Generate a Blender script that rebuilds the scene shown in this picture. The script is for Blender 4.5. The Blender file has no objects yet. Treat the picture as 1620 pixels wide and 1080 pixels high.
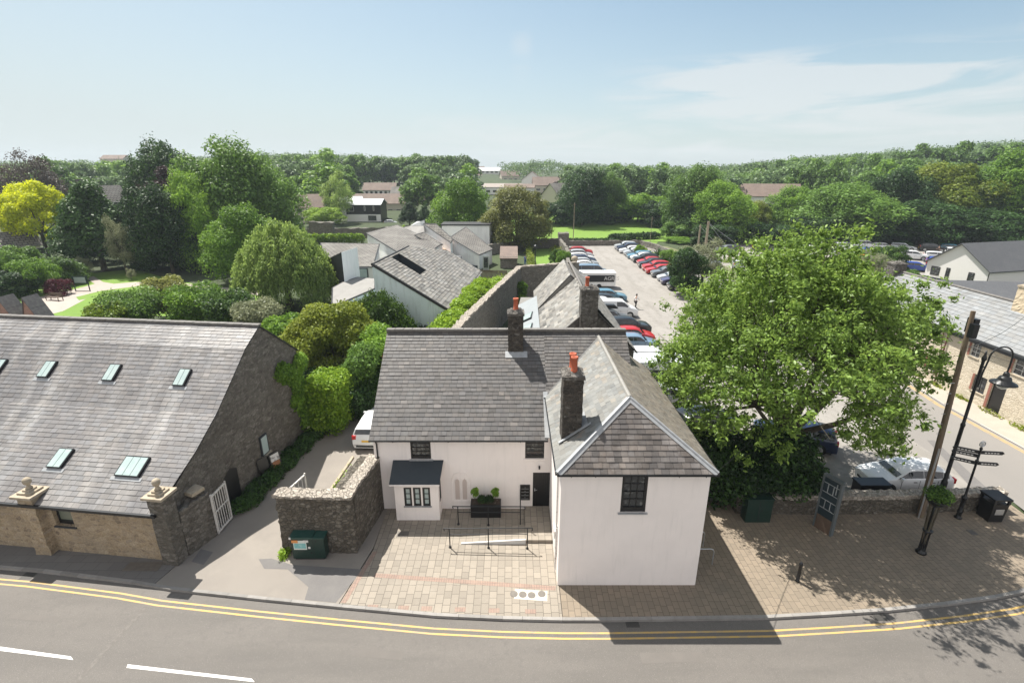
import bpy, math, random
import numpy as np
from mathutils import Vector, Matrix
R = math.radians
random.seed(7)
SC = bpy.context.scene

# ---------------------------------------------------------------- camera
CAM_H = 16.0; FPX = 800.0; PITCH = math.atan(272/800)
cd = bpy.data.cameras.new('camera'); cam = bpy.data.objects.new('camera', cd)
SC.collection.objects.link(cam); SC.camera = cam
cam.location = (0, 0, CAM_H); cam.rotation_euler = (math.pi/2 - PITCH, 0, 0)
cd.sensor_width = 36; cd.lens = 36*FPX/1620; cd.clip_start = .1; cd.clip_end = 6000

# ---------------------------------------------------------------- sun, sky, exposure
SUN_EL = R(60.5); SUN_AZ = R(-40.4)            # azimuth from +Y towards +X
SDIR = Vector((math.sin(SUN_AZ)*math.cos(SUN_EL), math.cos(SUN_AZ)*math.cos(SUN_EL), math.sin(SUN_EL)))
sl = bpy.data.lights.new('sun', 'SUN'); sl.energy = 5.0; sl.angle = R(.5); sl.color = (1, .955, .88)
so = bpy.data.objects.new('sun', sl); SC.collection.objects.link(so)
so.rotation_euler = (-SDIR).to_track_quat('-Z', 'Y').to_euler(); so.location = (-20, 30, 60)
SC.view_settings.view_transform = 'Standard'; SC.view_settings.look = 'None'
SC.view_settings.exposure = .82; SC.view_settings.gamma = 1
W = bpy.data.worlds.new('World'); SC.world = W; W.use_nodes = True
nt = W.node_tree; N = nt.nodes; L = nt.links
for n in list(N): N.remove(n)
wo = N.new('ShaderNodeOutputWorld'); bg = N.new('ShaderNodeBackground'); bg.inputs[1].default_value = .085
sk = N.new('ShaderNodeTexSky'); sk.sky_type = 'NISHITA'; sk.sun_disc = False
sk.sun_elevation = SUN_EL; sk.sun_rotation = SUN_AZ; sk.air_density = .8; sk.dust_density = 1.6; sk.ozone_density = 1.4; sk.altitude = 50
tc = N.new('ShaderNodeTexCoord')
sx = N.new('ShaderNodeSeparateXYZ'); L.new(tc.outputs['Generated'], sx.inputs[0])
def mth(op, a, b=None, c=None):
    m = N.new('ShaderNodeMath'); m.operation = op
    for i, q in enumerate((a, b, c)):
        if q is None: continue
        if hasattr(q, 'links'): L.new(q, m.inputs[i])
        else: m.inputs[i].default_value = q
    return m.outputs[0]
zz = mth('MAXIMUM', sx.outputs[2], .0)
# cirrus: noise on the direction, stretched sideways, kept to a band above the horizon
cx = N.new('ShaderNodeCombineXYZ')
L.new(mth('MULTIPLY', mth('ARCTAN2', sx.outputs[0], sx.outputs[1]), 2.6), cx.inputs[0]); L.new(mth('MULTIPLY', zz, 17), cx.inputs[1])
nz = N.new('ShaderNodeTexNoise'); nz.inputs['Scale'].default_value = 1.35; nz.inputs['Detail'].default_value = 11; nz.inputs['Roughness'].default_value = .58; nz.inputs['Distortion'].default_value = .7
L.new(cx.outputs[0], nz.inputs['Vector'])
az = mth('ARCTAN2', sx.outputs[0], sx.outputs[1])
def bump(v, c, w):   # smooth 1 at c falling to 0 at distance w
    return mth('MAXIMUM', mth('SUBTRACT', 1, mth('POWER', mth('DIVIDE', mth('ABSOLUTE', mth('SUBTRACT', v, c)), w), 2)), 0)
band = mth('MULTIPLY', bump(az, .50, .36), bump(zz, .125, .055))
band2 = mth('MULTIPLY', bump(az, .40, .75), bump(zz, .052, .045))
band3 = mth('MULTIPLY', bump(az, .775, .06), bump(zz, .185, .03))
band4 = mth('MULTIPLY', bump(az, .016, .022), bump(zz, .25, .12))
tot = mth('ADD', mth('ADD', band, mth('MULTIPLY', band2, .55)), mth('ADD', mth('MULTIPLY', band3, .7), mth('MULTIPLY', band4, .22)))
dens = mth('MULTIPLY', tot, mth('MULTIPLY', mth('SUBTRACT', nz.outputs[0], .40), 7.0))
dens = mth('MINIMUM', mth('MAXIMUM', dens, 0), .62)
cm = N.new('ShaderNodeMixRGB'); L.new(dens, cm.inputs[0]); cm.inputs[2].default_value = (5.5, 5.65, 5.65, 1)
# light dusty veil in the whole lower sky
veil = N.new('ShaderNodeMixRGB'); veil.inputs[2].default_value = (4.65, 5.1, 5.15, 1)
vf = mth('MINIMUM', mth('ADD', mth('MULTIPLY', mth('POWER', mth('MAXIMUM', mth('SUBTRACT', 1, mth('MULTIPLY', zz, 2.4)), 0), 1.8), .75), mth('MULTIPLY', mth('MAXIMUM', mth('SUBTRACT', .35, mth('MULTIPLY', az, .6)), 0), .5)), .9)
L.new(vf, veil.inputs[0]); tn = N.new('ShaderNodeMixRGB'); tn.blend_type = 'MULTIPLY'; tn.inputs[0].default_value = 1; tn.inputs[2].default_value = (.90, 1.04, .96, 1); L.new(sk.outputs[0], tn.inputs[1]); L.new(tn.outputs[0], veil.inputs[1]); L.new(veil.outputs[0], cm.inputs[1])
# broken white cloud added unseen behind the viewpoint, as fill for shaded facades
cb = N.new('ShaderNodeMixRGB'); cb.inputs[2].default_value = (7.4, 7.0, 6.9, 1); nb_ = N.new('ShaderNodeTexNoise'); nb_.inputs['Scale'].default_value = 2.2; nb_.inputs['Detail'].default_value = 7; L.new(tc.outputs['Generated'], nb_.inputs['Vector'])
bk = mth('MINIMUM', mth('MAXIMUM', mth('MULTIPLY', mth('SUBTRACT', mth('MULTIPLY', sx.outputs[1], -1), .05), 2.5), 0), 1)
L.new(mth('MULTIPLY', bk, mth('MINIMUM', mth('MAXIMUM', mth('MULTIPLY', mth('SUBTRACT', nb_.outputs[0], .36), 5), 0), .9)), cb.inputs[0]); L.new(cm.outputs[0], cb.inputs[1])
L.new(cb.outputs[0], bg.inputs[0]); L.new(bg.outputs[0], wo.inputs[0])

# ---------------------------------------------------------------- object helpers
def at(px, py, Y):
    'point at distance Y in the direction of photo pixel (px, py)'
    a = (px-810)/FPX; b = (540-py)/FPX; c, s = math.cos(PITCH), math.sin(PITCH)
    t = Y/(c+b*s); return Vector((a*t, Y, CAM_H+(-s+b*c)*t))
def link(o): SC.collection.objects.link(o); return o
def tag(o, label=None, cat=None, group=None, kind=None):
    if label: o['label'] = label
    if cat: o['category'] = cat
    if group: o['group'] = group
    if kind: o['kind'] = kind
    return o
def thing(name, loc, label, cat, group=None, rz=0):
    o = bpy.data.objects.new(name, None); link(o); o.location = loc; o.rotation_euler = (0, 0, rz); o.empty_display_size = .3
    return tag(o, label, cat, group)
def newell(p):
    n = Vector((0, 0, 0))
    for i in range(len(p)):
        a, b = p[i], p[(i+1) % len(p)]
        n += Vector(((a[1]-b[1])*(a[2]+b[2]), (a[2]-b[2])*(a[0]+b[0]), (a[0]-b[0])*(a[1]+b[1])))
    return n.normalized() if n.length > 1e-12 else Vector((0, 0, 1))
class MB:
    def __init__(s): s.v = []; s.f = []; s.m = []; s.c = []
    def face(s, pts, m=0, c=(1, 1, 1)):
        i = len(s.v); s.v += [tuple(p) for p in pts]; s.f.append(tuple(range(i, i+len(pts)))); s.m.append(m); s.c.append(c); return s
    def mesh(s, vs, fs, m=0, c=(1, 1, 1)):
        i = len(s.v); s.v += [tuple(p) for p in vs]
        for f in fs: s.f.append(tuple(i+k for k in f)); s.m.append(m); s.c.append(c)
        return s
    def box(s, x0, x1, y0, y1, z0, z1, m=0, c=(1, 1, 1)):
        return s.obox((0, 0, 0), (1, 0, 0), (0, 1, 0), (0, 0, 1), x0, x1, y0, y1, z0, z1, m, c)
    def obox(s, o, ax, ay, az, u0, u1, v0, v1, w0, w1, m=0, c=(1, 1, 1)):
        o, ax, ay, az = map(Vector, (o, ax, ay, az))
        P = [o+ax*u+ay*v+az*w for w in (w0, w1) for v in (v0, v1) for u in (u0, u1)]
        return s.mesh(P, [(0, 2, 3, 1), (4, 5, 7, 6), (0, 1, 5, 4), (2, 6, 7, 3), (0, 4, 6, 2), (1, 3, 7, 5)], m, c)
    def prism(s, pts, z0, z1, m=0, c=(1, 1, 1)):
        'vertical prism of a plan polygon'
        n = len(pts); P = [(p[0], p[1], z0) for p in pts]+[(p[0], p[1], z1) for p in pts]
        if sum(pts[i][0]*pts[(i+1) % n][1]-pts[(i+1) % n][0]*pts[i][1] for i in range(n)) < 0:
            P = P[:n][::-1]+P[n:][::-1]
        return s.mesh(P, [tuple(range(n))[::-1], tuple(range(n, 2*n))]+[(i, (i+1) % n, n+(i+1) % n, n+i) for i in range(n)], m, c)
    def slab(s, pts, t, m=0, c=(1, 1, 1)):
        'planar polygon given thickness t downwards'
        n = len(pts); P = [Vector(p) for p in pts]; q = newell(P)
        if q.z < 0: P = P[::-1]; q = -q
        Q = [p-Vector((0, 0, t)) for p in P]
        return s.mesh(P+Q, [tuple(range(n)), tuple(range(n, 2*n))[::-1]]+[(i, n+i, n+(i+1) % n, (i+1) % n) for i in range(n)], m, c)
    def cyl(s, a, b, r0, r1=None, n=10, m=0, c=(1, 1, 1), cap=True):
        a, b = Vector(a), Vector(b); r1 = r0 if r1 is None else r1; d = (b-a).normalized()
        u = d.orthogonal().normalized(); w = d.cross(u)
        P = []
        for p, r in ((a, r0), (b, r1)):
            for k in range(n):
                t = 2*math.pi*k/n; P.append(p+(u*math.cos(t)+w*math.sin(t))*r)
        F = [(k, (k+1) % n, n+(k+1) % n, n+k) for k in range(n)]
        if cap: F += [tuple(range(n))[::-1], tuple(range(n, 2*n))]
        return s.mesh(P, F, m, c)
    def tube(s, pts, r, n=8, m=0, c=(1, 1, 1)):
        for a, b in zip(pts[:-1], pts[1:]): s.cyl(a, b, r, r, n, m, c)
        return s
    def lathe(s, prof, o=(0, 0, 0), n=16, m=0, c=(1, 1, 1)):
        'prof: list of (r, z)'
        P = []; F = []
        for r, z in prof:
            for k in range(n):
                t = 2*math.pi*k/n; P.append((o[0]+r*math.cos(t), o[1]+r*math.sin(t), o[2]+z))
        for j in range(len(prof)-1):
            for k in range(n): F.append((j*n+k, j*n+(k+1) % n, (j+1)*n+(k+1) % n, (j+1)*n+k))
        F += [tuple(range(n))[::-1], tuple(range((len(prof)-1)*n, len(prof)*n))]
        return s.mesh(P, F, m, c)
    def build(s, name, mats, parent=None, smooth=False, local=False):
        me = bpy.data.meshes.new(name)
        off = Vector(parent.location) if (parent is not None and not local) else Vector((0, 0, 0))
        if parent is not None and not local and parent.parent is not None: off += Vector(parent.parent.location)
        me.from_pydata([(v[0]-off.x, v[1]-off.y, v[2]-off.z) for v in s.v], [], s.f)
        if not isinstance(mats, (list, tuple)): mats = [mats]
        for m in mats: me.materials.append(m)
        me.polygons.foreach_set('material_index', s.m)
        me.uv_layers.new(name='UVMap'); me.color_attributes.new('col', 'FLOAT_COLOR', 'CORNER')
        U = []; C = []
        for f, c in zip(s.f, s.c):
            p = [Vector(s.v[i]) for i in f]; n = newell(p)
            if abs(n.z) > .93: t = Vector((1, 0, 0)); b = Vector((0, 1, 0))
            else: t = Vector((0, 0, 1)).cross(n).normalized(); b = n.cross(t)
            for q in p: U += [q.dot(t), q.dot(b)]; C += [c[0], c[1], c[2], 1]
        me.uv_layers['UVMap'].data.foreach_set('uv', U); me.color_attributes['col'].data.foreach_set('color', C)
        if smooth: me.polygons.foreach_set('use_smooth', [True]*len(me.polygons))
        me.update(); me.validate()
        o = bpy.data.objects.new(name, me); link(o)
        if parent is not None: o.parent = parent
        return o
def struct(name, mb, mat, kind='structure', label=None, **k):
    o = mb.build(name, mat, **k); tag(o, label=label, kind=kind); return o
def copy_tree(o, parent=None, name=None):
    c = o.copy(); SC.collection.objects.link(c)
    if parent is not None: c.parent = parent
    for ch in list(o.children): copy_tree(ch, c)
    return c
def hsh(*k):
    x = math.sin(sum(a*b for a, b in zip(k, (12.9898, 78.233, 37.719, 4.581))))*43758.5453
    return x-math.floor(x)
def rough_box(mb, o, ax, ay, u1, v1, w1, step=.25, amp=.02, top=.03, m=0, taper=0):
    'rubble block: a box subdivided and roughened, top edge uneven'
    o = Vector(o); ax = Vector(ax).normalized(); ay = Vector(ay).normalized(); az = Vector((0, 0, 1))
    n = [max(1, round(q/step)) for q in (u1, v1, w1)]
    idx = {}; P = []; F = []
    def vert(i, j, k):
        if (i, j, k) in idx: return idx[(i, j, k)]
        f = k/n[2]; u = u1*(i/n[0]); v = v1*(j/n[1])
        if taper: u = u1/2+(u-u1/2)*(1-taper*f); v = v1/2+(v-v1/2)*(1-taper*f)
        p = o+ax*u+ay*v+az*(w1*f)
        s = (p.x*3.1+i, p.y*2.7+j, p.z*1.9+k)
        q = p+ax*(hsh(*s)-.5)*2*amp+ay*(hsh(s[1], s[0], s[2])-.5)*2*amp
        if k: q.z += (hsh(s[2], s[1], s[0])-.5)*2*(top if k == n[2] else amp)
        idx[(i, j, k)] = len(P); P.append(q); return idx[(i, j, k)]
    for a in range(n[0]):
        for b in range(n[2]):
            F.append((vert(a, 0, b), vert(a+1, 0, b), vert(a+1, 0, b+1), vert(a, 0, b+1)))
            F.append((vert(a+1, n[1], b), vert(a, n[1], b), vert(a, n[1], b+1), vert(a+1, n[1], b+1)))
    for a in range(n[1]):
        for b in range(n[2]):
            F.append((vert(0, a+1, b), vert(0, a, b), vert(0, a, b+1), vert(0, a+1, b+1)))
            F.append((vert(n[0], a, b), vert(n[0], a+1, b), vert(n[0], a+1, b+1), vert(n[0], a, b+1)))
    for a in range(n[0]):
        for b in range(n[1]): F.append((vert(a, b, n[2]), vert(a+1, b, n[2]), vert(a+1, b+1, n[2]), vert(a, b+1, n[2])))
    mb.mesh(P, F, m)
def rough_run(mb, pts, th, h0, h1=None, step=.3, amp=.03, top=.05, m=0):
    'rubble wall along a list of plan points; pts may carry heights'
    for a, b in zip(pts[:-1], pts[1:]):
        a2, b2 = Vector(a[:2]+(0,)), Vector(b[:2]+(0,)); d = b2-a2; n = Vector((-d.y, d.x, 0)).normalized()
        rough_box(mb, a2-n*th/2-d.normalized()*.0, d, n, d.length, th, h0, step, amp, top, m)
def clip(poly, n, d):
    out = []
    for i in range(len(poly)):
        a, b = poly[i], poly[(i+1) % len(poly)]
        da, db = a[0]*n[0]+a[1]*n[1]-d, b[0]*n[0]+b[1]*n[1]-d
        if da <= 0: out.append(a)
        if (da < 0 < db) or (db < 0 < da):
            t = da/(da-db); out.append((a[0]+(b[0]-a[0])*t, a[1]+(b[1]-a[1])*t))
    return out
def slates(mb, poly, w=.32, h=.24, th=.018, seed=1, var=.16, tint=None, m=0, deck=1, dt=.08):
    'lay individual slates over a planar convex roof polygon'
    rnd = random.Random(seed); P = [Vector(p) for p in poly]; n = newell(P)
    if n.z < 0: n = -n; P = P[::-1]
    t = Vector((0, 0, 1)).cross(n).normalized(); b = n.cross(t); o = P[0]
    q = [((p-o).dot(t), (p-o).dot(b)) for p in P]
    ar = sum(q[i][0]*q[(i+1) % len(q)][1]-q[(i+1) % len(q)][0]*q[i][1] for i in range(len(q)))
    if ar < 0: q = q[::-1]
    E = []
    for i in range(len(q)):
        a, c = q[i], q[(i+1) % len(q)]; e = (c[0]-a[0], c[1]-a[1]); l = math.hypot(*e)
        if l < 1e-6: continue
        nn = (e[1]/l, -e[0]/l); E.append((nn, a[0]*nn[0]+a[1]*nn[1]))
    u0, u1 = min(p[0] for p in q), max(p[0] for p in q); v0, v1 = min(p[1] for p in q), max(p[1] for p in q)
    r = 0; v = v0-.03
    while v < v1:
        hh = h*(1-.18*(v-v0)/max(.1, v1-v0)) if h > .2 else h
        u = u0-rnd.random()*w-(w/2 if r % 2 else 0)
        while u < u1:
            ww = w*rnd.uniform(.82, 1.18)
            R_ = [(u+.005, v), (u+ww-.005, v), (u+ww-.005, v+hh+.01), (u+.005, v+hh+.01)]
            for nn, d in E:
                R_ = clip(R_, nn, d+.03 if nn[1] < -.9 else d)
                if len(R_) < 3: break
            if len(R_) >= 3:
                g = rnd.gauss(1, var); g = min(1.6, max(.5, g)); k = rnd.random()
                c = (g*(1.0+.06*(k-.5)), g, g*(1-.07*(k-.5)))
                if tint and rnd.random() < tint[0]: c = tuple(a*b_ for a, b_ in zip(c, tint[1]))
                lift = th*rnd.uniform(.8, 1.5); tl = rnd.uniform(-.004, .004)
                top = [o+t*a[0]+b*a[1]+n*(lift*(1-(a[1]-v)/hh)+.006+tl*(a[0]-u)/ww) for a in R_]
                mb.face(top, m, c)
                e = [a for a in R_ if a[1] < v+1e-4+0.0]
                if len(e) == 2:
                    e = sorted(e); A = o+t*e[0][0]+b*e[0][1]; B = o+t*e[1][0]+b*e[1][1]
                    mb.face([A, B, B+n*(lift+.006), A+n*(lift+.006)], m, tuple(x*.6 for x in c))
            u += ww
        v += hh; r += 1
    if deck is not None: mb.slab([p-Vector((0, 0, .002)) for p in P], dt, deck)

# ---------------------------------------------------------------- material helpers
MATS = {}
def mat(name, color, rough=.7, metal=0, noise=None, bump=None, col=False, spec=.5, objcol=False, emit=None, coat=0):
    """noise: list of (scale, amount, vector_stretch, colour2) mixed over the base colour; bump: (scale, strength, distance)"""
    m = bpy.data.materials.new(name); m.use_nodes = True; nt = m.node_tree; N = nt.nodes; L = nt.links
    b = N['Principled BSDF']; b.inputs['Roughness'].default_value = rough; b.inputs['Metallic'].default_value = metal
    b.inputs['Specular IOR Level'].default_value = spec; b.inputs['Coat Weight'].default_value = coat
    rgb = N.new('ShaderNodeRGB'); rgb.outputs[0].default_value = (*color, 1); cur = rgb.outputs[0]
    tc = N.new('ShaderNodeTexCoord')
    if objcol:
        oi = N.new('ShaderNodeObjectInfo'); cur = oi.outputs['Color']
    for q in (noise or []):
        sc_, amt, st, c2 = q[:4]
        mp = N.new('ShaderNodeMapping'); mp.inputs['Scale'].default_value = st; L.new(tc.outputs['Object'], mp.inputs[0])
        t = N.new('ShaderNodeTexNoise'); t.inputs['Scale'].default_value = sc_; t.inputs['Detail'].default_value = 6; t.inputs['Roughness'].default_value = .6
        L.new(mp.outputs[0], t.inputs['Vector'])
        rp = N.new('ShaderNodeValToRGB'); lo, hi = q[4] if len(q) > 4 else (.4, .65)
        rp.color_ramp.elements[0].position = lo; rp.color_ramp.elements[1].position = hi
        rp.color_ramp.elements[0].color = (0, 0, 0, 1); rp.color_ramp.elements[1].color = (amt, amt, amt, 1)
        L.new(t.outputs[0], rp.inputs[0])
        mx = N.new('ShaderNodeMixRGB'); L.new(rp.outputs[0], mx.inputs[0]); L.new(cur, mx.inputs[1]); mx.inputs[2].default_value = (*c2, 1); cur = mx.outputs[0]
    if col:
        a = N.new('ShaderNodeVertexColor'); a.layer_name = 'col'
        mx = N.new('ShaderNodeMixRGB'); mx.blend_type = 'MULTIPLY'; mx.inputs[0].default_value = 1
        L.new(cur, mx.inputs[1]); L.new(a.outputs[0], mx.inputs[2]); cur = mx.outputs[0]
    L.new(cur, b.inputs['Base Color'])
    if bump:
        t = N.new('ShaderNodeTexNoise'); t.inputs['Scale'].default_value = bump[0]; t.inputs['Detail'].default_value = 6; t.inputs['Roughness'].default_value = .65
        L.new(tc.outputs['Object'], t.inputs['Vector'])
        bp = N.new('ShaderNodeBump'); bp.inputs['Strength'].default_value = bump[1]; bp.inputs['Distance'].default_value = bump[2]
        L.new(t.outputs[0], bp.inputs['Height']); L.new(bp.outputs[0], b.inputs['Normal'])
    if emit: b.inputs['Emission Color'].default_value = (*emit[:3], 1); b.inputs['Emission Strength'].default_value = emit[3]
    MATS[name] = m; return m
def ramp(N, cols):
    r = N.new('ShaderNodeValToRGB'); e = r.color_ramp.elements
    while len(e) < len(cols): e.new(.5)
    for k, (p, c) in enumerate(cols): e[k].position = p; e[k].color = (*c, 1)
    return r
def stone_mat(name, cols, mortar, scale=3.2, flat=1.7, bump=.5, mw=.07, dirt=None):
    'rubble masonry: 3-D voronoi cells in object metres'
    m = bpy.data.materials.new(name); m.use_nodes = True; nt = m.node_tree; N = nt.nodes; L = nt.links; b = N['Principled BSDF']; b.inputs['Roughness'].default_value = .9
    tc = N.new('ShaderNodeTexCoord'); mp = N.new('ShaderNodeMapping'); mp.inputs['Scale'].default_value = (1, 1, flat); L.new(tc.outputs['Object'], mp.inputs[0])
    nz = N.new('ShaderNodeTexNoise'); nz.inputs['Scale'].default_value = 2.5; L.new(mp.outputs[0], nz.inputs['Vector'])
    ad = N.new('ShaderNodeMixRGB'); ad.blend_type = 'ADD'; ad.inputs[0].default_value = .16; L.new(mp.outputs[0], ad.inputs[1]); L.new(nz.outputs['Color'], ad.inputs[2])
    v = N.new('ShaderNodeTexVoronoi'); v.inputs['Scale'].default_value = scale; L.new(ad.outputs[0], v.inputs['Vector'])
    ve = N.new('ShaderNodeTexVoronoi'); ve.feature = 'DISTANCE_TO_EDGE'; ve.inputs['Scale'].default_value = scale; L.new(ad.outputs[0], ve.inputs['Vector'])
    bw = N.new('ShaderNodeRGBToBW'); L.new(v.outputs['Color'], bw.inputs[0])
    r = ramp(N, cols); L.new(bw.outputs[0], r.inputs[0])
    n2 = N.new('ShaderNodeTexNoise'); n2.inputs['Scale'].default_value = 14; n2.inputs['Detail'].default_value = 8; L.new(tc.outputs['Object'], n2.inputs['Vector'])
    mm = N.new('ShaderNodeMixRGB'); mm.blend_type = 'MULTIPLY'; mm.inputs[0].default_value = .75; L.new(r.outputs[0], mm.inputs[1])
    r2 = ramp(N, [(.3, (.5, .5, .5)), (.7, (1.25, 1.25, 1.25))]); L.new(n2.outputs[0], r2.inputs[0]); L.new(r2.outputs[0], mm.inputs[2])
    er = ramp(N, [(0, (0, 0, 0)), (mw, (1, 1, 1))]); L.new(ve.outputs['Distance'], er.inputs[0])
    mx = N.new('ShaderNodeMixRGB'); L.new(er.outputs[0], mx.inputs[0]); mx.inputs[1].default_value = (*mortar, 1); L.new(mm.outputs[0], mx.inputs[2]); cur = mx.outputs[0]
    for sc_, amt, c2, lo, hi in (dirt or []):
        n3 = N.new('ShaderNodeTexNoise'); n3.inputs['Scale'].default_value = sc_; n3.inputs['Detail'].default_value = 7; n3.inputs['Roughness'].default_value = .65; L.new(tc.outputs['Object'], n3.inputs['Vector'])
        r3 = ramp(N, [(lo, (0, 0, 0)), (hi, (amt, amt, amt))]); L.new(n3.outputs[0], r3.inputs[0])
        q = N.new('ShaderNodeMixRGB'); L.new(r3.outputs[0], q.inputs[0]); L.new(cur, q.inputs[1]); q.inputs[2].default_value = (*c2, 1); cur = q.outputs[0]
    L.new(cur, b.inputs['Base Color'])
    hs = N.new('ShaderNodeMath'); hs.operation = 'MULTIPLY_ADD'; L.new(n2.outputs[0], hs.inputs[0]); hs.inputs[1].default_value = .5; L.new(er.outputs[0], hs.inputs[2])
    bp = N.new('ShaderNodeBump'); bp.inputs['Strength'].default_value = bump; bp.inputs['Distance'].default_value = .04
    L.new(hs.outputs[0], bp.inputs['Height']); L.new(bp.outputs[0], b.inputs['Normal'])
    MATS[name] = m; return m
def brick_mat(name, c1, c2, mortar, bw, bh, mort=.012, rot=0, off=.5, rough=.85, dirt=None, uv='UV', bias=0, bump=.4, squash=1.0, sqf=2):
    m = bpy.data.materials.new(name); m.use_nodes = True; nt = m.node_tree; N = nt.nodes; L = nt.links; b = N['Principled BSDF']; b.inputs['Roughness'].default_value = rough
    tc = N.new('ShaderNodeTexCoord'); mp = N.new('ShaderNodeMapping'); mp.inputs['Rotation'].default_value = (0, 0, rot); L.new(tc.outputs[uv], mp.inputs[0])
    t = N.new('ShaderNodeTexBrick'); t.inputs['Color1'].default_value = (*c1, 1); t.inputs['Color2'].default_value = (*c2, 1); t.inputs['Mortar'].default_value = (*mortar, 1)
    t.inputs['Scale'].default_value = 1; t.inputs['Brick Width'].default_value = bw; t.inputs['Row Height'].default_value = bh; t.inputs['Mortar Size'].default_value = mort; t.inputs['Bias'].default_value = bias
    t.inputs['Mortar Smooth'].default_value = .3; t.offset = off; t.squash = squash; t.squash_frequency = sqf
    L.new(mp.outputs[0], t.inputs['Vector']); cur = t.outputs['Color']
    for sc_, amt, c3, lo, hi in (dirt or []):
        n3 = N.new('ShaderNodeTexNoise'); n3.inputs['Scale'].default_value = sc_; n3.inputs['Detail'].default_value = 7; n3.inputs['Roughness'].default_value = .65; L.new(tc.outputs['Object'], n3.inputs['Vector'])
        r3 = ramp(N, [(lo, (0, 0, 0)), (hi, (amt, amt, amt))]); L.new(n3.outputs[0], r3.inputs[0])
        q = N.new('ShaderNodeMixRGB'); L.new(r3.outputs[0], q.inputs[0]); L.new(cur, q.inputs[1]); q.inputs[2].default_value = (*c3, 1); cur = q.outputs[0]
    L.new(cur, b.inputs['Base Color'])
    iv = N.new('ShaderNodeMath'); iv.operation = 'SUBTRACT'; iv.inputs[0].default_value = 1; L.new(t.outputs['Fac'], iv.inputs[1])
    bp = N.new('ShaderNodeBump'); bp.inputs['Strength'].default_value = bump; bp.inputs['Distance'].default_value = .012; L.new(iv.outputs[0], bp.inputs['Height']); L.new(bp.outputs[0], b.inputs['Normal'])
    MATS[name] = m; return m
def leaf_mat(name, c1, c2, trans=.28, rough=.5):
    m = bpy.data.materials.new(name); m.use_nodes = True; nt = m.node_tree; N = nt.nodes; L = nt.links; b = N['Principled BSDF']; out = N['Material Output']
    b.inputs['Roughness'].default_value = rough; b.inputs['Specular IOR Level'].default_value = .22
    a = N.new('ShaderNodeAttribute'); a.attribute_name = 'rnd'
    oi = N.new('ShaderNodeObjectInfo')
    ad = N.new('ShaderNodeMath'); ad.operation = 'MULTIPLY_ADD'; L.new(oi.outputs['Random'], ad.inputs[0]); ad.inputs[1].default_value = .5; ad.inputs[2].default_value = -.25
    s = N.new('ShaderNodeMath'); s.operation = 'ADD'; L.new(a.outputs['Fac'], s.inputs[0]); L.new(ad.outputs[0], s.inputs[1]); s.use_clamp = True
    r = ramp(N, [(0, c1), (1, c2)]); L.new(s.outputs[0], r.inputs[0])
    L.new(r.outputs[0], b.inputs['Base Color'])
    tr = N.new('ShaderNodeBsdfTranslucent'); hv = N.new('ShaderNodeHueSaturation'); hv.inputs['Value'].default_value = 1.5; hv.inputs['Hue'].default_value = .487; L.new(r.outputs[0], hv.inputs['Color']); L.new(hv.outputs[0], tr.inputs[0])
    mx = N.new('ShaderNodeMixShader'); mx.inputs[0].default_value = trans; L.new(b.outputs[0], mx.inputs[1]); L.new(tr.outputs[0], mx.inputs[2]); L.new(mx.outputs[0], out.inputs[0])
    MATS[name] = m; return m

# ---------------------------------------------------------------- materials
WHITE = mat('white_paint', (.86, .80, .765), .75, noise=[(1.1, .16, (1, 1, 1), (.68, .64, .61)), (1.7, .30, (3, 3, .30), (.6, .57, .54), (.52, .75)), (.6, .22, (1, 1, 1), (.72, .66, .62), (.5, .7))], bump=(18, .25, .01))
WALLP = mat('pale_render', (.62, .70, .72), .85, noise=[(.35, .5, (1, 1, 1), (.50, .60, .62)), (2.2, .55, (1.6, 1.6, .22), (.30, .34, .33), (.5, .72))], bump=(12, .2, .01))
WALLW = mat('white_render', (.86, .86, .85), .85, noise=[(1.6, .4, (1.5, 1.5, .25), (.55, .56, .55), (.5, .75))], bump=(12, .2, .01))
CREAM = mat('cream_render', (.62, .58, .52), .85, noise=[(.8, .3, (1, 1, 1), (.5, .46, .4))])
BLACK = mat('black_paint', (.010, .010, .011), .35)
BLACKM = mat('black_metal', (.013, .014, .016), .38, metal=.2, noise=[(9, .3, (1, 1, 1), (.05, .045, .04), (.6, .75))])
DKGREEN = mat('dark_green_metal', (.008, .03, .022), .4, noise=[(6, .5, (1, 1, 1), (.02, .035, .03))])
GLASS = mat('window_glass', (.022, .026, .03), .05, spec=.8, noise=[(3.2, .8, (1, 1, 1.6), (.17, .18, .175), (.55, .62))])  # paler blotches paint reflections into the pane colour
GLASSL = mat('skylight_glass', (.36, .45, .44), .12, spec=.7, noise=[(2.5, .5, (1, 1, 1), (.5, .56, .54))])
LEAD = mat('lead_flashing', (.30, .31, .32), .5, metal=.15, noise=[(5, .5, (1, 1, 1), (.42, .43, .44)), (11, .3, (1, 1, 1), (.15, .17, .2), (.55, .7))], bump=(25, .3, .008))
ZINC = mat('pale_sheet_roof', (.23, .25, .26), .8, noise=[(1, .4, (1, 1, 1), (.28, .30, .31))])
SLATE = mat('old_slate', (0.096, 0.089, 0.086), .62, col=True, noise=[(.5, .55, (1, 1, 1), (0.073, 0.069, 0.069)), (3.2, .5, (1.2, 1.2, 1.2), (0.165, 0.155, 0.142), (.55, .75)), (9, .6, (1, 1, 1), (0.036, 0.033, 0.030), (.62, .72)), (.9, .4, (2, .35, .35), (0.158, 0.152, 0.139), (.55, .72))], bump=(30, .5, .008), spec=.4)
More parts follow.
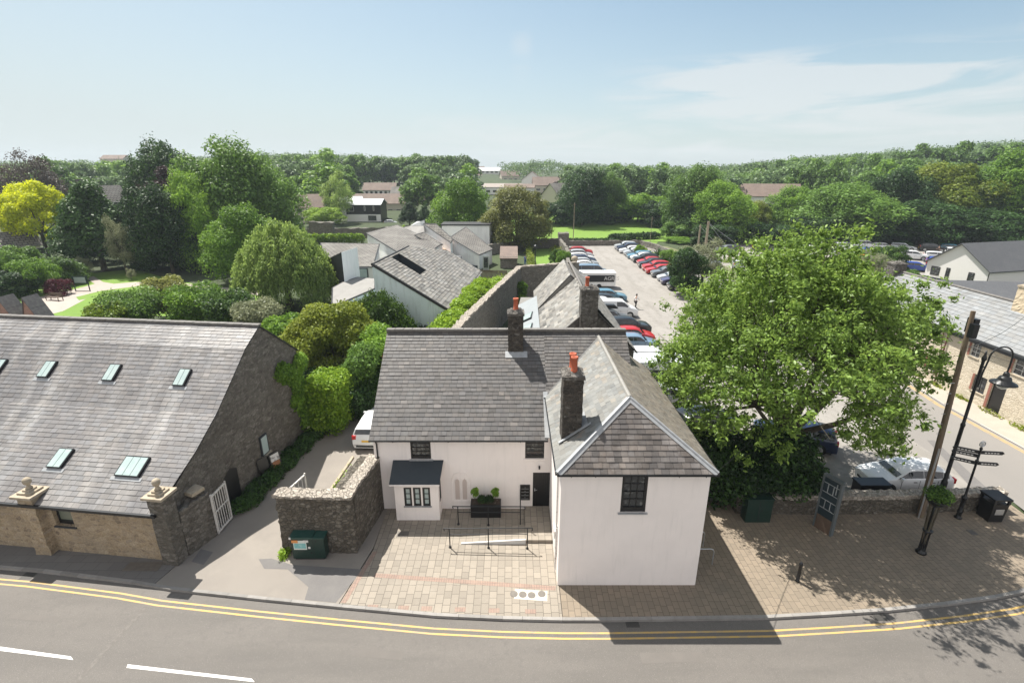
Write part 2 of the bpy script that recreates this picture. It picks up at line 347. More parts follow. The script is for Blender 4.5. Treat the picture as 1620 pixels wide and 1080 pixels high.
SLATEB = mat('barn_slate', (0.166, 0.157, 0.156), .5, col=True, noise=[(.25, .5, (1, 1, 1), (0.121, 0.117, 0.118)), (.55, .75, (1.6, .22, .22), (0.296, 0.284, 0.273), (.48, .68)), (8, .35, (1, 1, 1), (0.081, 0.077, 0.075), (.6, .75))], bump=(30, .3, .006), spec=.5)
SLATEH = mat('brown_slate', (.105, .092, .085), .7, col=True, noise=[(.7, .6, (1.6, 1.6, .3), (.215, .19, .172), (.45, .65)), (1.3, .7, (1, 1, 1), (.06, .045, .035), (.5, .7)), (7, .5, (1, 1, 1), (.05, .04, .035), (.6, .72))], bump=(22, .5, .01))
SLATEG = mat('green_grey_slate', (.165, .165, .155), .65, col=True, noise=[(1.2, .5, (1, 1, 1), (.21, .205, .19)), (4.5, .4, (1, 1, 1), (.12, .11, .09), (.55, .72)), (1.6, .5, (1, 1, 1), (.36, .24, .16), (.62, .74))], bump=(25, .4, .008))
SLATEL = mat('lichen_slate', (.18, .17, .155), .75, col=True, noise=[(.6, .6, (1, 1, 1), (.25, .24, .215)), (3, .5, (1, 1, 1), (.14, .13, .115), (.52, .72)), (9, .35, (1, 1, 1), (.08, .075, .07), (.6, .75))], bump=(22, .5, .01))
RIDGE = mat('ridge_tile', (.13, .12, .115), .8, noise=[(6, .5, (1, 1, 1), (.24, .23, .2))], bump=(20, .5, .01))
TERRA = mat('terracotta', (.42, .10, .045), .7, noise=[(6, .5, (1, 1, 1), (.32, .07, .035)), (12, .3, (1, 1, 1), (.5, .3, .2), (.6, .75))])
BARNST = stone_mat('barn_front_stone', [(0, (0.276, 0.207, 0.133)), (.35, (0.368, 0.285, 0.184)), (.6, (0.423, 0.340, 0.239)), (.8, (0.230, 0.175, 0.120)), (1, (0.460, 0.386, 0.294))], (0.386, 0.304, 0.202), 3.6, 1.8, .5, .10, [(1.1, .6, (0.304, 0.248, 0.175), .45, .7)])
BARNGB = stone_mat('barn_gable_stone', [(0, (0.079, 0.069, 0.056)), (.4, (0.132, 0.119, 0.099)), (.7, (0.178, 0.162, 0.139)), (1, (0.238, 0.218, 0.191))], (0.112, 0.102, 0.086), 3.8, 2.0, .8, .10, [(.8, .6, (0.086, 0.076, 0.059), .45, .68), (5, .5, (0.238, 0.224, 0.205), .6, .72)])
RUBBLE = stone_mat('dark_rubble', [(0, (0.072, 0.061, 0.047)), (.4, (0.130, 0.112, 0.086)), (.7, (0.180, 0.158, 0.126)), (1, (0.238, 0.216, 0.180))], (0.086, 0.076, 0.061), 5.0, 1.5, 1.0, .12, [(1.5, .6, (0.065, 0.054, 0.040), .45, .68), (6, .5, (0.230, 0.216, 0.187), .62, .74)])
GARDST = stone_mat('garden_wall_stone', [(0, (0.136, 0.123, 0.102)), (.5, (0.212, 0.196, 0.170)), (1, (0.306, 0.281, 0.246))], (0.136, 0.123, 0.102), 4.2, 1.7, .9, .12, [(.5, .5, (0.128, 0.115, 0.093), .45, .68)])
COPE = stone_mat('coping_stone', [(0, (.30, .26, .22)), (.5, (.42, .37, .31)), (1, (.50, .45, .39))], (.24, .21, .17), 6, 1, .9, .1, [(2, .6, (.24, .21, .18), .5, .7)])
CHIMST = stone_mat('chimney_stone', [(0, (0.026, 0.022, 0.019)), (.5, (0.056, 0.046, 0.038)), (.8, (0.090, 0.075, 0.060)), (1, (0.195, 0.184, 0.165))], (0.098, 0.086, 0.071), 4.6, 1.6, .9, .10, [(2.5, .5, (0.038, 0.032, 0.026), .5, .7), (5, .6, (0.270, 0.262, 0.247), .62, .74)])
CHIMST2 = stone_mat('grey_chimney_stone', [(0, (0.064, 0.056, 0.048)), (.5, (0.120, 0.108, 0.096)), (1, (0.224, 0.212, 0.192))], (0.136, 0.124, 0.108), 4.6, 1.6, .9, .10, [(3, .6, (0.288, 0.280, 0.264), .58, .74)])
HOUSEST = stone_mat('pale_limestone', [(0, (.48, .42, .33)), (.5, (.60, .53, .42)), (1, (.70, .63, .52))], (.52, .45, .35), 3.0, 2.2, .5, .12, [(.8, .5, (.50, .42, .32), .45, .7)])
CAPST = mat('weathered_cap_stone', (.36, .30, .22), .9, noise=[(7, .6, (1, 1, 1), (.22, .19, .14)), (3, .4, (1, 1, 1), (.5, .44, .35))], bump=(25, .5, .01))
REDBR = brick_mat('red_brick', (.36, .19, .14), (.28, .15, .11), (.34, .27, .22), .22, .075, .01, dirt=[(2, .5, (.3, .22, .18), .45, .7)])
WOOD = mat('weathered_pole_wood', (.16, .115, .075), .85, noise=[(3, .7, (6, 6, .25), (.07, .055, .04)), (1.2, .5, (1, 1, .6), (.12, .14, .07), (.5, .7))], bump=(20, .4, .01))
WOODD = mat('brown_timber', (.12, .08, .055), .8, noise=[(4, .5, (1, 1, .2), (.07, .05, .04))])
WHMET = mat('peeling_white_metal', (.62, .60, .57), .6, noise=[(7, .7, (1, 1, 1), (.25, .18, .13), (.55, .66))], bump=(20, .3, .01))
GALV = mat('galvanised_steel', (.50, .52, .54), .35, metal=.7, noise=[(8, .3, (1, 1, 1), (.35, .36, .38))])
ROAD = mat('road_asphalt', (0.127, 0.115, 0.103), .82, noise=[(.22, .75, (.35, 1.6, 1), (0.159, 0.144, 0.129), (.38, .62)), (.8, .65, (.22, 1.3, 1), (0.108, 0.099, 0.089), (.46, .66)), (5, .65, (1, 1, 1), (0.114, 0.103, 0.094), (.5, .7)), (60, .7, (1, 1, 1), (0.086, 0.081, 0.077), (.5, .60)), (38, .75, (1, 1, 1), (0.241, 0.224, 0.206), (.58, .68)), (2.2, .85, (1, 1, 1), (0.052, 0.047, 0.043), (.755, .775))], bump=(90, .5, .008))
ROADR = mat('side_road_asphalt', (0.205, 0.190, 0.175), .82, noise=[(.2, .5, (1.4, .25, 1), (0.243, 0.224, 0.205)), (50, .4, (1, 1, 1), (0.144, 0.137, 0.129), (.5, .65))], bump=(80, .3, .006))
LANE = mat('lane_tarmac', (0.234, 0.209, 0.182), .85, noise=[(.5, .5, (1, 1, 1), (0.193, 0.172, 0.152)), (.35, .5, (1, 1, 1), (0.283, 0.254, 0.217), (.5, .62)), (40, .4, (1, 1, 1), (0.156, 0.139, 0.123), (.5, .65))], bump=(70, .3, .008))
PATCH = mat('fresh_tarmac_patch', (.13, .122, .118), .85, noise=[(1.2, .5, (1, 1, 1), (.17, .16, .15)), (45, .4, (1, 1, 1), (.22, .21, .2), (.5, .65))], bump=(70, .3, .008))
PAVE = brick_mat('cream_paving', (.285, .248, .202), (.22, .192, .157), (0.090, 0.078, 0.061), .34, .30, .010, rot=R(90), rough=.8, dirt=[(.6, .35, (0.254, 0.221, 0.180), .45, .7), (2.6, .3, (0.35, 0.32, 0.27), .55, .75)], squash=1.35, sqf=2)
PAVE2 = brick_mat('brown_paving', (0.242, 0.194, 0.143), (0.198, 0.161, 0.120), (0.088, 0.073, 0.058), .34, .24, .010, rot=R(90), rough=.85, dirt=[(.6, .5, (0.175, 0.146, 0.110), .45, .7)], squash=1.3, sqf=3)
REDPAVE = brick_mat('red_block_band', (.29, .20, .16), (.24, .175, .14), (.17, .13, .11), .10, .21, .008, rough=.85, off=0, dirt=[(1.5, .4, (.36, .27, .21), .45, .7)])
DARKPAVE = brick_mat('grey_pavement_slabs', (0.160, 0.152, 0.144), (0.132, 0.126, 0.122), (0.072, 0.068, 0.064), .6, .45, .008, rough=.85, dirt=[(.8, .5, (0.120, 0.114, 0.108), .45, .7)])
KERB = brick_mat('kerb_stone', (.40, .375, .35), (.34, .32, .30), (.16, .15, .14), .9, 5, .01, rough=.85, uv='UV', dirt=[(3, .4, (.28, .26, .24), .5, .7)])
PARK = mat('dusty_car_park', (0.254, 0.236, 0.215), .9, noise=[(.09, .7, (1, 1, 1), (0.305, 0.285, 0.261)), (.5, .7, (1.6, .35, 1), (0.198, 0.182, 0.162), (.46, .64)), (1.6, .7, (1, 1, 1), (0.150, 0.139, 0.127), (.54, .70)), (20, .3, (1, 1, 1), (0.269, 0.254, 0.230), (.5, .65))], bump=(20, .4, .02))
YLINE = mat('yellow_line_paint', (.52, .34, .10), .7, noise=[(3, .85, (1, 1, 1), (.30, .25, .18), (.42, .68)), (30, .5, (1, 1, 1), (.27, .24, .2), (.55, .65))])
WLINE = mat('white_line_paint', (.66, .645, .62), .7, noise=[(12, .6, (1, 1, 1), (.36, .34, .33), (.58, .68))])
GRASS = mat('grass_green', (.085, .165, .02), .9, noise=[(.06, .6, (1, 1, 1), (.11, .19, .025)), (.5, .5, (1, 1, 1), (.06, .12, .018)), (6, .45, (1, 1, 1), (.13, .2, .04))], bump=(6, .6, .06))
FIELD = mat('bright_field_grass', (.125, .225, .02), .9, noise=[(.05, .6, (.3, 1.5, 1), (.16, .26, .03)), (.8, .4, (1, 1, 1), (.09, .17, .02))], bump=(3, .5, .05))
SOIL = mat('undergrowth_ground', (.045, .055, .02), .95, noise=[(.2, .6, (1, 1, 1), (.06, .085, .025)), (2, .5, (1, 1, 1), (.035, .035, .02))], bump=(3, .6, .1))
HILLG = mat('hill_grass', (.06, .10, .03), .95, noise=[(.01, .7, (1, 1, 1), (.10, .15, .05)), (.05, .5, (1, 1, 1), (.035, .06, .02))])
PATHM = mat('park_path', (.36, .31, .27), .9, noise=[(.7, .5, (1, 1, 1), (.29, .25, .22)), (12, .3, (1, 1, 1), (.42, .37, .33))])
GRAVEL = mat('grey_gravel', (.36, .34, .32), .95, noise=[(25, .7, (1, 1, 1), (.17, .16, .14)), (1.5, .5, (1, 1, 1), (.28, .29, .2))], bump=(30, .8, .02))
BARK = mat('bark', (.085, .068, .05), .95, noise=[(4, .6, (3, 3, .5), (.045, .035, .027)), (1.5, .4, (1, 1, 1), (.10, .11, .06))], bump=(14, .8, .03))
PAINT = mat('car_paint', (.5, .5, .5), .28, objcol=True, coat=.6, spec=.5)
TYRE = mat('tyre_rubber', (.012, .012, .012), .8)
RIM = mat('alloy_wheel', (.42, .43, .44), .35, metal=.7)
CGLASS = mat('car_glass', (.012, .016, .02), .05, spec=.9)
REDL = mat('red_lamp_lens', (.42, .01, .012), .2)
WHL = mat('clear_lamp_lens', (.62, .64, .66), .12)
PLATEY = mat('yellow_plate', (.75, .44, .03), .5)
PLATEW = mat('white_plate', (.75, .75, .72), .5)
TRIM = mat('dark_plastic_trim', (.02, .02, .022), .6)
SKIN = mat('skin', (.42, .25, .18), .6); CLOTHW = mat('white_cloth', (.72, .72, .72), .8); CLOTHB = mat('black_cloth', (.015, .015, .018), .8); CLOTHBL = mat('blue_cloth', (.02, .12, .42), .8); HAIR = mat('dark_hair', (.03, .02, .015), .7)
DKROOF = mat('dark_smooth_roof', (.032, .035, .04), .7, noise=[(2, .4, (1, 1, 1), (.045, .05, .055))])
BAYROOF = mat('bay_slate_roof', (.018, .026, .034), .5, noise=[(5, .4, (1, 1, 1), (.03, .038, .045))], bump=(20, .2, .005))
TILEBR = brick_mat('brown_roof_tiles', (.20, .145, .12), (.16, .12, .10), (.08, .06, .05), .4, .35, .02, dirt=[(.3, .5, (.25, .19, .15), .45, .7)])
TILEGR = brick_mat('grey_roof_tiles', (.175, .16, .145), (.14, .13, .118), (.035, .032, .028), .7, .5, .07, dirt=[(.35, .5, (.26, .25, .225), .45, .7)])
TILEST = brick_mat('stone_tile_roof', (.27, .255, .235), (.17, .16, .15), (.07, .065, .06), .55, .42, .03, dirt=[(.5, .5, (.31, .295, .27), .45, .7), (3, .4, (.15, .14, .12), .55, .7)])
TILEDK = brick_mat('dark_grey_tiles', (.085, .088, .095), (.075, .078, .085), (.05, .05, .055), .35, .3, .012, dirt=[(.5, .3, (.11, .11, .115), .45, .7)])
PALERF = mat('pale_flat_roof', (.25, .24, .225), .9, noise=[(.6, .5, (1, 1, 1), (.20, .19, .18)), (.5, .4, (4, .3, 1), (.29, .28, .265))], bump=(30, .3, .01))
# ================================================================ terrain, roads, paving
def gp(px, py, z=0.0):
    'ground point (height z) seen at photo pixel'
    a = (px-810)/FPX; b = (540-py)/FPX; c, s = math.cos(PITCH), math.sin(PITCH)
    t = (z-CAM_H)/(-s+b*c); return (a*t, (c+b*s)*t, z)
def sm(a, b, x):
    if a > b: return 1-sm(b, a, x)
    t = min(1, max(0, (x-a)/(b-a))); return t*t*(3-2*t)
def terr(x, y):
    z = -.02
    if y < 21.5: z = -.25+.23*sm(20.5, 21.5, y)
    z += (.045-.012*sm(60, 160, x))*max(0, min(y, 480)-135)*sm(125, 175, y)
    z += .060*min(260, max(0, x-75))*sm(130, 300, y)*(1-sm(340, 520, y))*sm(0, 60, x-75)
    z += 3*sm(185, 270, y)*sm(10, -50, x)*sm(-420, -170, x)*(1-sm(430, 600, y))
    z += .008*max(0, -x-120)*sm(150, 400, y)*(1-sm(500, 900, y))
    z -= 6*sm(520, 900, y)
    return z
xs = [-1500, -800, -500]+[-400+20*i for i in range(41)]+[500, 800, 1500]
ys = [-300, -60, -20, 0, 10, 20, 20.5, 21, 21.5, 25, 40, 70, 100, 120]+[130+15*i for i in range(30)]+[600, 700, 900, 1500]
mb = MB(); nx = len(xs)
mb.mesh([(x, y, terr(x, y)) for y in ys for x in xs], [(j*nx+i, j*nx+i+1, (j+1)*nx+i+1, (j+1)*nx+i) for j in range(len(ys)-1) for i in range(nx-1)])
struct('ground', mb, mat('countryside_ground', (.036, .055, .018), .95, noise=[(.02, .6, (1, 1, 1), (.055, .085, .025)), (.15, .6, (1, 1, 1), (.028, .038, .015)), (1.5, .4, (1, 1, 1), (.06, .07, .03))], bump=(1.5, .6, .15)))
KL = [(-80, 24.6), (-40, 19.8), (-21.73, 17.23), (-19.77, 17.03), (-15.61, 16.43), (-13.74, 16.07), (-9.69, 15.56), (-6.59, 15.2), (-2.87, 14.8), (-.36, 14.66), (1.9, 14.6), (3.57, 14.6), (9.53, 14.7), (11.76, 14.84), (14.28, 15.02), (16.97, 15.33), (19.19, 15.66), (20.43, 15.92), (22.3, 16.6), (24.1, 17.9), (25.2, 19.7), (25.7, 22)]
mb = MB()
mb.face([(-80, -25, -.1), (140, -25, -.1), (140, 16.5, -.1)]+[(25.9, 19, -.1)]+[(x, y+.05, -.1) for x, y in KL[:-3][::-1]])
struct('road', mb, ROAD)
ROADP = mat('road_patch_asphalt', (.132, .12, .108), .85, noise=[(2, .5, (1, 1, 1), (.155, .14, .126)), (50, .5, (1, 1, 1), (.11, .10, .095), (.5, .62))], bump=(80, .4, .006))
def strip(line, d0, d1, z, mbx=None, x0=-1e9, x1=1e9):
    'ribbon between offsets d0, d1 towards the road from a kerb line'
    m = mbx or MB()
    P = []
    for i, (x, y) in enumerate(line):
        a = line[max(0, i-1)]; b = line[min(len(line)-1, i+1)]; t = Vector((b[0]-a[0], b[1]-a[1])).normalized(); n = Vector((t.y, -t.x))
        P.append(((x+n.x*d0, y+n.y*d0, z), (x+n.x*d1, y+n.y*d1, z)))
    for a, b in zip(P[:-1], P[1:]):
        m.face([a[1], b[1], b[0], a[0]])
    return m
def dense(line, k=6):
    out = []
    for a, b in zip(line[:-1], line[1:]):
        for i in range(k): out.append((a[0]+(b[0]-a[0])*i/k, a[1]+(b[1]-a[1])*i/k))
    out.append(line[-1]); return out
ms = MB(); strip(KL, .43, .51, -.096, ms); strip(KL, .66, .74, -.096, ms); struct('double_yellow_line', ms, YLINE)
for k, q in enumerate([((0, 1022), (112, 1037.5), (116, 1043), (0, 1028.5)), ((202, 1050), (398, 1072.5), (403, 1078), (200, 1055.5)), ((-230, 993), (-110, 1008), (-108, 1013), (-232, 998.5)), ((490, 1085), (690, 1100), (692, 1106), (488, 1090))]):
    m_ = MB().face([gp(*p, z=-.096) for p in q][::-1]); struct('centre_line_dash', m_, WLINE)
# seam and old repair in the carriageway
m_ = MB().face([gp(*p, z=-.097) for p in [(236, 950), (243, 951), (165, 1033), (122, 1083), (113, 1083), (158, 1033)]]); struct('road_seam', m_, mat('pale_seam', (.155, .141, .127), .85, noise=[(9, .95, (1, 1, 1), (.125, .113, .102), (.40, .54))]))
for k, q in enumerate([[(1012, 1032), (1110, 1030), (1118, 1046), (1016, 1049)], [(560, 1024), (640, 1030), (636, 1043), (556, 1037)], [(20, 968), (98, 975), (90, 984), (12, 977)]]):
    m_ = MB().face([gp(*p, z=-.097) for p in q][::-1]); struct('road_patch', m_, ROADP)
for px_, py_ in ((45, 910), (1000, 984.5), (1392, 974.5)):
    g_ = gp(px_, py_, -.1); m_ = MB(); m_.box(g_[0]-.25, g_[0]+.25, g_[1]-.2, g_[1]+.2, -.1, -.092)
    for j in range(6): m_.box(g_[0]-.2+.075*j, g_[0]-.175+.075*j, g_[1]-.16, g_[1]+.16, -.092, -.086)
    tag(m_.build('road_gully', mat('gully_iron', (.05, .047, .043), .6)), 'iron gully grating in the gutter %s' % {45: 'in front of the barn', 1000: 'in the shadow before the white wing', 1392: 'below the paved corner'}[px_], 'gully')
# kerbs: a raised stone with its top at pavement level
def kerb(line, name='kerb'):
    m = MB()
    for a, b in zip(line[:-1], line[1:]):
        t = Vector((b[0]-a[0], b[1]-a[1])); l = t.length; t.normalize(); n = Vector((t.y, -t.x))
        k = max(1, round(l/.9))
        for i in range(k):
            p = Vector(a)+t*(l*i/k+.004); q = Vector(a)+t*(l*(i+1)/k-.004); j = hsh(p.x, p.y)*.006; g = .85+.3*hsh(p.y, p.x)
            A = [(p.x, p.y), (q.x, q.y), (q.x-n.x*.14, q.y-n.y*.14), (p.x-n.x*.14, p.y-n.y*.14)]
            m.prism(A, -.2, .003+j, 0, (g, g, g))
    return struct(name, m, KERBM)
KERBM = mat('granite_kerb', (.26, .245, .228), .85, col=True, noise=[(4, .5, (1, 1, 1), (.19, .18, .17)), (20, .3, (1, 1, 1), (.33, .315, .30), (.5, .7))])
kerb(KL[1:-1])
def plate(name, pts, z, m, zb=None, label=None):
    mb = MB()
    if zb is None:
        P = [(p[0], p[1], z) for p in pts]
        if newell(P).z < 0: P = P[::-1]
        mb.face(P)
    else: mb.prism([(p[0], p[1]) for p in pts], zb, z)
    return struct(name, mb, m)
def koff(i0, i1, d=.14):
    out = []
    for i in range(i0, i1+1):
        a = KL[max(0, i-1)]; b = KL[min(len(KL)-1, i+1)]; t = Vector((b[0]-a[0], b[1]-a[1])).normalized(); out.append((KL[i][0]-t.y*d, KL[i][1]+t.x*d))
    return out
plate('pavement', koff(1, 4)+[(-14.6, 16.36), (-14.25, 17.9), (-40, 21.2)], 0, DARKPAVE, -.24)
plate('lane', [(-14.58, 16.35)]+koff(5, 6)+[(-6.75, 15.36), (-6.2, 18.5), (-6.2, 52), (-18, 52), (-14.2, 17.9)], 0, LANE, -.24)
plate('forecourt_paving', [(-6.72, 15.37)]+koff(8, 10)+[(1.9, 21.4), (-6.2, 21.4), (-6.17, 18.3)], 0, PAVE, -.24)
plate('pavement', koff(10, 20)+[(25.2, 21.9), (1.93, 22.2), (1.92, 14.8)], 0, PAVE2, -.24)
plate('tarmac_patch', [gp(*p) for p in [(409, 884), (430, 883), (462, 893), (572, 900), (562, 915), (531, 953), (482, 948), (488, 928), (455, 900), (418, 899)]], .005, PATCH)
plate('tarmac_patch', [gp(*p) for p in [(318, 868), (337, 873), (322, 893), (303, 888)]], .005, PATCH)
plate('red_brick_band', [(-5.75, 16.72), (1.75, 16.02), (1.78, 16.24), (-5.73, 16.94)], .004, REDPAVE)
plate('red_brick_band', [(-6.70, 15.42), (-6.48, 15.39), (-5.95, 18.2), (-6.15, 18.2)], .004, REDPAVE)
for x in (-5.6, -4.4, -3.5, -2.2, -.9, .5): plate('red_brick_band', [(x, 14.98+.0*x-(x+2)*.035), (x+.42, 14.98-(x+2)*.035), (x+.42, 15.19-(x+2)*.035), (x, 15.19-(x+2)*.035)], .004, REDPAVE)
plate('car_park', [(8.3, 28), (25.5, 22.0), (24.9, 40), (30.5, 62), (31.5, 113), (9, 112.5), (9, 64)], .0, PARK)
plate('car_park', [(7.6, 21.9), (25.3, 21.6), (25.2, 30), (7.6, 40)], .004, PARK)
# side road running away on the right, with the town-side kerb and yellow lines
SR = [(31.2, 21), (31.1, 27), (31.1, 33), (32.3, 42), (34.5, 55), (34.2, 70), (32.5, 90), (31, 112), (35, 125), (60, 134), (110, 140)]
SRn = [(25.0, 21.9), (25.0, 27), (25.0, 33), (26.2, 42), (28.4, 55), (29.4, 70), (27.8, 90), (26, 106), (27.5, 125), (50, 143), (110, 148)]
mb = MB()
for i in range(len(SR)-1): mb.face([(*SRn[i], .008), (*SR[i], .008), (*SR[i+1], .008), (*SRn[i+1], .008)])
mb.face([(25.5, 21.9, .008), (25.2, 19.3, 0), (26.2, 14.6, -.094), (50, 14.6, -.094), (36, 18.5, -.02), (31.2, 21, .008)])
struct('side_road', mb, ROADR)
plate('road_repair_strip', [(25.9, 27.9), (26.35, 27.9), (24.9, 21.6), (24.1, 21.9)], .013, PATCH)
ms = MB(); strip(SR[:5], -.45, -.35, .0125, ms); strip(SR[:5], -.62, -.54, .0125, ms); struct('double_yellow_line', ms, YLINE)
struct('town_kerb', strip(SR[:5], 0, -.14, .05), KERB)
plate('pavement', [(31.2, 21), (31.1, 27), (31.1, 33), (32.3, 42), (34.5, 55), (36, 55), (33.6, 42), (33.4, 20.5)], .045, mat('buff_pavement', (.35, .31, .26), .9, noise=[(1.2, .5, (1, 1, 1), (.28, .25, .21)), (30, .3, (1, 1, 1), (.42, .38, .33))]))
plate('car_park', [(44, 73), (62, 76), (104, 82), (104, 112), (46, 116), (36, 104), (38, 80)], .006, PARK)
plate('overflow_ground', [(31.5, 60), (62, 62), (66, 78), (40, 80), (34, 112), (31, 112)], .003, mat('scrub_ground', (.12, .13, .05), .95, noise=[(.3, .7, (1, 1, 1), (.2, .19, .12)), (3, .4, (1, 1, 1), (.07, .09, .03))]))
# bright field beyond the car park, garden lawns, park
mb = MB(); q = [(2, 122), (12, 120), (26, 124.5), (48, 150), (50, 172), (8, 150)]
mb.face([(x, y, terr(x, y)+.12) for x, y in q]); 
FP = MB()
for i in range(9):
    for j in range(6):
        def f_(u, v): 
            x = -2+u*(60); y = 119+v*58; return (x, y, terr(x, y)+.10)
        FP.face([f_(i/9, j/6), f_((i+1)/9, j/6), f_((i+1)/9, (j+1)/6), f_(i/9, (j+1)/6)])
struct('field', FP, FIELD)
plate('verge', [(10.5, 113.8), (32, 113.8), (34, 119), (10, 120)], .02, FIELD)
plate('garden_lawn', [(4.3, 82), (8.2, 82), (9.4, 108), (4.6, 108)], .01, FIELD)
plate('garden_lawn', [(-4.6, 70), (.6, 66), (3.2, 80), (-2.5, 80)], .008, GRASS)
plate('park_lawn', [gp(*p) for p in [(-60, 470), (20, 432), (110, 420), (150, 432), (215, 425), (260, 440), (420, 470), (330, 500), (160, 500), (-60, 540)]], .005, FIELD)
plate('park_path', [gp(*p) for p in [(-60, 520), (60, 470), (92, 464), (140, 452), (150, 449), (136, 440), (148, 437), (163, 446), (180, 449), (215, 446), (300, 449), (420, 462), (420, 468), (300, 455), (230, 451), (160, 460), (120, 470), (125, 475), (136, 473), (100, 492), (50, 505), (-60, 545)]], .011, PATHM)
plate('gravel_bed', [(-9.55, 18.6), (-6.9, 18.6), (-6.7, 25.9), (-9.05, 25.9)], .03, GRAVEL, -.1)
m_ = MB(); m_.obox((-9.75, 18.5, 0), (.066, .998, 0), (-.998, .066, 0), (0, 0, 1), 0, 7.4, 0, .13, 0, .11); struct('concrete_edging', m_, CAPST)

# ---------------------------------------------------------------- building helpers
def wall_holes(mb, o, u, n, w, h, holes, depth=.14, m=0):
    'upright wall plane from o along u (height h) facing n, with openings that have reveals; holes: (u0, z0, u1, z1)'
    o = Vector(o); u = Vector(u).normalized(); n = Vector(n).normalized(); z = Vector((0, 0, 1))
    us = sorted({0, w}|{q for a in holes for q in (a[0], a[2])}); zs = sorted({0, h}|{q for a in holes for q in (a[1], a[3])})
    P = lambda a, b, d=0: o+u*a+z*b-n*d
    def quad(p):
        mb.face(p if newell(p).dot(n) > 0 else p[::-1], m)
    for a, b in zip(us[:-1], us[1:]):
        for c, d in zip(zs[:-1], zs[1:]):
            cu, cz = (a+b)/2, (c+d)/2
            if any(q[0] < cu < q[2] and q[1] < cz < q[3] for q in holes): continue
            quad([P(a, c), P(b, c), P(b, d), P(a, d)])
    for a, c, b, d in holes:
        mb.face([P(a, c), P(a, c, depth), P(b, c, depth), P(b, c)], m); mb.face([P(a, d), P(b, d), P(b, d, depth), P(a, d, depth)], m)
        mb.face([P(a, c), P(a, d), P(a, d, depth), P(a, c, depth)], m); mb.face([P(b, c), P(b, c, depth), P(b, d, depth), P(b, d)], m)
def window(root, o, u, n, a, c, b, d, depth, cols, rows, fm, gm, fw=.06, bar=.025, lower=0, sill=None, name='window', label=None):
    'framed, barred window set back in its opening; pane is a sub-part'
    o = Vector(o); u = Vector(u).normalized(); n = Vector(n).normalized(); z = Vector((0, 0, 1)); f = MB(); p0 = o-n*depth
    ob = lambda a_, b_, c_, d_, w0, w1: f.obox(p0, u, n, z, a_, b_, w0, w1, c_, d_)
    ob(a, a+fw, c, d, 0, .07); ob(b-fw, b, c, d, 0, .07); ob(a+fw, b-fw, d-fw, d, 0, .068); ob(a+fw, b-fw, c, c+fw+lower, 0, .068)
    w = b-a-2*fw; h = d-c-2*fw-lower
    for i in range(1, cols): x = a+fw+w*i/cols; ob(x-bar/2, x+bar/2, c+fw+lower, d-fw, .012, .045)
    for j in range(1, rows): y = c+fw+lower+h*j/rows; ob(a+fw, b-fw, y-bar/2, y+bar/2, .014, .043 if j != rows//2 else .055)
    fo = f.build(name, fm, root)
    if label: fo['label'] = label
    g = MB().obox(p0, u, n, z, a+fw*.5, b-fw*.5, .004, .016, c+fw*.5, d-fw*.5)
    po = g.build('pane', gm, None, local=True)
    for v in po.data.vertices: v.co -= Vector(root.location)
    po.parent = fo
    if sill:
        s_ = MB().obox(o, u, n, z, a-.08, b+.08, -depth+.02, .06, c-.07, c-.002)
        so_ = s_.build('sill', sill, None, local=True)
        for v in so_.data.vertices: v.co -= Vector(root.location)
        so_.parent = fo
    return fo
def sub(mb, name, m, part, root, smooth=False):
    'sub-part built in world coordinates under a part of root'
    o = mb.build(name, m, None, local=True, smooth=smooth)
    for v in o.data.vertices: v.co -= Vector(root.location)
    o.parent = part; return o
def pot(mb, x, y, z, r=.125, h=.62): mb.lathe([(r*1.12, 0), (r*1.12, .05), (r, .07), (r*.98, h-.1), (r*1.15, h-.08), (r*1.15, h), (r*.8, h), (r*.78, h-.25)], (x, y, z), 14)

# ================================================================ the white house
H = thing('white_house', (-2, 21.2, 0), 'white painted house with black sash windows, slate roof and hipped wing reaching to the road', 'house')
X0, X1, YF, EZ = -6.6, 1.85, 21.2, 4.02
w = MB()
DX = (1.02, 1.93)
holes = [(-4.85-X0, 2.83, -3.88-X0, 3.93), (.63-X0, 2.86, 1.54-X0, 3.93), (DX[0]-X0, 0, 1.93-X0-.02, 2.08)]
wall_holes(w, (X0, YF, 0), (1, 0, 0), (0, -1, 0), X1-X0, EZ, holes, .13)
w.face([(X0, YF, 0), (X0, YF, EZ), (X0, 26, 7.62), (X0, 31, EZ), (X0, 31, 0)])
w.face([(6.0, YF, 0), (6.0, 31, 0), (6.0, 31, EZ), (6.0, 26, 7.62), (6.0, YF, EZ)])
w.face([(X0, 31, 0), (X0, 31, EZ), (6, 31, EZ), (6, 31, 0)])
# blind lancet niches in a raised surround
EX0, EX1, EYF, EH = 1.85, 7.45, 16.3, 5.3
wall_holes(w, (EX0, EYF, 0), (1, 0, 0), (0, -1, 0), EX1-EX0, EH, [(4.15-EX0, 3.53, 5.12-EX0, 5.2)], .13)
w.face([(EX0, EYF, 0), (EX0, EYF, EH), (EX0, 23, EH), (EX0, 23, 0)]); w.face([(EX1, EYF, 0), (EX1, 26.5, 0), (EX1, 26.5, EH), (EX1, EYF, EH)])
w.face([(6.0, 26.5, 0), (6.0, 26.5, EH+1.1), (EX1, 26.5, EH), (EX1, 26.5, 0)])
wl = w.build('wall', WHITE, H)
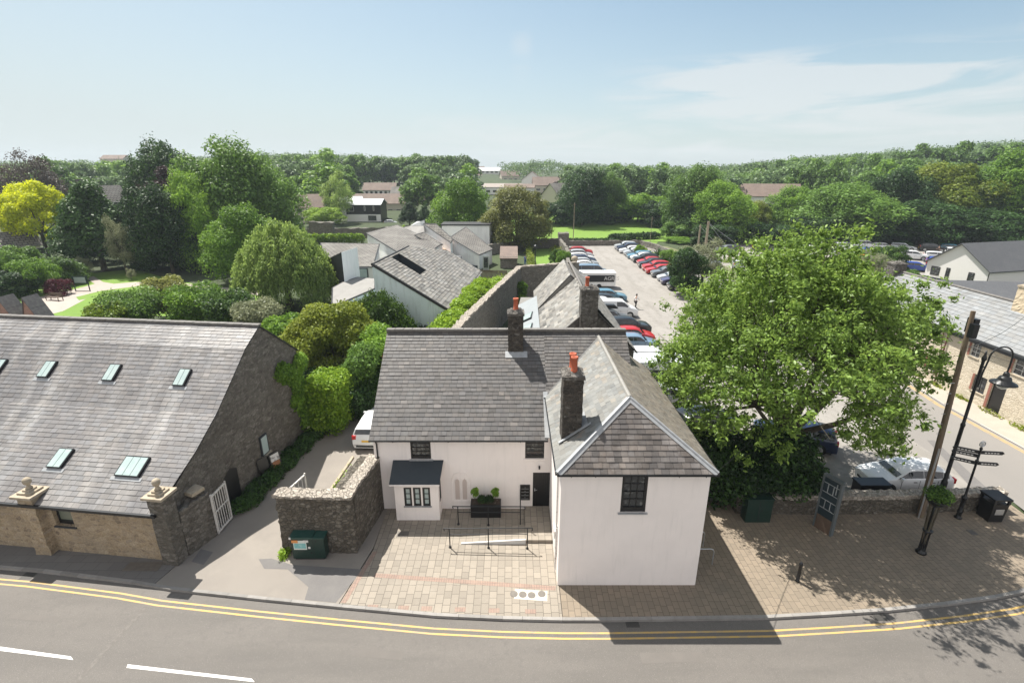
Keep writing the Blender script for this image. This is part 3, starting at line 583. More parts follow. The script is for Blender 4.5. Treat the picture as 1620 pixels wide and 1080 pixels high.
# roof deck + slates
rf = MB()
slates(rf, [(X0-.12, 20.97, 4.0), (1.70, 20.97, 4.0), (1.70, 26, 7.78), (X0-.12, 26, 7.78)], .31, .245, seed=3, var=.11, deck=1, tint=(.03, (1.45, 1.4, 1.35)))
slates(rf, [(1.70, 22.4, 5.075), (6.12, 22.4, 5.075), (6.12, 26, 7.78), (1.70, 26, 7.78)], .31, .235, seed=4, var=.13, deck=1, tint=(.05, (1.5, 1.45, 1.4)))
slates(rf, [(X0-.12, 31.1, 4.0), (6.12, 31.1, 4.0), (6.12, 26, 7.78), (X0-.12, 26, 7.78)], .5, .4, seed=5, deck=1)
ro = rf.build('roof', [SLATE, TRIM], H); ro['label'] = 'long weathered grey slate roof of the main range'
r2 = MB(); r2.obox((X0-.14, 26, 7.77), (1, 0, 0), (0, 1, 0), (0, 0, 1), 0, 12.86, -.13, .13, -.02, .10)
for k in range(28): r2.obox((X0-.14+.46*k, 26, 7.77), (1, 0, 0), (0, 1, 0), (0, 0, 1), .01, .44, -.15, .15, .03+.01*hsh(k, 2), .115+.012*hsh(k, 1))
sub(r2, 'ridge_tiles', RIDGE, ro, H)
er = MB(); A, B, C_, D = (1.68, 16.1, 5.38), (7.62, 16.1, 5.38), (4.63, 18.12, 7.5), (4.63, 26.5, 7.5)
slates(er, [(A[0], 16.1, 5.38), C_, (4.63, 25.75, 7.5), (1.68, 22.9, 5.38)], .32, .26, seed=8, deck=1, m=0, tint=(.08, (1.2, 1.1, 1.0)), var=.12)
ero = er.build('roof', [SLATEG, TRIM], H); ero['label'] = 'left slope of the wing roof in green-grey slates'
er = MB(); slates(er, [(B[0], 16.1, 5.38), (7.62, 26.6, 5.38), (4.63, 26.6, 7.5), C_], .3, .22, seed=9, deck=1, m=0, var=.1)
ero2 = er.build('roof', [mat('moss_brown_slate', (.15, .132, .108), .8, col=True, noise=[(1.5, .6, (1, 1, 1), (.10, .09, .07)), (5, .5, (1, 1, 1), (.22, .20, .17), (.5, .7))], bump=(22, .5, .01)), TRIM], H); ero2['label'] = 'right slope of the wing roof in mossy brown slates'
er = MB(); slates(er, [A, B, C_], .3, .225, seed=10, deck=1, m=0, var=.17)
ero3 = er.build('roof', [SLATEH, TRIM], H); ero3['label'] = 'front hip of the wing roof in streaky brown slates'
er = MB()
for a, b in ((A, C_), (B, C_)):
    a, b = Vector(a)+Vector((0, 0, .035)), Vector(b)+Vector((0, 0, .04)); er.cyl(a, b, .055, .055, 8)
    d = (b-a).normalized(); s_ = -1 if a.x < 4 else 1
    for nrm in (Vector((0, -2.12, 2.02)).normalized(), Vector((s_*2.12, 0, 2.95)).normalized()):
        t = d.cross(nrm).normalized()*(-s_ if nrm.y < -.1 else s_)
        if (t.dot(Vector((-s_, 0, -.2))) < 0) == (nrm.y < -.1): t = -t
        er.face([a+nrm*.02, b+nrm*.02, b+nrm*.012+t*.17, a+nrm*.012+t*.17])
er.build('hip_flashing', LEAD, H)
er = MB(); er.cyl((4.63, 18.1, 7.53), (4.63, 26.3, 7.53), .085, .085, 8); 
er.build('ridge_roll', mat('grey_ridge', (.27, .26, .24), .8, noise=[(6, .5, (1, 1, 1), (.18, .17, .15))]), H)
er = MB()   # valley flashings where the wing meets the main slope
for a, b, sx in (((1.70, 22.85, 5.43), (4.63, 25.62, 7.53), 1), ((6.12, 24.1, 6.36), (4.63, 25.62, 7.53), -1)):
    a, b = Vector(a), Vector(b); er.obox(a, (b-a).normalized(), Vector((sx, -1, 0)).normalized(), (0, 0, 1), 0, (b-a).length, -.05, .05, -.03, .015)
er.build('valley_flashing', TRIM, H)
er = MB(); er.obox((1.55, 22.9, 5.3), (1, 0, 0), (0, 1, 0), (0, 0, 1), 0, .5, -.25, .1, .06, .11); er.obox((1.66, 21.0, 4.07), (0, 1, .755), (1, 0, 0), (0, 0, 1), 0, 1.95, -.12, .1, 0, .03); er.build('stepped_flashing', LEAD, H)
# gutters and pipes
er = MB(); er.box(X0-.12, 1.69, 20.88, 20.99, 3.93, 4.0); er.box(1.66, 7.64, 16.02, 16.13, 5.29, 5.37); er.box(1.60, 1.70, 16.12, 22.8, 5.29, 5.37); er.box(7.60, 7.70, 16.12, 26.5, 5.29, 5.37)
for x in (-5.6, -4.3, -3.0, -1.7, -.7, .4, 1.3): er.box(x-.012, x+.012, 20.95, YF, 3.86, 3.93)
for x in (2.2, 3.1, 4.7, 6.2, 7.2): er.box(x-.012, x+.012, 16.1, EYF, 5.2, 5.29)
er.build('gutter', BLACKM, H)
er = MB(); er.tube([(-6.42, 20.95, 3.93), (-6.42, 21.12, 3.7), (-6.42, 21.12, .1)], .04)
for z in (.35, 1.6, 2.9): er.cyl((-6.42, 21.12, z), (-6.42, 21.12, z+.06), .055)
er.build('downpipe', BLACKM, H)
er = MB(); er.tube([(1.80, 17.0, .15), (1.80, 17.0, 5.3)], .035); er.box(1.78, 1.85, 17.6, 18.2, 1.2, 1.55); er.box(1.79, 1.85, 16.9, 17.2, .9, 2.3); er.build('service_pipe', WHMET, H)
U, NN = (1, 0, 0), (0, -1, 0)
window(H, (0, YF, 0), U, NN, -4.85, 2.83, -3.88, 3.93, .11, 4, 4, BLACK, GLASS, .07, .022, .10, sill=LEAD, label='upper window over the bay')
window(H, (0, YF, 0), U, NN, .63, 2.86, 1.54, 3.93, .11, 4, 4, BLACK, GLASS, .07, .022, .08, sill=WHITE, label='upper window over the door')
window(H, (0, EYF, 0), U, NN, 4.15, 3.53, 5.12, 5.2, .11, 3, 4, BLACK, GLASS, .10, .03, .10, sill=LEAD, label='tall window in the road-facing wing')
d_ = MB(); d_.box(DX[0], 1.91, YF+.06, YF+.12, .1, 2.08)
for k in range(8): d_.box(DX[0]+.05+k*.103, DX[0]+.05+k*.103+.092, YF+.045, YF+.06, .14, 2.0)
do = d_.build('door', BLACK, H); sub(MB().box(1.10, 1.14, YF, YF+.05, 1.02, 1.16).tube([(1.12, YF-.01, 1.09), (1.23, YF-.01, 1.09)], .012), 'handle', GALV, do, H)
# bay
b_ = MB(); BX0, BX1, BY = -5.55, -3.47, 20.32
wall_holes(b_, (BX0, BY, 0), U, NN, BX1-BX0, 2.12, [(.44, .82, .80, 1.84), (.88, .82, 1.24, 1.84), (1.32, .82, 1.68, 1.84)], .08)
wall_holes(b_, (BX1, BY, 0), (0, 1, 0), (1, 0, 0), .88, 2.12, [(.3, .85, .62, 1.84)], .06); b_.face([(BX0, BY, 0), (BX0, BY, 2.12), (BX0, YF, 2.6), (BX0, YF, 0)]); b_.face([(BX1, BY, 2.12), (BX1, YF, 2.12), (BX1, YF, 2.7)])
b_.face([(BX0, BY+.02, 2.12), (BX1, BY+.02, 2.12), (BX1, YF, 2.12), (BX0, YF, 2.12)])
bo = b_.build('bay', WHITE, H); bo['label'] = 'small square bay with three black casements'
for a in (.44, .88, 1.32):
    f = window(H, (BX0, BY, 0), U, NN, a, .82, a+.36, 1.84, .07, 1, 3, BLACK, GLASSL, .085, .02)
f = window(H, (BX1, BY, 0), (0, 1, 0), (1, 0, 0), .3, .85, .62, 1.84, .05, 1, 3, BLACK, GLASS, .06, .02)
s_ = MB().box(BX0+.4, BX0+1.72, BY-.05, BY+.02, .755, .818); sub(s_, 'sill', LEAD, bo, H)
s_ = MB().slab([(-5.72, 20.14, 2.16), (-3.38, 20.14, 2.16), (-3.30, 21.19, 2.78), (-5.72, 21.19, 2.78)], .04); br = sub(s_, 'bay_roof', BAYROOF, bo, H)
s_ = MB().box(-5.72, -3.38, 20.11, 20.16, 2.05, 2.12); sub(s_, 'fascia', WHITE, bo, H)
n_ = MB()
for cx_ in (-2.68, -2.32):
    pts = [(cx_-.13, .55), (cx_-.13, 1.55), (cx_-.10, 1.68), (cx_-.04, 1.72), (cx_, 1.82), (cx_+.04, 1.72), (cx_+.10, 1.68), (cx_+.13, 1.55), (cx_+.13, .55)]
    n_.face([(x, YF-.006, z) for x, z in pts][::-1], 1)
    for p, q in zip(pts[:-1], pts[1:]): n_.cyl((p[0], YF-.012, p[1]), (q[0], YF-.012, q[1]), .022, .022, 6, 0)
n_.tube([(-2.95, YF-.012, .5), (-2.95, YF-.012, 1.7), (-2.8, YF-.012, 2.0), (-2.5, YF-.012, 2.13), (-2.2, YF-.012, 2.0), (-2.05, YF-.012, 1.7), (-2.05, YF-.012, .5)], .022, 6); n_.box(-2.95, -2.05, YF-.04, YF, .44, .5)
n_.build('blind_lancets', [WHITE, mat('pinkish_niche', (.55, .47, .43), .85)], H)
mp_ = MB().box(.40, .88, YF-.07, YF-.003, .55, 1.40)
mo = mp_.build('letterbox_panel', BLACK, H); q = MB()
for i in range(4): q.box(.46, .82, YF-.076, YF-.07, .62+.19*i, .64+.19*i); q.box(.62, .66, YF-.078, YF-.07, .72+.19*i-.03, .74+.19*i-.03)
sub(q, 'letter_slot', GALV, mo, H)
er = MB(); er.lathe([(.03, 0), (.045, .02), (.045, .16), (.03, .18)], (1.32, YF-.09, 2.32), 10); er.box(1.30, 1.34, YF-.08, YF, 2.38, 2.42); er.build('wall_light', BLACKM, H)
# chimneys
def chimney(name, x0, x1, y0, y1, zb, zt, m, pots, lab, root, capm=CHIMST2):
    c = MB(); rough_box(c, (x0, y0, zb), (1, 0, 0), (0, 1, 0), x1-x0, y1-y0, zt-zb-.22, .13, .018, .01)
    o = c.build(name, m, root); o['label'] = lab
    c = MB(); rough_box(c, (x0-.05, y0-.05, zt-.23), (1, 0, 0), (0, 1, 0), x1-x0+.1, y1-y0+.1, .13, .15, .012, .02); rough_box(c, (x0+.02, y0+.02, zt-.1), (1, 0, 0), (0, 1, 0), x1-x0-.04, y1-y0-.04, .14, .15, .01, .03, taper=.35); sub(c, 'chimney_cap', capm, o, root)
    for px_, py_ in pots:
        c = MB(); pot(c, px_, py_, zt); sub(c, 'chimney_pot', TERRA, o, root, True)
chimney('chimney', -.2, .58, 24.85, 25.65, 6.5, 9.15, CHIMST, [(.2, 25.2)], 'square chimney near the main ridge with one red pot', H)
f_ = MB(); f_.obox((-.35, 24.6, 6.72), (1, 0, 0), (0, 1, .755), (0, -.755, 1), 0, 1.15, 0, .32, .02, .045); f_.build('chimney_flashing', LEAD, H)
chimney('chimney', 2.0, 2.78, 18.0, 18.95, 5.0, 8.55, CHIMST, [(2.42, 18.28), (2.40, 18.66)], 'tall mossy chimney with twin red pots on the wing', H)
f_ = MB(); f_.obox((1.9, 17.85, 5.58), (1, 0, .71), (0, 1, 0), (-.71, 0, 1), 0, 1.25, 0, .14, .03, .05); f_.obox((2.8, 17.9, 6.22), (1, 0, .71), (0, 1, 0), (-.71, 0, 1), 0, .25, 0, 1.15, .03, .05); f_.build('chimney_flashing', LEAD, H)
# entrance ramp and landing
rm = MB(); rm.mesh([(-2.3, 18.75, 0.006), (-2.3, 19.8, 0.006), (.62, 19.8, .006), (.62, 18.75, .006), (.62, 18.75, .16), (.62, 19.8, .16)], [(0, 3, 4), (1, 5, 2), (0, 4, 5, 1), (3, 2, 5, 4)]); rm.box(.623, 1.84, 18.75, 21.19, .0, .16); rm.box(-2.95, .62, 19.803, 20.45, 0.0, .008)
struct('entrance_ramp', rm, PAVE)
rm = MB().mesh([(-2.3, 18.66, 0), (.62, 18.66, 0), (.62, 18.66, .24), (-2.3, 18.66, .04), (-2.3, 18.74, 0), (.62, 18.74, 0), (.62, 18.74, .24), (-2.3, 18.74, .04)], [(0, 1, 2, 3), (7, 6, 5, 4), (3, 2, 6, 7), (0, 3, 7, 4), (1, 5, 6, 2)])
struct('ramp_edge', rm, mat('pale_concrete', (.55, .54, .52), .8, noise=[(5, .4, (1, 1, 1), (.42, .41, .4))]))
def rail(pts, lab, tall=None):
    r = thing('handrail', (pts[0][0], pts[0][1], 0), lab, 'handrail', 'black entrance handrails')
    for i, (x, y) in enumerate(pts):
        h = 1.02+.05*i; p = MB().cyl((x, y, 0), (x, y, tall if (tall and i == len(pts)-1) else h), .026).cyl((x, y, 0), (x, y, .05), .06); p.build('post', BLACKM, r)
    a, b = Vector((*pts[0], 0)), Vector((*pts[-1], 0)); d = (b-a).normalized()
    t = MB(); A_ = a+Vector((0, 0, 1.02)); B_ = b+Vector((0, 0, 1.12)); t.tube([A_-d*.22+Vector((0, 0, -.12)), A_-d*.25, A_, B_, B_+d*.22, B_+d*.22+Vector((0, 0, -.14))], .024); t.build('top_rail', BLACKM, r)
    t = MB(); t.tube([a+Vector((0, 0, .70)), b+Vector((0, 0, .80))], .02); t.build('lower_rail', BLACKM, r)
    return r
rail([(-2.77, 18.46), (-1.05, 18.42), (.68, 18.38)], 'black tubular handrail nearest the road across the paved forecourt')
rail([(-2.55, 20.0), (-1.12, 19.93), (.39, 19.86)], 'black handrail beside the planter with one tall end post', tall=2.05)
# ================================================================ the barn on the left
Bn = thing('stone_barn', (-20, 23, 0), 'long stone barn with a sweeping slate roof and rooflights beside the lane', 'barn')
bo_ = Vector((-14.45, 17.62, 0)); ba = Vector((-.993, .119, 0)); bb = Vector((.119, .993, 0)); Zv = Vector((0, 0, 1))
bp = lambda a, b, z=0: bo_+ba*a+bb*b+Zv*z
BP = [(-.28, 2.62), (2.2, 4.08), (3.9, 5.12), (5.4, 6.3), (6.7, 7.35), (8.15, 8.15)]          # front slope profile (b, z)
w = MB(); wall_holes(w, bp(.35, 0), ba, -bb, 32, 2.72, [(4.15, 1.35, 5.05, 2.55)], .25); w.build('front_wall', BARNST, Bn)
# gable built as a roughened sheet following the roof profile
g = MB(); cols = []
def prof(b):
    P_ = BP+[(11.3, 5.7)]
    for (b0, z0), (b1, z1) in zip(P_[:-1], P_[1:]):
        if b <= b1: return z0+(z1-z0)*(b-b0)/(b1-b0)
    return 5.7
nb, nzv = 40, 26; V = []
for i in range(nb+1):
    b = 11.3*i/nb; zt = prof(b)-.03
    for j in range(nzv+1):
        z = zt*j/nzv; V.append(bp(0+.045*(hsh(i, j, 3)-.5), b, z))
g.mesh(V, [(i*(nzv+1)+j, (i+1)*(nzv+1)+j, (i+1)*(nzv+1)+j+1, i*(nzv+1)+j+1) for i in range(nb) for j in range(nzv)])
rough_box(g, bp(11.9, 11.3), -ba, -bb, 11.9, .5, 5.7, .4, .02)
g.face([bp(11.9, 11.2, 0), bp(32, 11.2, 0), bp(32, 11.2, 5.7), bp(11.9, 11.2, 5.7)])
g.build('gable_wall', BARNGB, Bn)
r_ = MB()
for (b0, z0), (b1, z1) in zip(BP[:-1], BP[1:]):
    slates(r_, [bp(-.06 if b0 > 1 else .18, b0, z0), bp(31, b0, z0), bp(31, b1, z1), bp(-.06, b1, z1)], .35, .245, .015, seed=int(b0*10)+40, var=.085, deck=1, dt=.06)
slates(r_, [bp(-.06, 11.45, 5.62), bp(31, 11.45, 5.62), bp(31, 8.15, 8.15), bp(-.06, 8.15, 8.15)], .5, .4, seed=55, deck=1)
bro = r_.build('roof', [SLATEB, TRIM], Bn)
q = MB()
for k in range(66): q.obox(bp(-.08+.47*k, 8.15, 8.13), ba, bb, Zv, .01, .46, -.15, .15, .0, .10+.012*hsh(k, 7))
sub(q, 'ridge_tiles', RIDGE, bro, Bn)
q = MB(); q.obox(bp(.1, -.36, 2.5), ba, bb, Zv, 0, 31, -.06, .06, 0, .12)
q.build('gutter', BLACKM, Bn)
q = MB(); q.tube([bp(.25, -.36, 2.5), bp(.35, -.08, 2.3), bp(.35, -.08, .05)], .045); q.build('downpipe', BLACKM, Bn)
def roofpt(a, b, up=0):
    for (b0, z0), (b1, z1) in zip(BP[:-1], BP[1:]):
        if b <= b1:
            s_ = Vector((0, b1-b0, z1-z0)).normalized(); sl_ = (bb*s_.y+Zv*s_.z); n_ = ba.cross(sl_); n_ = n_ if n_.z > 0 else -n_
            return bp(a, b, z0+(z1-z0)*(b-b0)/(b1-b0)), sl_.normalized(), n_.normalized()
def rooflight(root, p, u, sl_, n_, w, h, bars, label=None, tilt=.0):
    f = MB(); f.obox(p, u, sl_, n_, -w/2, w/2, -h/2, h/2, .0, .13)
    fo = f.build('rooflight', BLACKM, root)
    if label: fo['label'] = label
    g_ = MB()
    for i in range(bars+1):
        a0 = -w/2+.04+(w-.08)*i/(bars+1); a1 = -w/2+.04+(w-.08)*(i+1)/(bars+1); g_.obox(p, u, sl_, n_, a0+.012, a1-.012, -h/2+.03, h/2-.05, .13, .148)
    sub(g_, 'pane', GLASSL, fo, root)
    g_ = MB().obox(p, u, sl_, n_, -w/2-.16, w/2+.16, -h/2-.17, -h/2, .022, .036); sub(g_, 'apron_flashing', LEAD, fo, root)
def ray_roof(px, py):
    # where the sight line through a photo pixel meets the barn roof
    best = None
    for k in range(400):
        Y = 16+k*.04; p = at(px, py, Y); l = p-bo_; a, b = l.dot(ba), l.dot(bb)
        if b < BP[0][0] or b > BP[-1][0]: continue
        if p.z <= prof(b): return a, b
    return (5, 4)
for px_, py_, w_, h_, n_ in ((-2, 582, .62, .95, 1), (77, 586, .62, .95, 1), (179, 591, .62, .95, 1), (290, 599, .62, .95, 1), (98, 726, .72, .95, 1), (212, 740, 1.15, .95, 2)):
    a, b = ray_roof(px_, py_); p, sl_, nn = roofpt(a, b); rooflight(Bn, p, ba if ba.cross(sl_).dot(nn) > 0 else -ba, sl_, nn, w_, h_, n_)
window(Bn, bp(.35, 0), ba, -bb, 4.15, 1.35, 5.05, 2.55, .22, 1, 1, BLACK, mat('dull_green_glass', (.17, .19, .15), .25), .05, .02, .12, sill=DKROOF)
def pier(a, b, h, wd, ball, lab):
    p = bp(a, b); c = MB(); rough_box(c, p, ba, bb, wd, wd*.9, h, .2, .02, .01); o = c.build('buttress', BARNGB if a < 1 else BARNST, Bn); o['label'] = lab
    ce = p+ba*wd/2+bb*wd*.45
    c = MB(); c.obox(ce, ba, bb, Zv, -wd/2-.12, wd/2+.12, -wd/2-.1, wd/2+.1, h-.02, h+.09); c.obox(ce, ba, bb, Zv, -wd/2+.06, wd/2-.06, -wd/2+.08, wd/2-.08, h+.09, h+.17); c.obox(ce, ba, bb, Zv, -.17, .17, -.17, .17, h+.17, h+.24)
    sub(c, 'cap_stone', CAPST, o, Bn)
    c = MB(); c.lathe([(.10, h+.24), (.13, h+.27), (.075, h+.36), (.06, h+.42), (.10, h+.45), (.145, h+.52), (.16, h+.60), (.145, h+.68), (.09, h+.74), (.02, h+.765)], ce, 16); sub(c, 'ball_finial', CAPST, o, Bn, True)
pier(-.28, -.27, 3.35, .68, True, 'right corner buttress with a ball finial')
pier(5.72, -.35, 2.95, .75, True, 'left buttress with a ball finial')
q = MB(); 
for b0, b1, z1 in ((3.55, 4.5, 2.05),):
    q.face([bp(-.035, b0, 0), bp(-.035, b1, 0), bp(-.035, b1, z1-.25), bp(-.035, (b0+b1)/2, z1), bp(-.035, b0, z1-.25)])
q.build('doorway', BLACK, Bn)
q = MB(); q.obox(bp(-.07, 6.55, 1.15), bb, ba, Zv, 0, .62, -.02, .1, 0, 1.15); f = q.build('window', DKROOF, Bn); sub(MB().obox(bp(-.08, 6.62, 1.22), bb, ba, Zv, 0, .48, -.02, .02, 0, 1.0), 'pane', GLASSL, f, Bn); sub(MB().obox(bp(-.12, 6.5, 1.08), bb, ba, Zv, 0, .75, -.08, .1, 0, .08), 'sill', CAPST, f, Bn)
# twin brick gables of the range behind the barn ridge
for k, (px_, yy) in enumerate(((32, 28.9), (70, 28.9))):
    p = at(px_-10, 500, yy); R_ = thing('brick_gable', (p.x, yy, 0), ('leftmost' if k == 0 else 'second')+' small red brick gable end with stone coping rising behind the barn ridge', 'brick gable', 'brick gables behind the barn ridge')
    q = MB(); W_ = .62; zt = at(25, 470, yy).z; zb_ = 7.2; lft = p.x-W_*.9; rgt = p.x+W_*1.1; ax_ = p.x-.12
    q.mesh([(lft, yy-.45, zb_), (rgt, yy-.45, zb_), (ax_, yy-.45, zt), (lft, yy+.45, zb_), (rgt, yy+.45, zb_), (ax_, yy+.45, zt), (lft, yy-.45, 0), (rgt, yy-.45, 0), (lft, yy+.45, 0), (rgt, yy+.45, 0)], [(0, 1, 2), (5, 4, 3), (6, 7, 1, 0), (9, 8, 3, 4), (7, 9, 4, 1), (8, 6, 0, 3)])
    q.build('wall', REDBR, R_)
    q = MB()
    for e_x in (lft, rgt):
        a_ = Vector((ax_, yy, zt+.02)); b_ = Vector((e_x, yy, zb_)); d_ = (b_-a_).normalized()
        for t_ in range(5): q.obox(a_+d_*((b_-a_).length*t_/5), d_, (0, 1, 0), Vector((0, 0, 1)), .01, (b_-a_).length/5-.01, -.52, .52, -.02, .09+.015*hsh(t_, e_x))
    q.build('coping', RIDGE, R_)
# stub wall with the iron gates
Gw = thing('gate_wall', (-13.7, 18.6, 0), 'short dark rubble wall joining the barn corner to the white gate', 'wall')
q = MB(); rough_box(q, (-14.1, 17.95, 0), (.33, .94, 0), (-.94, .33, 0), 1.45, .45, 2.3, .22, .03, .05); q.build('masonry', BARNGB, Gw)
q = MB(); rough_box(q, (-13.95, 18.75, 0), (.33, .94, 0), (-.94, .33, 0), .55, .52, 2.5, .2, .02, .01); q.build('gate_pier', RUBBLE, Gw)
q = MB(); rough_box(q, (-13.9, 18.65, 2.5), (.33, .94, 0), (-.94, .33, 0), .6, .5, .16, .2, .015, .03); q.build('cap_stone', CAPST, Gw)
def gate(loc, rz, lab, m, w_=1.15, h=2.15):
    r = thing('iron_gate', loc, lab, 'gate', 'open iron gates to the lane', rz)
    f = MB()
    for z in (.12, h-.12): f.box(0, w_, -.03, .03, z-.035, z+.035)
    f.box(0, .07, -.035, .035, .05, h); f.box(w_-.06, w_, -.03, .03, .1, h-.02); f.build('frame', m, r, local=True)
    n = 7
    for i in range(1, n): MB().cyl((w_*i/n, 0, .12), (w_*i/n, 0, h-.05), .02, .02, 6).build('bar', m, r, local=True)
    MB().box(.0, w_, -.02, .02, h*.52, h*.52+.05).build('mid_rail', m, r, local=True)
gate((-13.55, 19.25, .03), R(88), 'peeling white iron gate standing open against the barn wall', WHMET)
gate((-10.45, 19.2, .03), R(76), 'iron gate with a white top rail standing open behind the rubble yard wall', WHMET, 1.9, 2.15)
# L-shaped yard wall
Yw = thing('rubble_yard_wall', (-8.4, 18.4, 0), 'dark rubble yard wall with pale mortared top turning the corner beside the forecourt', 'wall')
q = MB(); rough_box(q, (-10.12, 18.22, 0), (1, -.045, 0), (.045, 1, 0), 3.3, .5, 2.86, .16, .035, .05, taper=.02); rough_box(q, (-7.32, 18.5, 0), (.15, .989, 0), (-.989, .15, 0), 2.95, .0001+.5, 2.84, .16, .03, .05)
q.obox((-7.28, 18.5, 0), (.15, .989, 0), (.989, -.15, 0), (0, 0, 1), 0, 2.8, 0, .5, 0, 2.8); q.build('masonry', RUBBLE, Yw)
q = MB(); rough_box(q, (-10.17, 18.15, 2.82), (1, -.045, 0), (.045, 1, 0), 3.42, .62, .12, .16, .03, .045); rough_box(q, (-6.78, 18.62, 2.8), (.16, .987, 0), (-.987, .16, 0), 2.75, .6, .14, .16, .03, .045); q.build('mortared_top', COPE, Yw)
# cabinet
Cb = thing('utility_cabinet', (-8.75, 17.9, 0), 'dark green street cabinet with a pale blue poster against the rubble wall', 'utility cabinet')
q = MB(); q.box(-9.45, -8.05, 17.70, 18.12, .08, 1.12); q.build('body', DKGREEN, Cb); q = MB().box(-9.38, -8.12, 17.74, 18.10, .0, .08); q.build('plinth', TRIM, Cb)
q = MB(); q.box(-9.50, -8.52, 17.66, 18.16, 1.12, 1.19); q.box(-8.50, -8.0, 17.66, 18.16, 1.12, 1.17); q.build('lid', mat('green_lid', (.012, .055, .045), .35, noise=[(8, .4, (1, 1, 1), (.05, .09, .08))]), Cb)
q = MB(); q.box(-8.52, -8.51, 17.692, 17.70, .12, 1.1); q.box(-8.66, -8.60, 17.685, 17.70, .35, .41); q.box(-8.4, -8.36, 17.685, 17.70, .95, 1.0); q.box(-8.30, -8.26, 17.685, 17.70, .3, .34); q.build('door_seam', TRIM, Cb)
q = MB(); q.box(-9.36, -8.80, 17.689, 17.697, .55, 1.02); po = q.build('poster', mat('pale_poster', (.62, .66, .62), .6), Cb)
q = MB(); q.box(-9.33, -8.83, 17.684, 17.689, .62, .88); sub(q, 'poster_picture', mat('turquoise_print', (.16, .42, .42), .6, noise=[(5, .6, (1, 1, 1), (.4, .6, .58))]), po, Cb)
q = MB(); q.box(-9.42, -9.15, 17.682, 17.689, .90, 1.04); sub(q, 'orange_sticker', mat('orange_print', (.62, .26, .08), .6), po, Cb)
q = MB(); q.box(-8.92, -8.70, 17.682, 17.69, .93, 1.04); q.box(-8.74, -8.65, 17.682, 17.70, .60, .70); q.box(-9.50, -9.42, 17.655, 17.68, 1.10, 1.195); q.build('white_sticker', WLINE, Cb)
# a-boards
for k, (x, y, c2, lb) in enumerate(((-12.95, 24.3, True, 'black folded pavement board with a brown and white poster leaning by the barn'), (-13.35, 23.75, False, 'plain dark pavement board lying against the barn wall beside the postered one'))):
    r = thing('pavement_board', (x, y, 0), lb, 'pavement board', 'pavement boards by the barn', R(62)); r.rotation_euler = (R(-12), 0, R(62))
    MB().box(-.32, .32, -.03, .03, .02, 1.25).build('board', BLACK, r, local=True)
    if c2:
        MB().box(-.26, .26, -.036, -.03, .78, 1.18).build('poster', mat('white_print', (.6, .6, .58), .6, noise=[(6, .8, (1, 1, 1), (.1, .1, .1), (.5, .6))]), r, local=True)
        MB().box(-.22, .22, -.036, -.03, .42, .76).build('brown_panel', mat('brown_print', (.28, .12, .05), .6), r, local=True)
        MB().box(-.33, .33, .25, .29, .0, 1.2).build('rear_leaf', BLACK, r, local=True)
# planter with topiary
Pl = thing('planter', (-1.27, 20.75, 0), 'square black planter trough with two standard bushes and clipped balls', 'planter')
q = MB(); q.box(-2.0, -.54, 20.5, 21.02, .0, .72); q.build('trough', BLACK, Pl)
q = MB(); q.box(-1.95, -.59, 20.55, 20.97, .72, .735); q.build('soil', mat('pot_soil', (.05, .035, .025), .95, noise=[(12, .6, (1, 1, 1), (.3, .28, .25), (.6, .66))]), Pl)
# drains and covers
CAST = mat('cast_iron', (.14, .125, .11), .6, metal=.3, noise=[(6, .5, (1, 1, 1), (.2, .18, .155))], bump=(60, .5, .006))
fr = plate('cover_surround', [(.08, 15.6), (1.38, 15.48), (1.42, 15.98), (.12, 16.10)], .006, mat('pale_mortar', (.50, .47, .41), .85))
for k, (px_, py_) in enumerate(((813, 939), (827, 940), (841, 941), (857, 939))):
    g = gp(px_, py_); c = MB(); c.lathe([(.155, 0), (.155, .012), (.14, .013)], (g[0], g[1], .004), 20)
    for j in range(-3, 4): c.box(g[0]+j*.036-.007, g[0]+j*.036+.007, g[1]-.11, g[1]+.11, .016, .021)
    tag(c.build('drain_cover', CAST), ['leftmost', 'second', 'third', 'rightmost'][k]+' of four round iron covers in a row set in the paving by the wing', 'drain cover', 'round iron covers in the forecourt')
def cover(px0, py0, px1, py1, lab, name='drain_cover'):
    a, b = gp(px0, py0), gp(px1, py1); c = MB(); c.box(a[0], b[0], b[1], a[1], .004, .014); n = 5
    for j in range(n): 
        yy = b[1]+(a[1]-b[1])*(j+.5)/n; c.box(a[0]+.04, b[0]-.04, yy-.012, yy+.012, .014, .02)
    tag(c.build(name, CAST), lab, 'drain cover')
cover(629, 840, 645, 849, 'small square iron grating beside the bay window corner'); cover(206, 889, 248, 903, 'large square cover in the shaded pavement before the barn'); cover(1528, 838, 1549, 846, 'small pale framed cover in the shaded pavement near the litter bin')
# cycle hoops
for k, (y, lb) in enumerate(((17.45, 'steel cycle hoop nearest the road beside the white wing'), (18.55, 'middle steel cycle hoop beside the white wing'), (19.7, 'rear steel cycle hoop in the shade of the white wing'))):
    c = MB(); P_ = [(7.75, y, 0), (7.75, y, .66), (7.80, y, .76), (7.90, y, .8), (8.42, y, .8), (8.52, y, .76), (8.57, y, .66), (8.57, y, 0)]; c.tube(P_, .026, 10)
    tag(c.build('cycle_hoop', GALV, smooth=False), lb, 'cycle stand', 'steel cycle hoops')
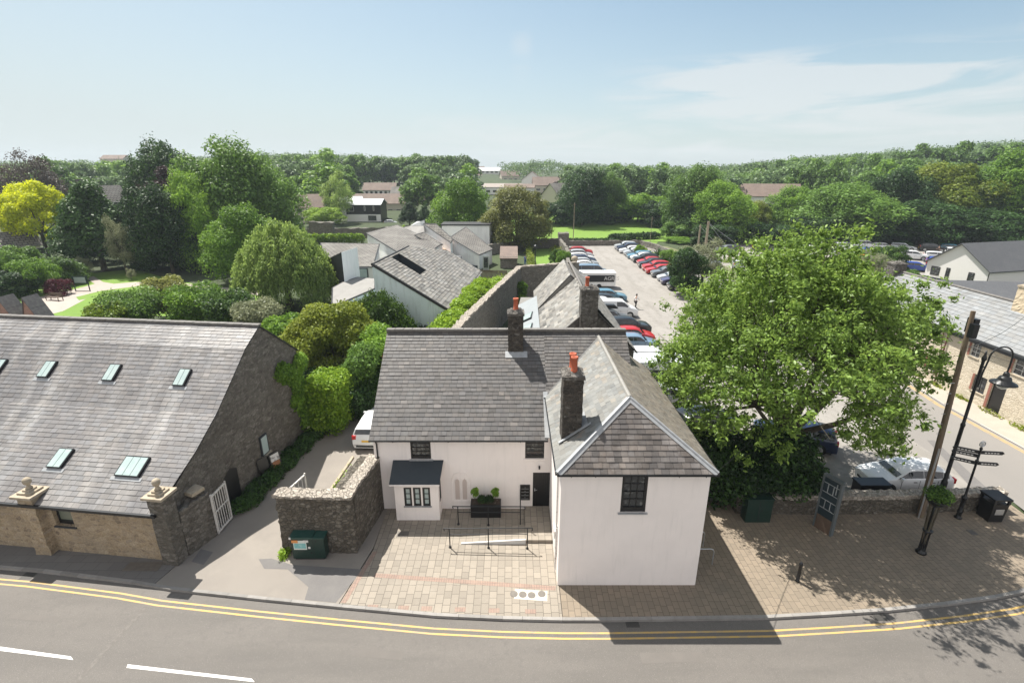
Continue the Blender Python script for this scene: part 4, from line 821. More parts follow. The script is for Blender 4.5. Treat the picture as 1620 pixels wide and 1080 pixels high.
# bollards, poles
def lathe_thing(name, loc, parts, lab, cat, group=None):
    r = thing(name, loc, lab, cat, group)
    for nm, prof_, m_, n in parts: MB().lathe(prof_, (0, 0, 0), n).build(nm, m_, r, True, local=True)
    return r
lathe_thing('bollard', (11.72, 16.5, 0), [('post', [(.085, 0), (.085, .05), (.07, .07), (.07, .82), (.08, .84), (.08, .88), (.05, .93), (.035, .97), (.0, .975)], BLACKM, 14)], 'slim dark bollard standing alone on the paving near the kerb', 'bollard')
pp = lathe_thing('basket_post', (18.05, 18.15, 0), [('base_column', [(.21, 0), (.21, .06), (.17, .12), (.13, .2), (.12, 1.0), (.15, 1.05), (.15, 1.12), (.19, 1.16), (.19, 1.22), (.06, 1.26)], BLACKM, 16), ('pole', [(.05, 1.24), (.05, 2.75)], BLACKM, 10), ('bowl', [(.1, 2.42), (.28, 2.55), (.42, 2.75), (.42, 2.8), (.3, 2.8)], BLACKM, 18)], 'black fluted street post carrying a bowl of green plants', 'flower post')
for k in range(12):
    t = 2*math.pi*k/12; MB().cyl((.128*math.cos(t), .128*math.sin(t), .2), (.122*math.cos(t), .122*math.sin(t), 1.0), .016, .016, 6).build('flute', BLACKM, pp, local=True)
fs = thing('fingerpost', (21.65, 20.5, 0), 'black fingerpost with ring finial and five direction arms beside the low wall', 'fingerpost')
MB().lathe([(.16, 0), (.16, .05), (.10, .1), (.10, .32), (.13, .36), (.085, .42), (.085, 1.05), (.12, 1.09), (.12, 1.2), (.06, 1.26), (.05, 1.4), (.045, 3.1), (.075, 3.12), (.075, 3.2), (.045, 3.22), (.045, 3.75), (.07, 3.8), (.03, 3.9)], n=14).build('post', BLACKM, fs, True, local=True)
q = MB(); 
for k in range(16):
    t0, t1 = 2*math.pi*k/16, 2*math.pi*(k+1)/16; q.cyl((.13*math.cos(t0), 0, 4.05+.13*math.sin(t0)), (.13*math.cos(t1), 0, 4.05+.13*math.sin(t1)), .025, .025, 6)
q.cyl((0, 0, 3.88), (0, 0, 4.0), .03); q.box(-.06, .06, -.01, .01, 3.98, 4.12); q.build('ring_finial', GALV, fs, local=True)
for a_, z, l in ((-6, 3.62, 1.05), (-8, 3.05, .95), (150, 3.62, 1.0), (150, 3.42, 1.0), (146, 3.05, .95)):
    d = Vector((math.cos(R(a_)), math.sin(R(a_)), 0)); n_ = Vector((-d.y, d.x, 0)); m_ = MB(); P_ = [(0.05, -.085), (l-.1, -.085), (l, 0), (l-.1, .085), (.05, .085)]
    V = [d*x+Zv*(z+y)+n_*s for s in (-.018, .018) for x, y in P_]; m_.mesh(V, [(0, 1, 2, 3, 4), (9, 8, 7, 6, 5)]+[(i, 5+i, 5+(i+1) % 5, (i+1) % 5) for i in range(5)]); ar = m_.build('arm', BLACKM, fs, local=True)
    m_ = MB()
    for s in (-.0195, .0195):
        for k in range(5): m_.obox(d*(.2+k*.13)+n_*s+Zv*(z-.03), d, n_, Zv, 0, .09, -.001, .001, 0, .05)
    lt = m_.build('lettering', WLINE, ar, local=True)
lb = thing('litter_bin', (23.15, 20.5, 0), 'black square litter bin at the end of the low stone wall', 'litter bin')
q = MB(); q.mesh([(x, y, z) for z, s in ((0, .33), (1.0, .37)) for x, y in ((-s, -s), (s, -s), (s, s), (-s, s))], [(0, 1, 5, 4), (1, 2, 6, 5), (2, 3, 7, 6), (3, 0, 4, 7), (4, 5, 6, 7)]); q.build('body', BLACKM, lb, local=True)
q = MB(); q.box(-.42, .42, -.42, .42, 1.22, 1.30); q.build('hood', BLACKM, lb, local=True); q = MB()
for x in (-.34, .34):
    for y in (-.34, .34): q.box(x-.05, x+.05, y-.05, y+.05, 1.0, 1.22)
q.build('hood_post', BLACKM, lb, local=True); q = MB().box(-.2, .2, -.385, -.37, .45, .75); q.build('bin_badge', GALV, lb, local=True)
up = thing('utility_pole', (19.9, 20.6, 0), 'leaning timber utility pole with a black box near its top', 'utility pole')
T = at(1540, 492, 21.2)-Vector((19.9, 20.6, 0)); q = MB()
for k in range(12):
    q.cyl(T*(k/12), T*((k+1)/12), .15-.005*k, .145-.005*k, 12)
q.build('pole', WOOD, up, local=True)
q = MB(); q.box(T.x*.95-.12, T.x*.95+.12, T.y-.4, T.y-.15, T.z*.89, T.z*.95); q.box(T.x+.12, T.x+.34, T.y-.1, T.y+.3, T.z*.90, T.z*.965); q.build('box', BLACKM, up, local=True)
q = MB(); q.tube([(-.17, -.1, 0), (-.17, -.1, 3.8)], .035); q.build('cable_guard', GALV, up, local=True)
q = MB(); 
for z in (4.4, 4.9, 5.4, 5.9, 6.4, 6.9): q.cyl((-.2, .1+z*.034, z), (.2, .1+z*.034, z), .012)
q.build('step_iron', GALV, up, local=True)
lp = thing('street_lamp', (21.85, 21.9, 0), 'black swan-neck street lamp with a bell-shaped lantern over the side road', 'street lamp')
q = MB(); q.lathe([(.14, 0), (.14, 1.1), (.09, 1.2), (.085, 4.2), (.10, 4.22), (.10, 4.34), (.07, 4.4), (.065, 7.6), (.1, 7.65), (.1, 7.75), (.05, 7.9), (.03, 8.1)], n=14); q.build('column', BLACKM, lp, True, local=True)
P_ = [Vector((.12, 0, 6.3)), Vector((.14, 0, 7.0)), Vector((.22, 0, 7.6))]+[Vector((.76-.54*math.cos(R(a_)), -.0, 7.75+.54*math.sin(R(a_)))) for a_ in range(10, 171, 16)]+[Vector((1.30, 0, 7.3)), Vector((1.28, 0, 7.0))]
q = MB(); q.tube(P_, .038, 8); q.tube([(0, 0, 6.5), (.14, 0, 6.5)], .03); q.tube([(0, 0, 7.3), (.2, 0, 7.3)], .03); q.build('swan_neck', BLACKM, lp, local=True)
q = MB(); q.lathe([(.05, 7.05), (.10, 7.02), (.13, 6.9), (.13, 6.84), (.22, 6.8), (.26, 6.7), (.28, 6.62), (.50, 6.52), (.53, 6.46), (.50, 6.45), (.2, 6.5)], (1.28, 0, 0), 22); lo_ = q.build('lantern_hood', BLACKM, lp, True, local=True)
q = MB(); q.lathe([(.3, 6.48), (.27, 6.36), (.18, 6.24), (.05, 6.18)], (1.28, 0, 0), 18); gl = q.build('lantern_glass', mat('lantern_glass', (.5, .52, .5), .08, spec=.8), lp, True, local=True)
# map board
mbd = thing('map_board', (14.55, 19.6, 0), 'tall dark town map board with a white grid, in the shade of the big tree', 'notice board', rz=R(24))
q = MB(); q.box(-.07, .07, -.40, .40, .75, 2.75); q.build('panel', mat('map_navy', (.02, .035, .045), .3), mbd, local=True)
q = MB()
for y in (-.45, .37): q.box(-.1, .1, y, y+.08, .0, 2.8)
q.box(-.11, .11, -.45, .45, 2.75, 2.85); q.build('frame', mat('shade_dimmed_frame', (.10, .115, .12), .6), mbd, local=True)  # frame colour darkened to carry the tree's shade
q = MB(); q.box(-.09, .09, -.36, .36, .0, .75); q.build('plinth', WOODD, mbd, local=True)
q = MB()
for z in (1.15, 1.6, 1.98, 2.45): q.box(-.078, -.07, -.36, .36, z, z+.03)
for y in (-.14, .12): q.box(-.078, -.07, y, y+.03, 1.15, 1.6); q.box(-.078, -.07, y, y+.04, 1.98, 2.45)
q.box(-.078, -.07, -.26, -.22, 2.1, 2.65); q.build('printed_map', mat('shade_dimmed_grid', (.30, .32, .33), .6), mbd, local=True)  # white grid dimmed in its colour to carry the tree's deep shade
gc = thing('green_cabinet', (11.75, 20.4, 0), 'green street cabinet in deep shade under the big tree', 'utility cabinet')
MB().box(-.6, .6, -.25, .25, 0, 1.25).box(-.64, .64, -.29, .29, 1.25, 1.3).build('body', DKGREEN, gc, local=True); MB().box(-.02, 0, -.26, -.25, .1, 1.2).box(.1, .14, -.262, -.25, .6, .72).build('door_seam', TRIM, gc, local=True)
# low wall beside the car park
Lw = thing('low_stone_wall', (18.5, 21.2, 0), 'low rubble wall with rounded top between the paved corner and the parked cars', 'wall')
q = MB(); rough_run(q, [(11.0, 21.1), (15, 21.0), (19.6, 21.1), (24.3, 21.35)], .55, .82, step=.2, amp=.03, top=.03); q.build('masonry', RUBBLE, Lw)
q = MB(); rough_run(q, [(11.0, 21.1), (15, 21.0), (19.6, 21.1), (24.35, 21.35)], .52, .2, step=.17, amp=.03, top=.04)
for i, v in enumerate(q.v):
    z = v[2]; q.v[i] = (v[0], v[1], .80+z*1.1)
q.build('coping', COPE, Lw)
bx = thing('storage_box', (18.3, 22.0, 0), 'low black storage box between the wall and the white hatchback', 'storage box')
MB().box(-.75, .75, -.28, .35, 0, .95).build('body', BLACKM, bx, local=True); MB().box(-.79, .79, -.32, .39, .95, 1.02).build('lid', BLACKM, bx, local=True)

# ================================================================ long building behind the house
Rb = thing('rear_stone_house', (5.2, 40, 0), 'old stone-slated building behind the white house with a square chimney on its gable', 'house')
q = MB(); g0, g1 = 32.0, 49.5
q.mesh([(2.1, g0, 0), (8.2, g0, 0), (8.2, g0, 4.5), (5.2, g0, 7.45), (2.1, g0, 4.7)], [(0, 1, 2, 3, 4)]); q.face([(8.2, g0, 0), (8.0, g1, 0), (8.0, g1, 4.5), (8.2, g0, 4.5)]); q.face([(2.1, g0, 0), (2.1, g0, 4.7), (2.4, g1, 4.7), (2.4, g1, 0)]); q.mesh([(2.4, g1, 0), (8.0, g1, 0), (8.0, g1, 4.5), (5.6, g1, 7.45), (2.4, g1, 4.7)], [(4, 3, 2, 1, 0)])
q.build('wall', CHIMST2, Rb)
q = MB(); slates(q, [(2.0, g0+.05, 4.62), (2.3, 42.0, 4.62), (5.5, 42.0, 7.5), (5.2, g0+.05, 7.5)], .5, .34, .03, seed=21, var=.2, tint=(.1, (.55, .55, .55)))
o1 = q.build('roof', [SLATEL, TRIM], Rb); o1['label'] = 'left stone-slated slope'
q = MB(); slates(q, [(8.42, g0-.1, 4.35), (8.25, g1, 4.35), (5.6, g1, 7.5), (5.2, g0-.1, 7.5)], .5, .32, .025, seed=22, var=.14)
q.build('roof', [SLATEL, TRIM], Rb)['label'] = 'right stone-slated slope'
q = MB(); slates(q, [(2.0, 42.0, 4.45), (2.2, 49.8, 4.45), (5.1, 49.8, 7.62), (4.9, 42.0, 7.62)], .5, .34, .03, seed=23, var=.2); slates(q, [(4.9, 42.0, 7.62), (5.1, 49.8, 7.62), (5.75, 49.8, 7.05), (5.55, 42.0, 7.05)], .5, .34, .03, seed=24, var=.2); q.mesh([(2.0, 42.0, 4.2), (5.6, 42.0, 4.2), (5.55, 42.0, 7.0), (4.9, 42.0, 7.55), (2.0, 42.0, 4.4)], [(0, 1, 2, 3, 4)])
q.build('roof', [SLATEL, TRIM], Rb)['label'] = 'rear stone-slated section with its own low ridge'
q = MB(); q.cyl((5.2, g0-.05, 7.52), (5.6, g1, 7.52), .1, .1, 8); q.cyl((2.0, g0+.0, 4.62), (5.2, g0, 7.5), .05, .05, 6); q.cyl((8.42, g0, 4.35), (5.2, g0, 7.5), .05, .05, 6); q.build('ridge_tiles', RIDGE, Rb)
chimney('chimney', 4.45, 5.55, 31.6, 32.5, 5.3, 8.85, CHIMST2, [(4.85, 32.05)], 'square grey chimney with one tall red pot', Rb)
q = MB(); q.slab([(-.75, 32.5, 3.35), (2.0, 32.5, 4.75), (2.32, 46.5, 4.75), (.6, 46.5, 3.85)], .15); q.build('lean_to_roof', ZINC, Rb); q = MB(); q.prism([(-.6, 33), (2.1, 33), (2.3, 46), (.7, 46)], 0, 3.3); q.build('lean_to_wall', WALLW, Rb)
for yy in (33.4, 36.2, 39.6):
    u_ = Vector((.12, 1, 0)).normalized(); s_ = Vector((.89, -.1, .455)).normalized(); n_ = u_.cross(s_); n_ = n_ if n_.z > 0 else -n_
    p = Vector((.75+(yy-33)*.045, yy+1.1, 3.35+.5*1.55+.03)); f = MB().obox(p, u_, s_, n_, -.95, .95, -.75, .75, .0, .1); fo = f.build('rooflight', BLACKM, Rb); sub(MB().obox(p, u_, s_, n_, -.82, .86, -.66, .66, .1, .115), 'pane', GLASSL, fo, Rb)
q = MB(); q.prism([(.6, 46.8), (2.3, 46.8), (2.3, 50.5), (.9, 50.5)], 0, 3.6); q.build('rear_store', SLATEL, Rb)
# precinct wall
Pw = thing('garden_wall', (-1.5, 50, 0), 'high old stone garden wall curving away behind the house', 'wall')
q = MB(); rough_run(q, [(-6.2, 27), (-4.9, 33), (-3.75, 40.3), (-1.4, 52), (.85, 62.5)], .55, 4.45, step=.45, amp=.05, top=.1); rough_run(q, [(.7, 62.6), (4.5, 64.2), (8.2, 66)], .55, 4.5, step=.45, amp=.05, top=.08); q.build('masonry', GARDST, Pw)
q = MB(); rough_run(q, [(-6.2, 27), (-4.9, 33), (-3.75, 40.3), (-1.4, 52), (.85, 62.5)], .68, .16, step=.35, amp=.05, top=.08); rough_run(q, [(.6, 62.6), (4.5, 64.2), (8.3, 66)], .66, .16, step=.35, amp=.05, top=.08); q.v = [(a, b, c+4.42) for a, b, c in q.v]; q.build('coping', COPE, Pw)
Pw2 = thing('car_park_wall', (9, 90, 0), 'old stone wall with a ball-topped pier between garden and car park', 'wall')
q = MB(); rough_run(q, [(8.3, 66.3), (8.9, 80), (10.2, 95), (10.0, 108), (11.2, 112.5)], .6, 2.3, step=.6, amp=.06, top=.12); q.build('masonry', GARDST, Pw2)
q = MB(); rough_box(q, (8.2, 70.5, 0), (1, 0, 0), (0, 1, 0), 1.2, 1.2, 3.5, .4, .03, .03); q.build('pier', GARDST, Pw2); MB().lathe([(.2, 3.5), (.25, 3.6), (.4, 3.75), (.5, 4.05), (.42, 4.35), (.15, 4.5)], (8.8, 71.1, 0), 12).build('ball_finial', CAPST, Pw2, True)
q = MB(); rough_box(q, (9.9, 108.5, 0), (1, 0, 0), (0, 1, 0), 2.2, 2.2, 3.2, .5, .05, .1); q.build('end_pier', GARDST, Pw2)
Bw = thing('boundary_wall', (20, 113, 0), 'low stone wall across the far end of the car park', 'wall'); q = MB(); rough_run(q, [(12, 113), (22, 113.4), (28.5, 113.5), (30.3, 108), (31, 100)], .5, 1.1, step=.5, amp=.05, top=.06); q.build('masonry', GARDST, Bw)
Gw2 = thing('garden_end_wall', (4, 108, 0), 'ivy-dark stone wall at the end of the narrow walled garden', 'wall'); q = MB(); rough_run(q, [(-6, 99), (-1, 104), (3, 109), (10, 110)], .5, 2.0, step=.5, amp=.06, top=.1); q.build('masonry', GARDST, Gw2)
sh = thing('garden_shed', (-.6, 88, 0), 'small square brick garden building with a lean-to tiled roof', 'shed'); MB().prism([(-2.0, 86), (.9, 86), (.9, 91), (-2.0, 91)], 0, 1.9).build('wall', GARDST, sh); MB().slab([(-2.1, 85.6, 1.75), (1.0, 85.6, 1.75), (1.0, 91.2, 3.0), (-2.1, 91.2, 3.0)], .12).build('roof', TILEBR, sh)
Fn = thing('timber_fence', (-2.4, 77, 0), 'low brown timber fence between the white building and the garden wall', 'fence'); q = MB()
for k in range(22): q.box(-4.9+k*.19, -4.76+k*.19, 76.5-.02*k, 76.54-.02*k, 0, 1.5)
q.box(-4.9, -.8, 76.45, 76.5, 1.1, 1.2); q.build('palings', WOODD, Fn)

# ================================================================ modern white buildings
def block(root, top, wallm, roofm, name='wall', th=.12, rim=True, z0=0, label=None, seed=None, sl=None):
    'irregular block: walls dropping from a roof polygon given as 3-D points'
    P_ = [Vector(p) for p in top]
    if newell(P_).z < 0: P_ = P_[::-1]
    n = len(P_); m = MB()
    for i in range(n): a, b = P_[i], P_[(i+1) % n]; m.face([(a.x, a.y, z0), (b.x, b.y, z0), (b.x, b.y, b.z), (a.x, a.y, a.z)])
    wo_ = m.build(name, wallm, root)
    if label: wo_['label'] = label
    c = sum(P_, Vector())/n; Q = [p+(p-c).normalized()*.18+Vector((0, 0, .05)) for p in P_]
    m = MB()
    if sl: slates(m, [q+Vector((0, 0, th)) for q in Q], *sl[:2], .03, seed=seed or 1, var=sl[2]); m.slab([q+Vector((0, 0, th-.09)) for q in Q], th, 1); ro_ = m.build('roof', [sl[3], TRIM], root)
    else: m.slab([q+Vector((0, 0, th)) for q in Q], th); ro_ = m.build('roof', roofm, root)
    if rim:
        m = MB()
        for i in range(n): m.cyl(Q[i]+Vector((0, 0, th*.6)), Q[(i+1) % n]+Vector((0, 0, th*.6)), .09, .09, 6)
        sub(m, 'roof_edge', TRIM, ro_, root)
    return wo_, ro_
MBk = thing('modern_white_building', (-9, 52, 0), 'pale blue-white building with a large steep single-pitch slate roof and a sunken black slot', 'building')
n1 = (Vector((-3.9, 63, 3.7))-Vector((-5.7, 44.5, 3.7)))
P0, P1, P5 = Vector((-5.7, 44.5, 3.7)), Vector((-12.5, 45.2, 7.8)), Vector((-3.9, 63, 3.7)); P2 = P1+n1*.56; P5b = P5
block(MBk, [P0, P1, P1+n1*.2, P0+n1*.2], WALLP, None, sl=(.55, .36, .22, SLATEL), seed=31, rim=False)
m_ = MB(); top = [P0+n1*.2, P1+n1*.2, P1+n1*.62, P0+(P1-P0)*.55+n1*.98, P0+n1]
def onpl(t, s): return P0+(P1-P0)*t+n1*s
w_ = MB()
for a, b in ((onpl(0, 0), onpl(0, 1)), (onpl(0, 1), onpl(.62, 1)), (onpl(.62, 1), onpl(1, .6)), (onpl(1, .6), onpl(1, 0))): w_.face([(a.x, a.y, 0), (b.x, b.y, 0), b, a])
w_.build('side_wall', WALLP, MBk)
m_ = MB(); up_ = Vector((0, 0, .17))
slates(m_, [p+up_ for p in (onpl(-.02, .2), onpl(1, .2), onpl(1, .24), onpl(-.02, .24))], .55, .36, .03, seed=33, var=.22)
slates(m_, [p+up_ for p in (onpl(-.02, .24), onpl(.56, .24), onpl(.56, .37), onpl(-.02, .37))], .55, .36, .03, seed=34, var=.22)
slates(m_, [p+up_ for p in (onpl(-.02, .37), onpl(1, .37), onpl(1, .6), onpl(.62, 1.01), onpl(-.02, 1.01))], .55, .36, .03, seed=35, var=.22)
slates(m_, [p+up_ for p in (onpl(.97, .24), onpl(1.0, .24), onpl(1.0, .37), onpl(.97, .37))], .55, .36, .03, seed=36, var=.22)
m_.build('roof', [SLATEL, TRIM], MBk)
m_ = MB(); a, b, c, d = (onpl(.56, .24), onpl(.97, .24), onpl(.97, .37), onpl(.56, .37)); dn = Vector((0, 0, -.9))
for p, q_ in ((a, b), (b, c), (c, d), (d, a)): m_.face([p+up_, q_+up_, q_+dn, p+dn])
m_.face([a+dn, b+dn, c+dn, d+dn][::-1]); m_.build('dark_roof_slot', BAYROOF, MBk)  # dark slot stands in for the step face where the rear roof rises
m_ = MB(); m_.cyl(onpl(0, 0)+up_, onpl(1, 0)+up_, .09, .09, 6); m_.cyl(onpl(1, 0)+up_, onpl(1, .6)+up_, .09, .09, 6); m_.cyl(onpl(0, 0)+up_, onpl(0, 1)+up_, .06, .06, 6); m_.build('roof_edge', TRIM, MBk)
ns = Vector((n1.y, -n1.x, 0)).normalized(); us_ = n1.normalized()
for s_, wd, z0_, z1_ in ((.12, .5, 2.2, 2.8), (.45, .5, 2.0, 2.7), (.56, 1.1, .6, 2.9), (.82, .5, 2.2, 2.9)):
    p = P0+n1*s_; p.z = 0; f = MB().obox(p, us_, ns, Zv, 0, wd, 0, .04, z0_, z1_).build('window', BLACK, MBk); sub(MB().obox(p, us_, ns, Zv, .08, wd-.08, .04, .05, z0_+.08, z1_-.08), 'pane', GLASS, f, MBk)
MB2 = thing('modern_white_building', (-17, 75, 0), 'middle white building with long parallel slate rooflines beyond the pale blue one', 'building')
pz = lambda x, y, z: Vector(gp(480+x/6.75, 340+y/6.75, z))
block(MB2, [pz(680, 205, 5.5), pz(1000, 118, 6.4), pz(1455, 322, 4.4), pz(1290, 445, 4.1), pz(1005, 402, 4.6)], WALLW, TILEGR, label='white walls under the largest grey-tiled slope')
block(MB2, [pz(1200, 230, 5.6), pz(1290, 200, 5.8), pz(1480, 320, 4.3), pz(1380, 330, 4.2)], WALLW, TILEGR, rim=True)
block(MB2, [pz(1285, 105, 6.6), pz(1420, 110, 6.8), pz(1590, 265, 5.0), pz(1570, 300, 4.6)], WALLW, TILEGR)
block(MB2, [pz(1070, 140, 5.8), pz(1140, 130, 6.2), pz(1280, 130, 6.2), pz(1290, 200, 5.4), pz(1190, 225, 5.3)], WALLW, PALERF)
m_ = MB(); a = pz(1130, 135, 6.0); b = pz(1255, 130, 6.0); m_.prism([(a.x, a.y), (b.x, b.y), (b.x+.3, b.y+2.5)], 5, 6.3); c = at(480+1215/6.75, 340+68/6.75, b.y); m_.face([a+Vector((0, -.05, .2)), b+Vector((0, -.05, .2)), (b.x, b.y-.05, c.z), (c.x, b.y-.05, c.z)]); m_.face([b+Vector((0, 0, .2)), (b.x+.3, b.y+2.5, 6.2), (b.x+.3, b.y+2.5, c.z), (b.x, b.y, c.z)]); m_.build('roof_vent', WALLW, MB2)
m_ = MB()
for k, (x_, y_) in enumerate(((1450, 350), (1500, 325), (1530, 370), (1440, 380), (1550, 330))):
    p = pz(x_, y_, 3.2); m_.box(p.x-.6, p.x+.6, p.y-.8, p.y+.8, 2.6, 3.2+.1*k)
m_.build('roof_hatch', mat('terracotta_cap', (.45, .33, .24), .85), MB2)
block(MB2, [pz(1380, 345, 3.0), pz(1560, 320, 3.0), pz(1580, 430, 2.9), pz(1420, 420, 2.9)], WALLW, mat('pink_flat_roof', (.36, .24, .19), .9), name='link_block')
MB3 = thing('modern_white_building', (-7, 92, 0), 'right-hand white building with a steep slate roof in front of a tall white screen wall', 'building')
pt = lambda x, y, Y: at(640+x/5.786, 340+y/5.786, Y)
block(MB3, [pt(425, 215, 90), pt(562, 122, 100), pt(800, 318, 90.5), pt(683, 370, 84.5)], WALLW, TILEGR, label='white block under the steep slate roof')
a, b = pt(340, 97, 103), pt(775, 108, 103); m_ = MB(); m_.prism([(a.x, 103), (b.x, 103), (b.x+.4, 108), (a.x, 108)], 0, a.z); m_.build('tall_block', WALLW, MB3); MB().prism([(a.x-.2, 102.8), (b.x+.2, 102.8), (b.x+.6, 108.2), (a.x-.2, 108.2)], a.z, a.z+.25).build('parapet', TRIM, MB3)
p = pt(487, 400, 85.2+3.2); m_ = MB(); m_.obox((p.x-.9, 87.6, p.z-.9), (.85, -.5, 0), (.5, .85, 0), (0, 0, 1), 0, 1.7, 0, .6, 0, 1.5); ac = m_.build('air_conditioner', GALV, MB3)
m_ = MB(); m_.obox(pt(520, 430, 88), (.85, -.55, 0), (.55, .85, 0), (0, 0, 1), 0, 4.2, -1.2, 0, -1.6, -.1); m_.build('dark_base', BAYROOF, MB3)
a = pt(715, 375, 84); m_ = MB(); m_.box(a.x, a.x+1.0, 84.3, 84.6, 0, a.z); m_.build('glazed_porch', GALV, MB3); sub(MB().box(a.x+.15, a.x+.85, 84.2, 84.3, .4, a.z-.3), 'pane', GLASS, MB3.children[-1], MB3)
MB4 = thing('modern_white_building', (-19, 62, 0), 'left white building with a mottled slate roof, tall white fin wall and pale flat roof', 'building')
# flat roof, fin wall, slated part
block(MB4, [gp(526, 487, 3.2), gp(529, 457, 3.2), gp(543, 449, 3.2), gp(566, 441, 3.2), gp(592, 443, 3.2), gp(591, 458, 3.2)], WALLP, PALERF, rim=True, label='single-storey part with the pale flat roof')
Y4 = 66; A_ = [at(506, 388, 78), at(599, 388, 76), at(591, 420, 66.5), at(564, 423, 66.5), at(518, 412, 68)]
block(MB4, [(p.x, p.y, p.z) for p in (at(508, 386, 80), at(599, 388, 78), at(589, 423, 67), at(520, 423, 69))], WALLW, TILEGR, label='part with the mottled slate roof')
a, b = at(540, 399, 59.0), at(562, 392, 62.5); m_ = MB(); m_.mesh([(a.x, a.y, 2.9), (b.x, b.y, 2.9), (b.x, b.y, b.z), (a.x, a.y, a.z), (a.x+.1, a.y+.5, 2.9), (b.x+.1, b.y+.5, 2.9), (b.x+.1, b.y+.5, b.z), (a.x+.1, a.y+.5, a.z)], [(0, 1, 2, 3), (7, 6, 5, 4), (3, 2, 6, 7), (1, 5, 6, 2), (0, 3, 7, 4)]); m_.build('fin_wall', WALLW, MB4)
c = at(519, 409, 62.5); m_ = MB(); m_.mesh([(a.x, a.y+.02, 0), (c.x, c.y, 0), (c.x, c.y, c.z), (a.x, a.y+.02, a.z), (a.x+.1, a.y+.5, 0), (c.x+.1, c.y+.5, 0), (c.x+.1, c.y+.5, c.z), (a.x+.1, a.y+.5, a.z)], [(1, 0, 3, 2), (4, 5, 6, 7), (2, 3, 7, 6), (5, 1, 2, 6)]); m_.build('dark_fin_wall', DKROOF, MB4)
p = at(565, 432, 65); f = MB().box(p.x, p.x+1.3, 65.3, 65.6, p.z-.8, p.z+.6).build('window', BLACK, MB4); sub(MB().box(p.x+.1, p.x+1.2, 65.28, 65.3, p.z-.7, p.z+.5), 'pane', GLASSL, f, MB4); 
# older garden building beyond
def house(name, x, y, rz, w, d, ez, rz_, wm, rm, lab, cat='house', group=None, wins=(), chim=(), gables=False, z0=None, porch=None):
    z0 = terr(x, y)-.1 if z0 is None else z0
    r = thing(name, (x, y, z0), lab, cat, group, rz)
    m = MB(); hw, hd = w/2, d/2
    m.face([(-hw, -hd, 0), (hw, -hd, 0), (hw, -hd, ez), (-hw, -hd, ez)]); m.face([(hw, hd, 0), (-hw, hd, 0), (-hw, hd, ez), (hw, hd, ez)])
    m.face([(hw, -hd, 0), (hw, hd, 0), (hw, hd, ez), (hw, 0, rz_), (hw, -hd, ez)]); m.face([(-hw, hd, 0), (-hw, -hd, 0), (-hw, -hd, ez), (-hw, 0, rz_), (-hw, hd, ez)])
    m.build('wall', wm, r, local=True)
    m = MB(); o = .35; k = (rz_-ez)/hd
    m.slab([(-hw-o, -hd-o, ez-k*o+.15), (hw+o, -hd-o, ez-k*o+.15), (hw+o, 0, rz_+.15), (-hw-o, 0, rz_+.15)], .15); m.slab([(-hw-o, hd+o, ez-k*o+.15), (hw+o, hd+o, ez-k*o+.15), (hw+o, 0, rz_+.15), (-hw-o, 0, rz_+.15)], .15)
    ro_ = m.build('roof', rm, r, local=True)
    for (cx_, cy_, cw, ch) in chim:
        cc = MB().box(cx_-cw/2, cx_+cw/2, cy_-cw/2, cy_+cw/2, ez, rz_+ch); co = cc.build('chimney', CHIMST2, ro_, local=True)
    for wi in wins:
        sd, u0, z0_, ww, wh = wi[:5]
        if sd == 'f': o_, u_, n_ = Vector((-hw, -hd, 0)), Vector((1, 0, 0)), Vector((0, -1, 0))
        elif sd == 'l': o_, u_, n_ = Vector((-hw, hd, 0)), Vector((0, -1, 0)), Vector((-1, 0, 0))
        else: o_, u_, n_ = Vector((hw, -hd, 0)), Vector((0, 1, 0)), Vector((1, 0, 0))
        fr_ = MB().obox(o_, u_, n_, Zv, u0, u0+ww, .0, .05, z0_, z0_+wh); fo = fr_.build(wi[6] if len(wi) > 6 else 'window', wi[5] if len(wi) > 5 else WLINE, r, local=True)
        if not (len(wi) > 6): MB().obox(o_, u_, n_, Zv, u0+.09, u0+ww-.09, .05, .07, z0_+.09, z0_+wh-.09).build('pane', GLASS, fo, local=True)
    return r
# right-hand stone terrace
St = thing('stone_terrace_house', (35.8, 36, 0), 'long pale limestone house with a grey slate roof across the side road', 'house')
w = MB(); SX = 33.3
wh = [(9.6, 3.0, 10.7, 4.05), (9.4, .75, 10.5, 1.95), (12.4, 3.0, 13.5, 4.05), (6.5, 3.0, 7.6, 4.05), (7.2, .0, 8.1, 2.1), (2.9, 2.9, 4.0, 4.05), (14.6, .75, 15.8, 2.0)]
# u runs from far end towards the viewer
wall_holes(w, (SX, 47, 0), (0, -1, 0), (-1, 0, 0), 21.5, 4.75, [(9.1, .85, 10.1, 2.0), (8.6, 3.2, 9.5, 4.2), (13.35, .9, 14.35, 2.1), (12.4, 3.2, 13.2, 4.2), (14.8, .0, 15.8, 2.15), (15.7, 3.15, 16.9, 4.2), (4.2, 3.1, 5.2, 4.2)], .2)
w.face([(SX, 47, 0), (SX, 47, 4.75), (35.9, 47, 7.0), (38.6, 47, 4.75), (38.6, 47, 0)]); w.face([(SX, 25.5, 0), (38.6, 25.5, 0), (38.6, 25.5, 4.75), (35.9, 25.5, 7.0), (SX, 25.5, 4.75)]); w.face([(38.6, 47, 0), (38.6, 47, 4.75), (38.6, 25.5, 4.75), (38.6, 25.5, 0)])
w.build('wall', HOUSEST, St)
q = MB(); slates(q, [(SX-.3, 25.2, 4.62), (SX-.3, 47.2, 4.62), (35.9, 47.2, 7.05), (35.9, 25.2, 7.05)], .5, .34, seed=61, var=.10); slates(q, [(38.9, 25.2, 4.62), (38.9, 47.2, 4.62), (35.9, 47.2, 7.05), (35.9, 25.2, 7.05)], .5, .34, seed=62)
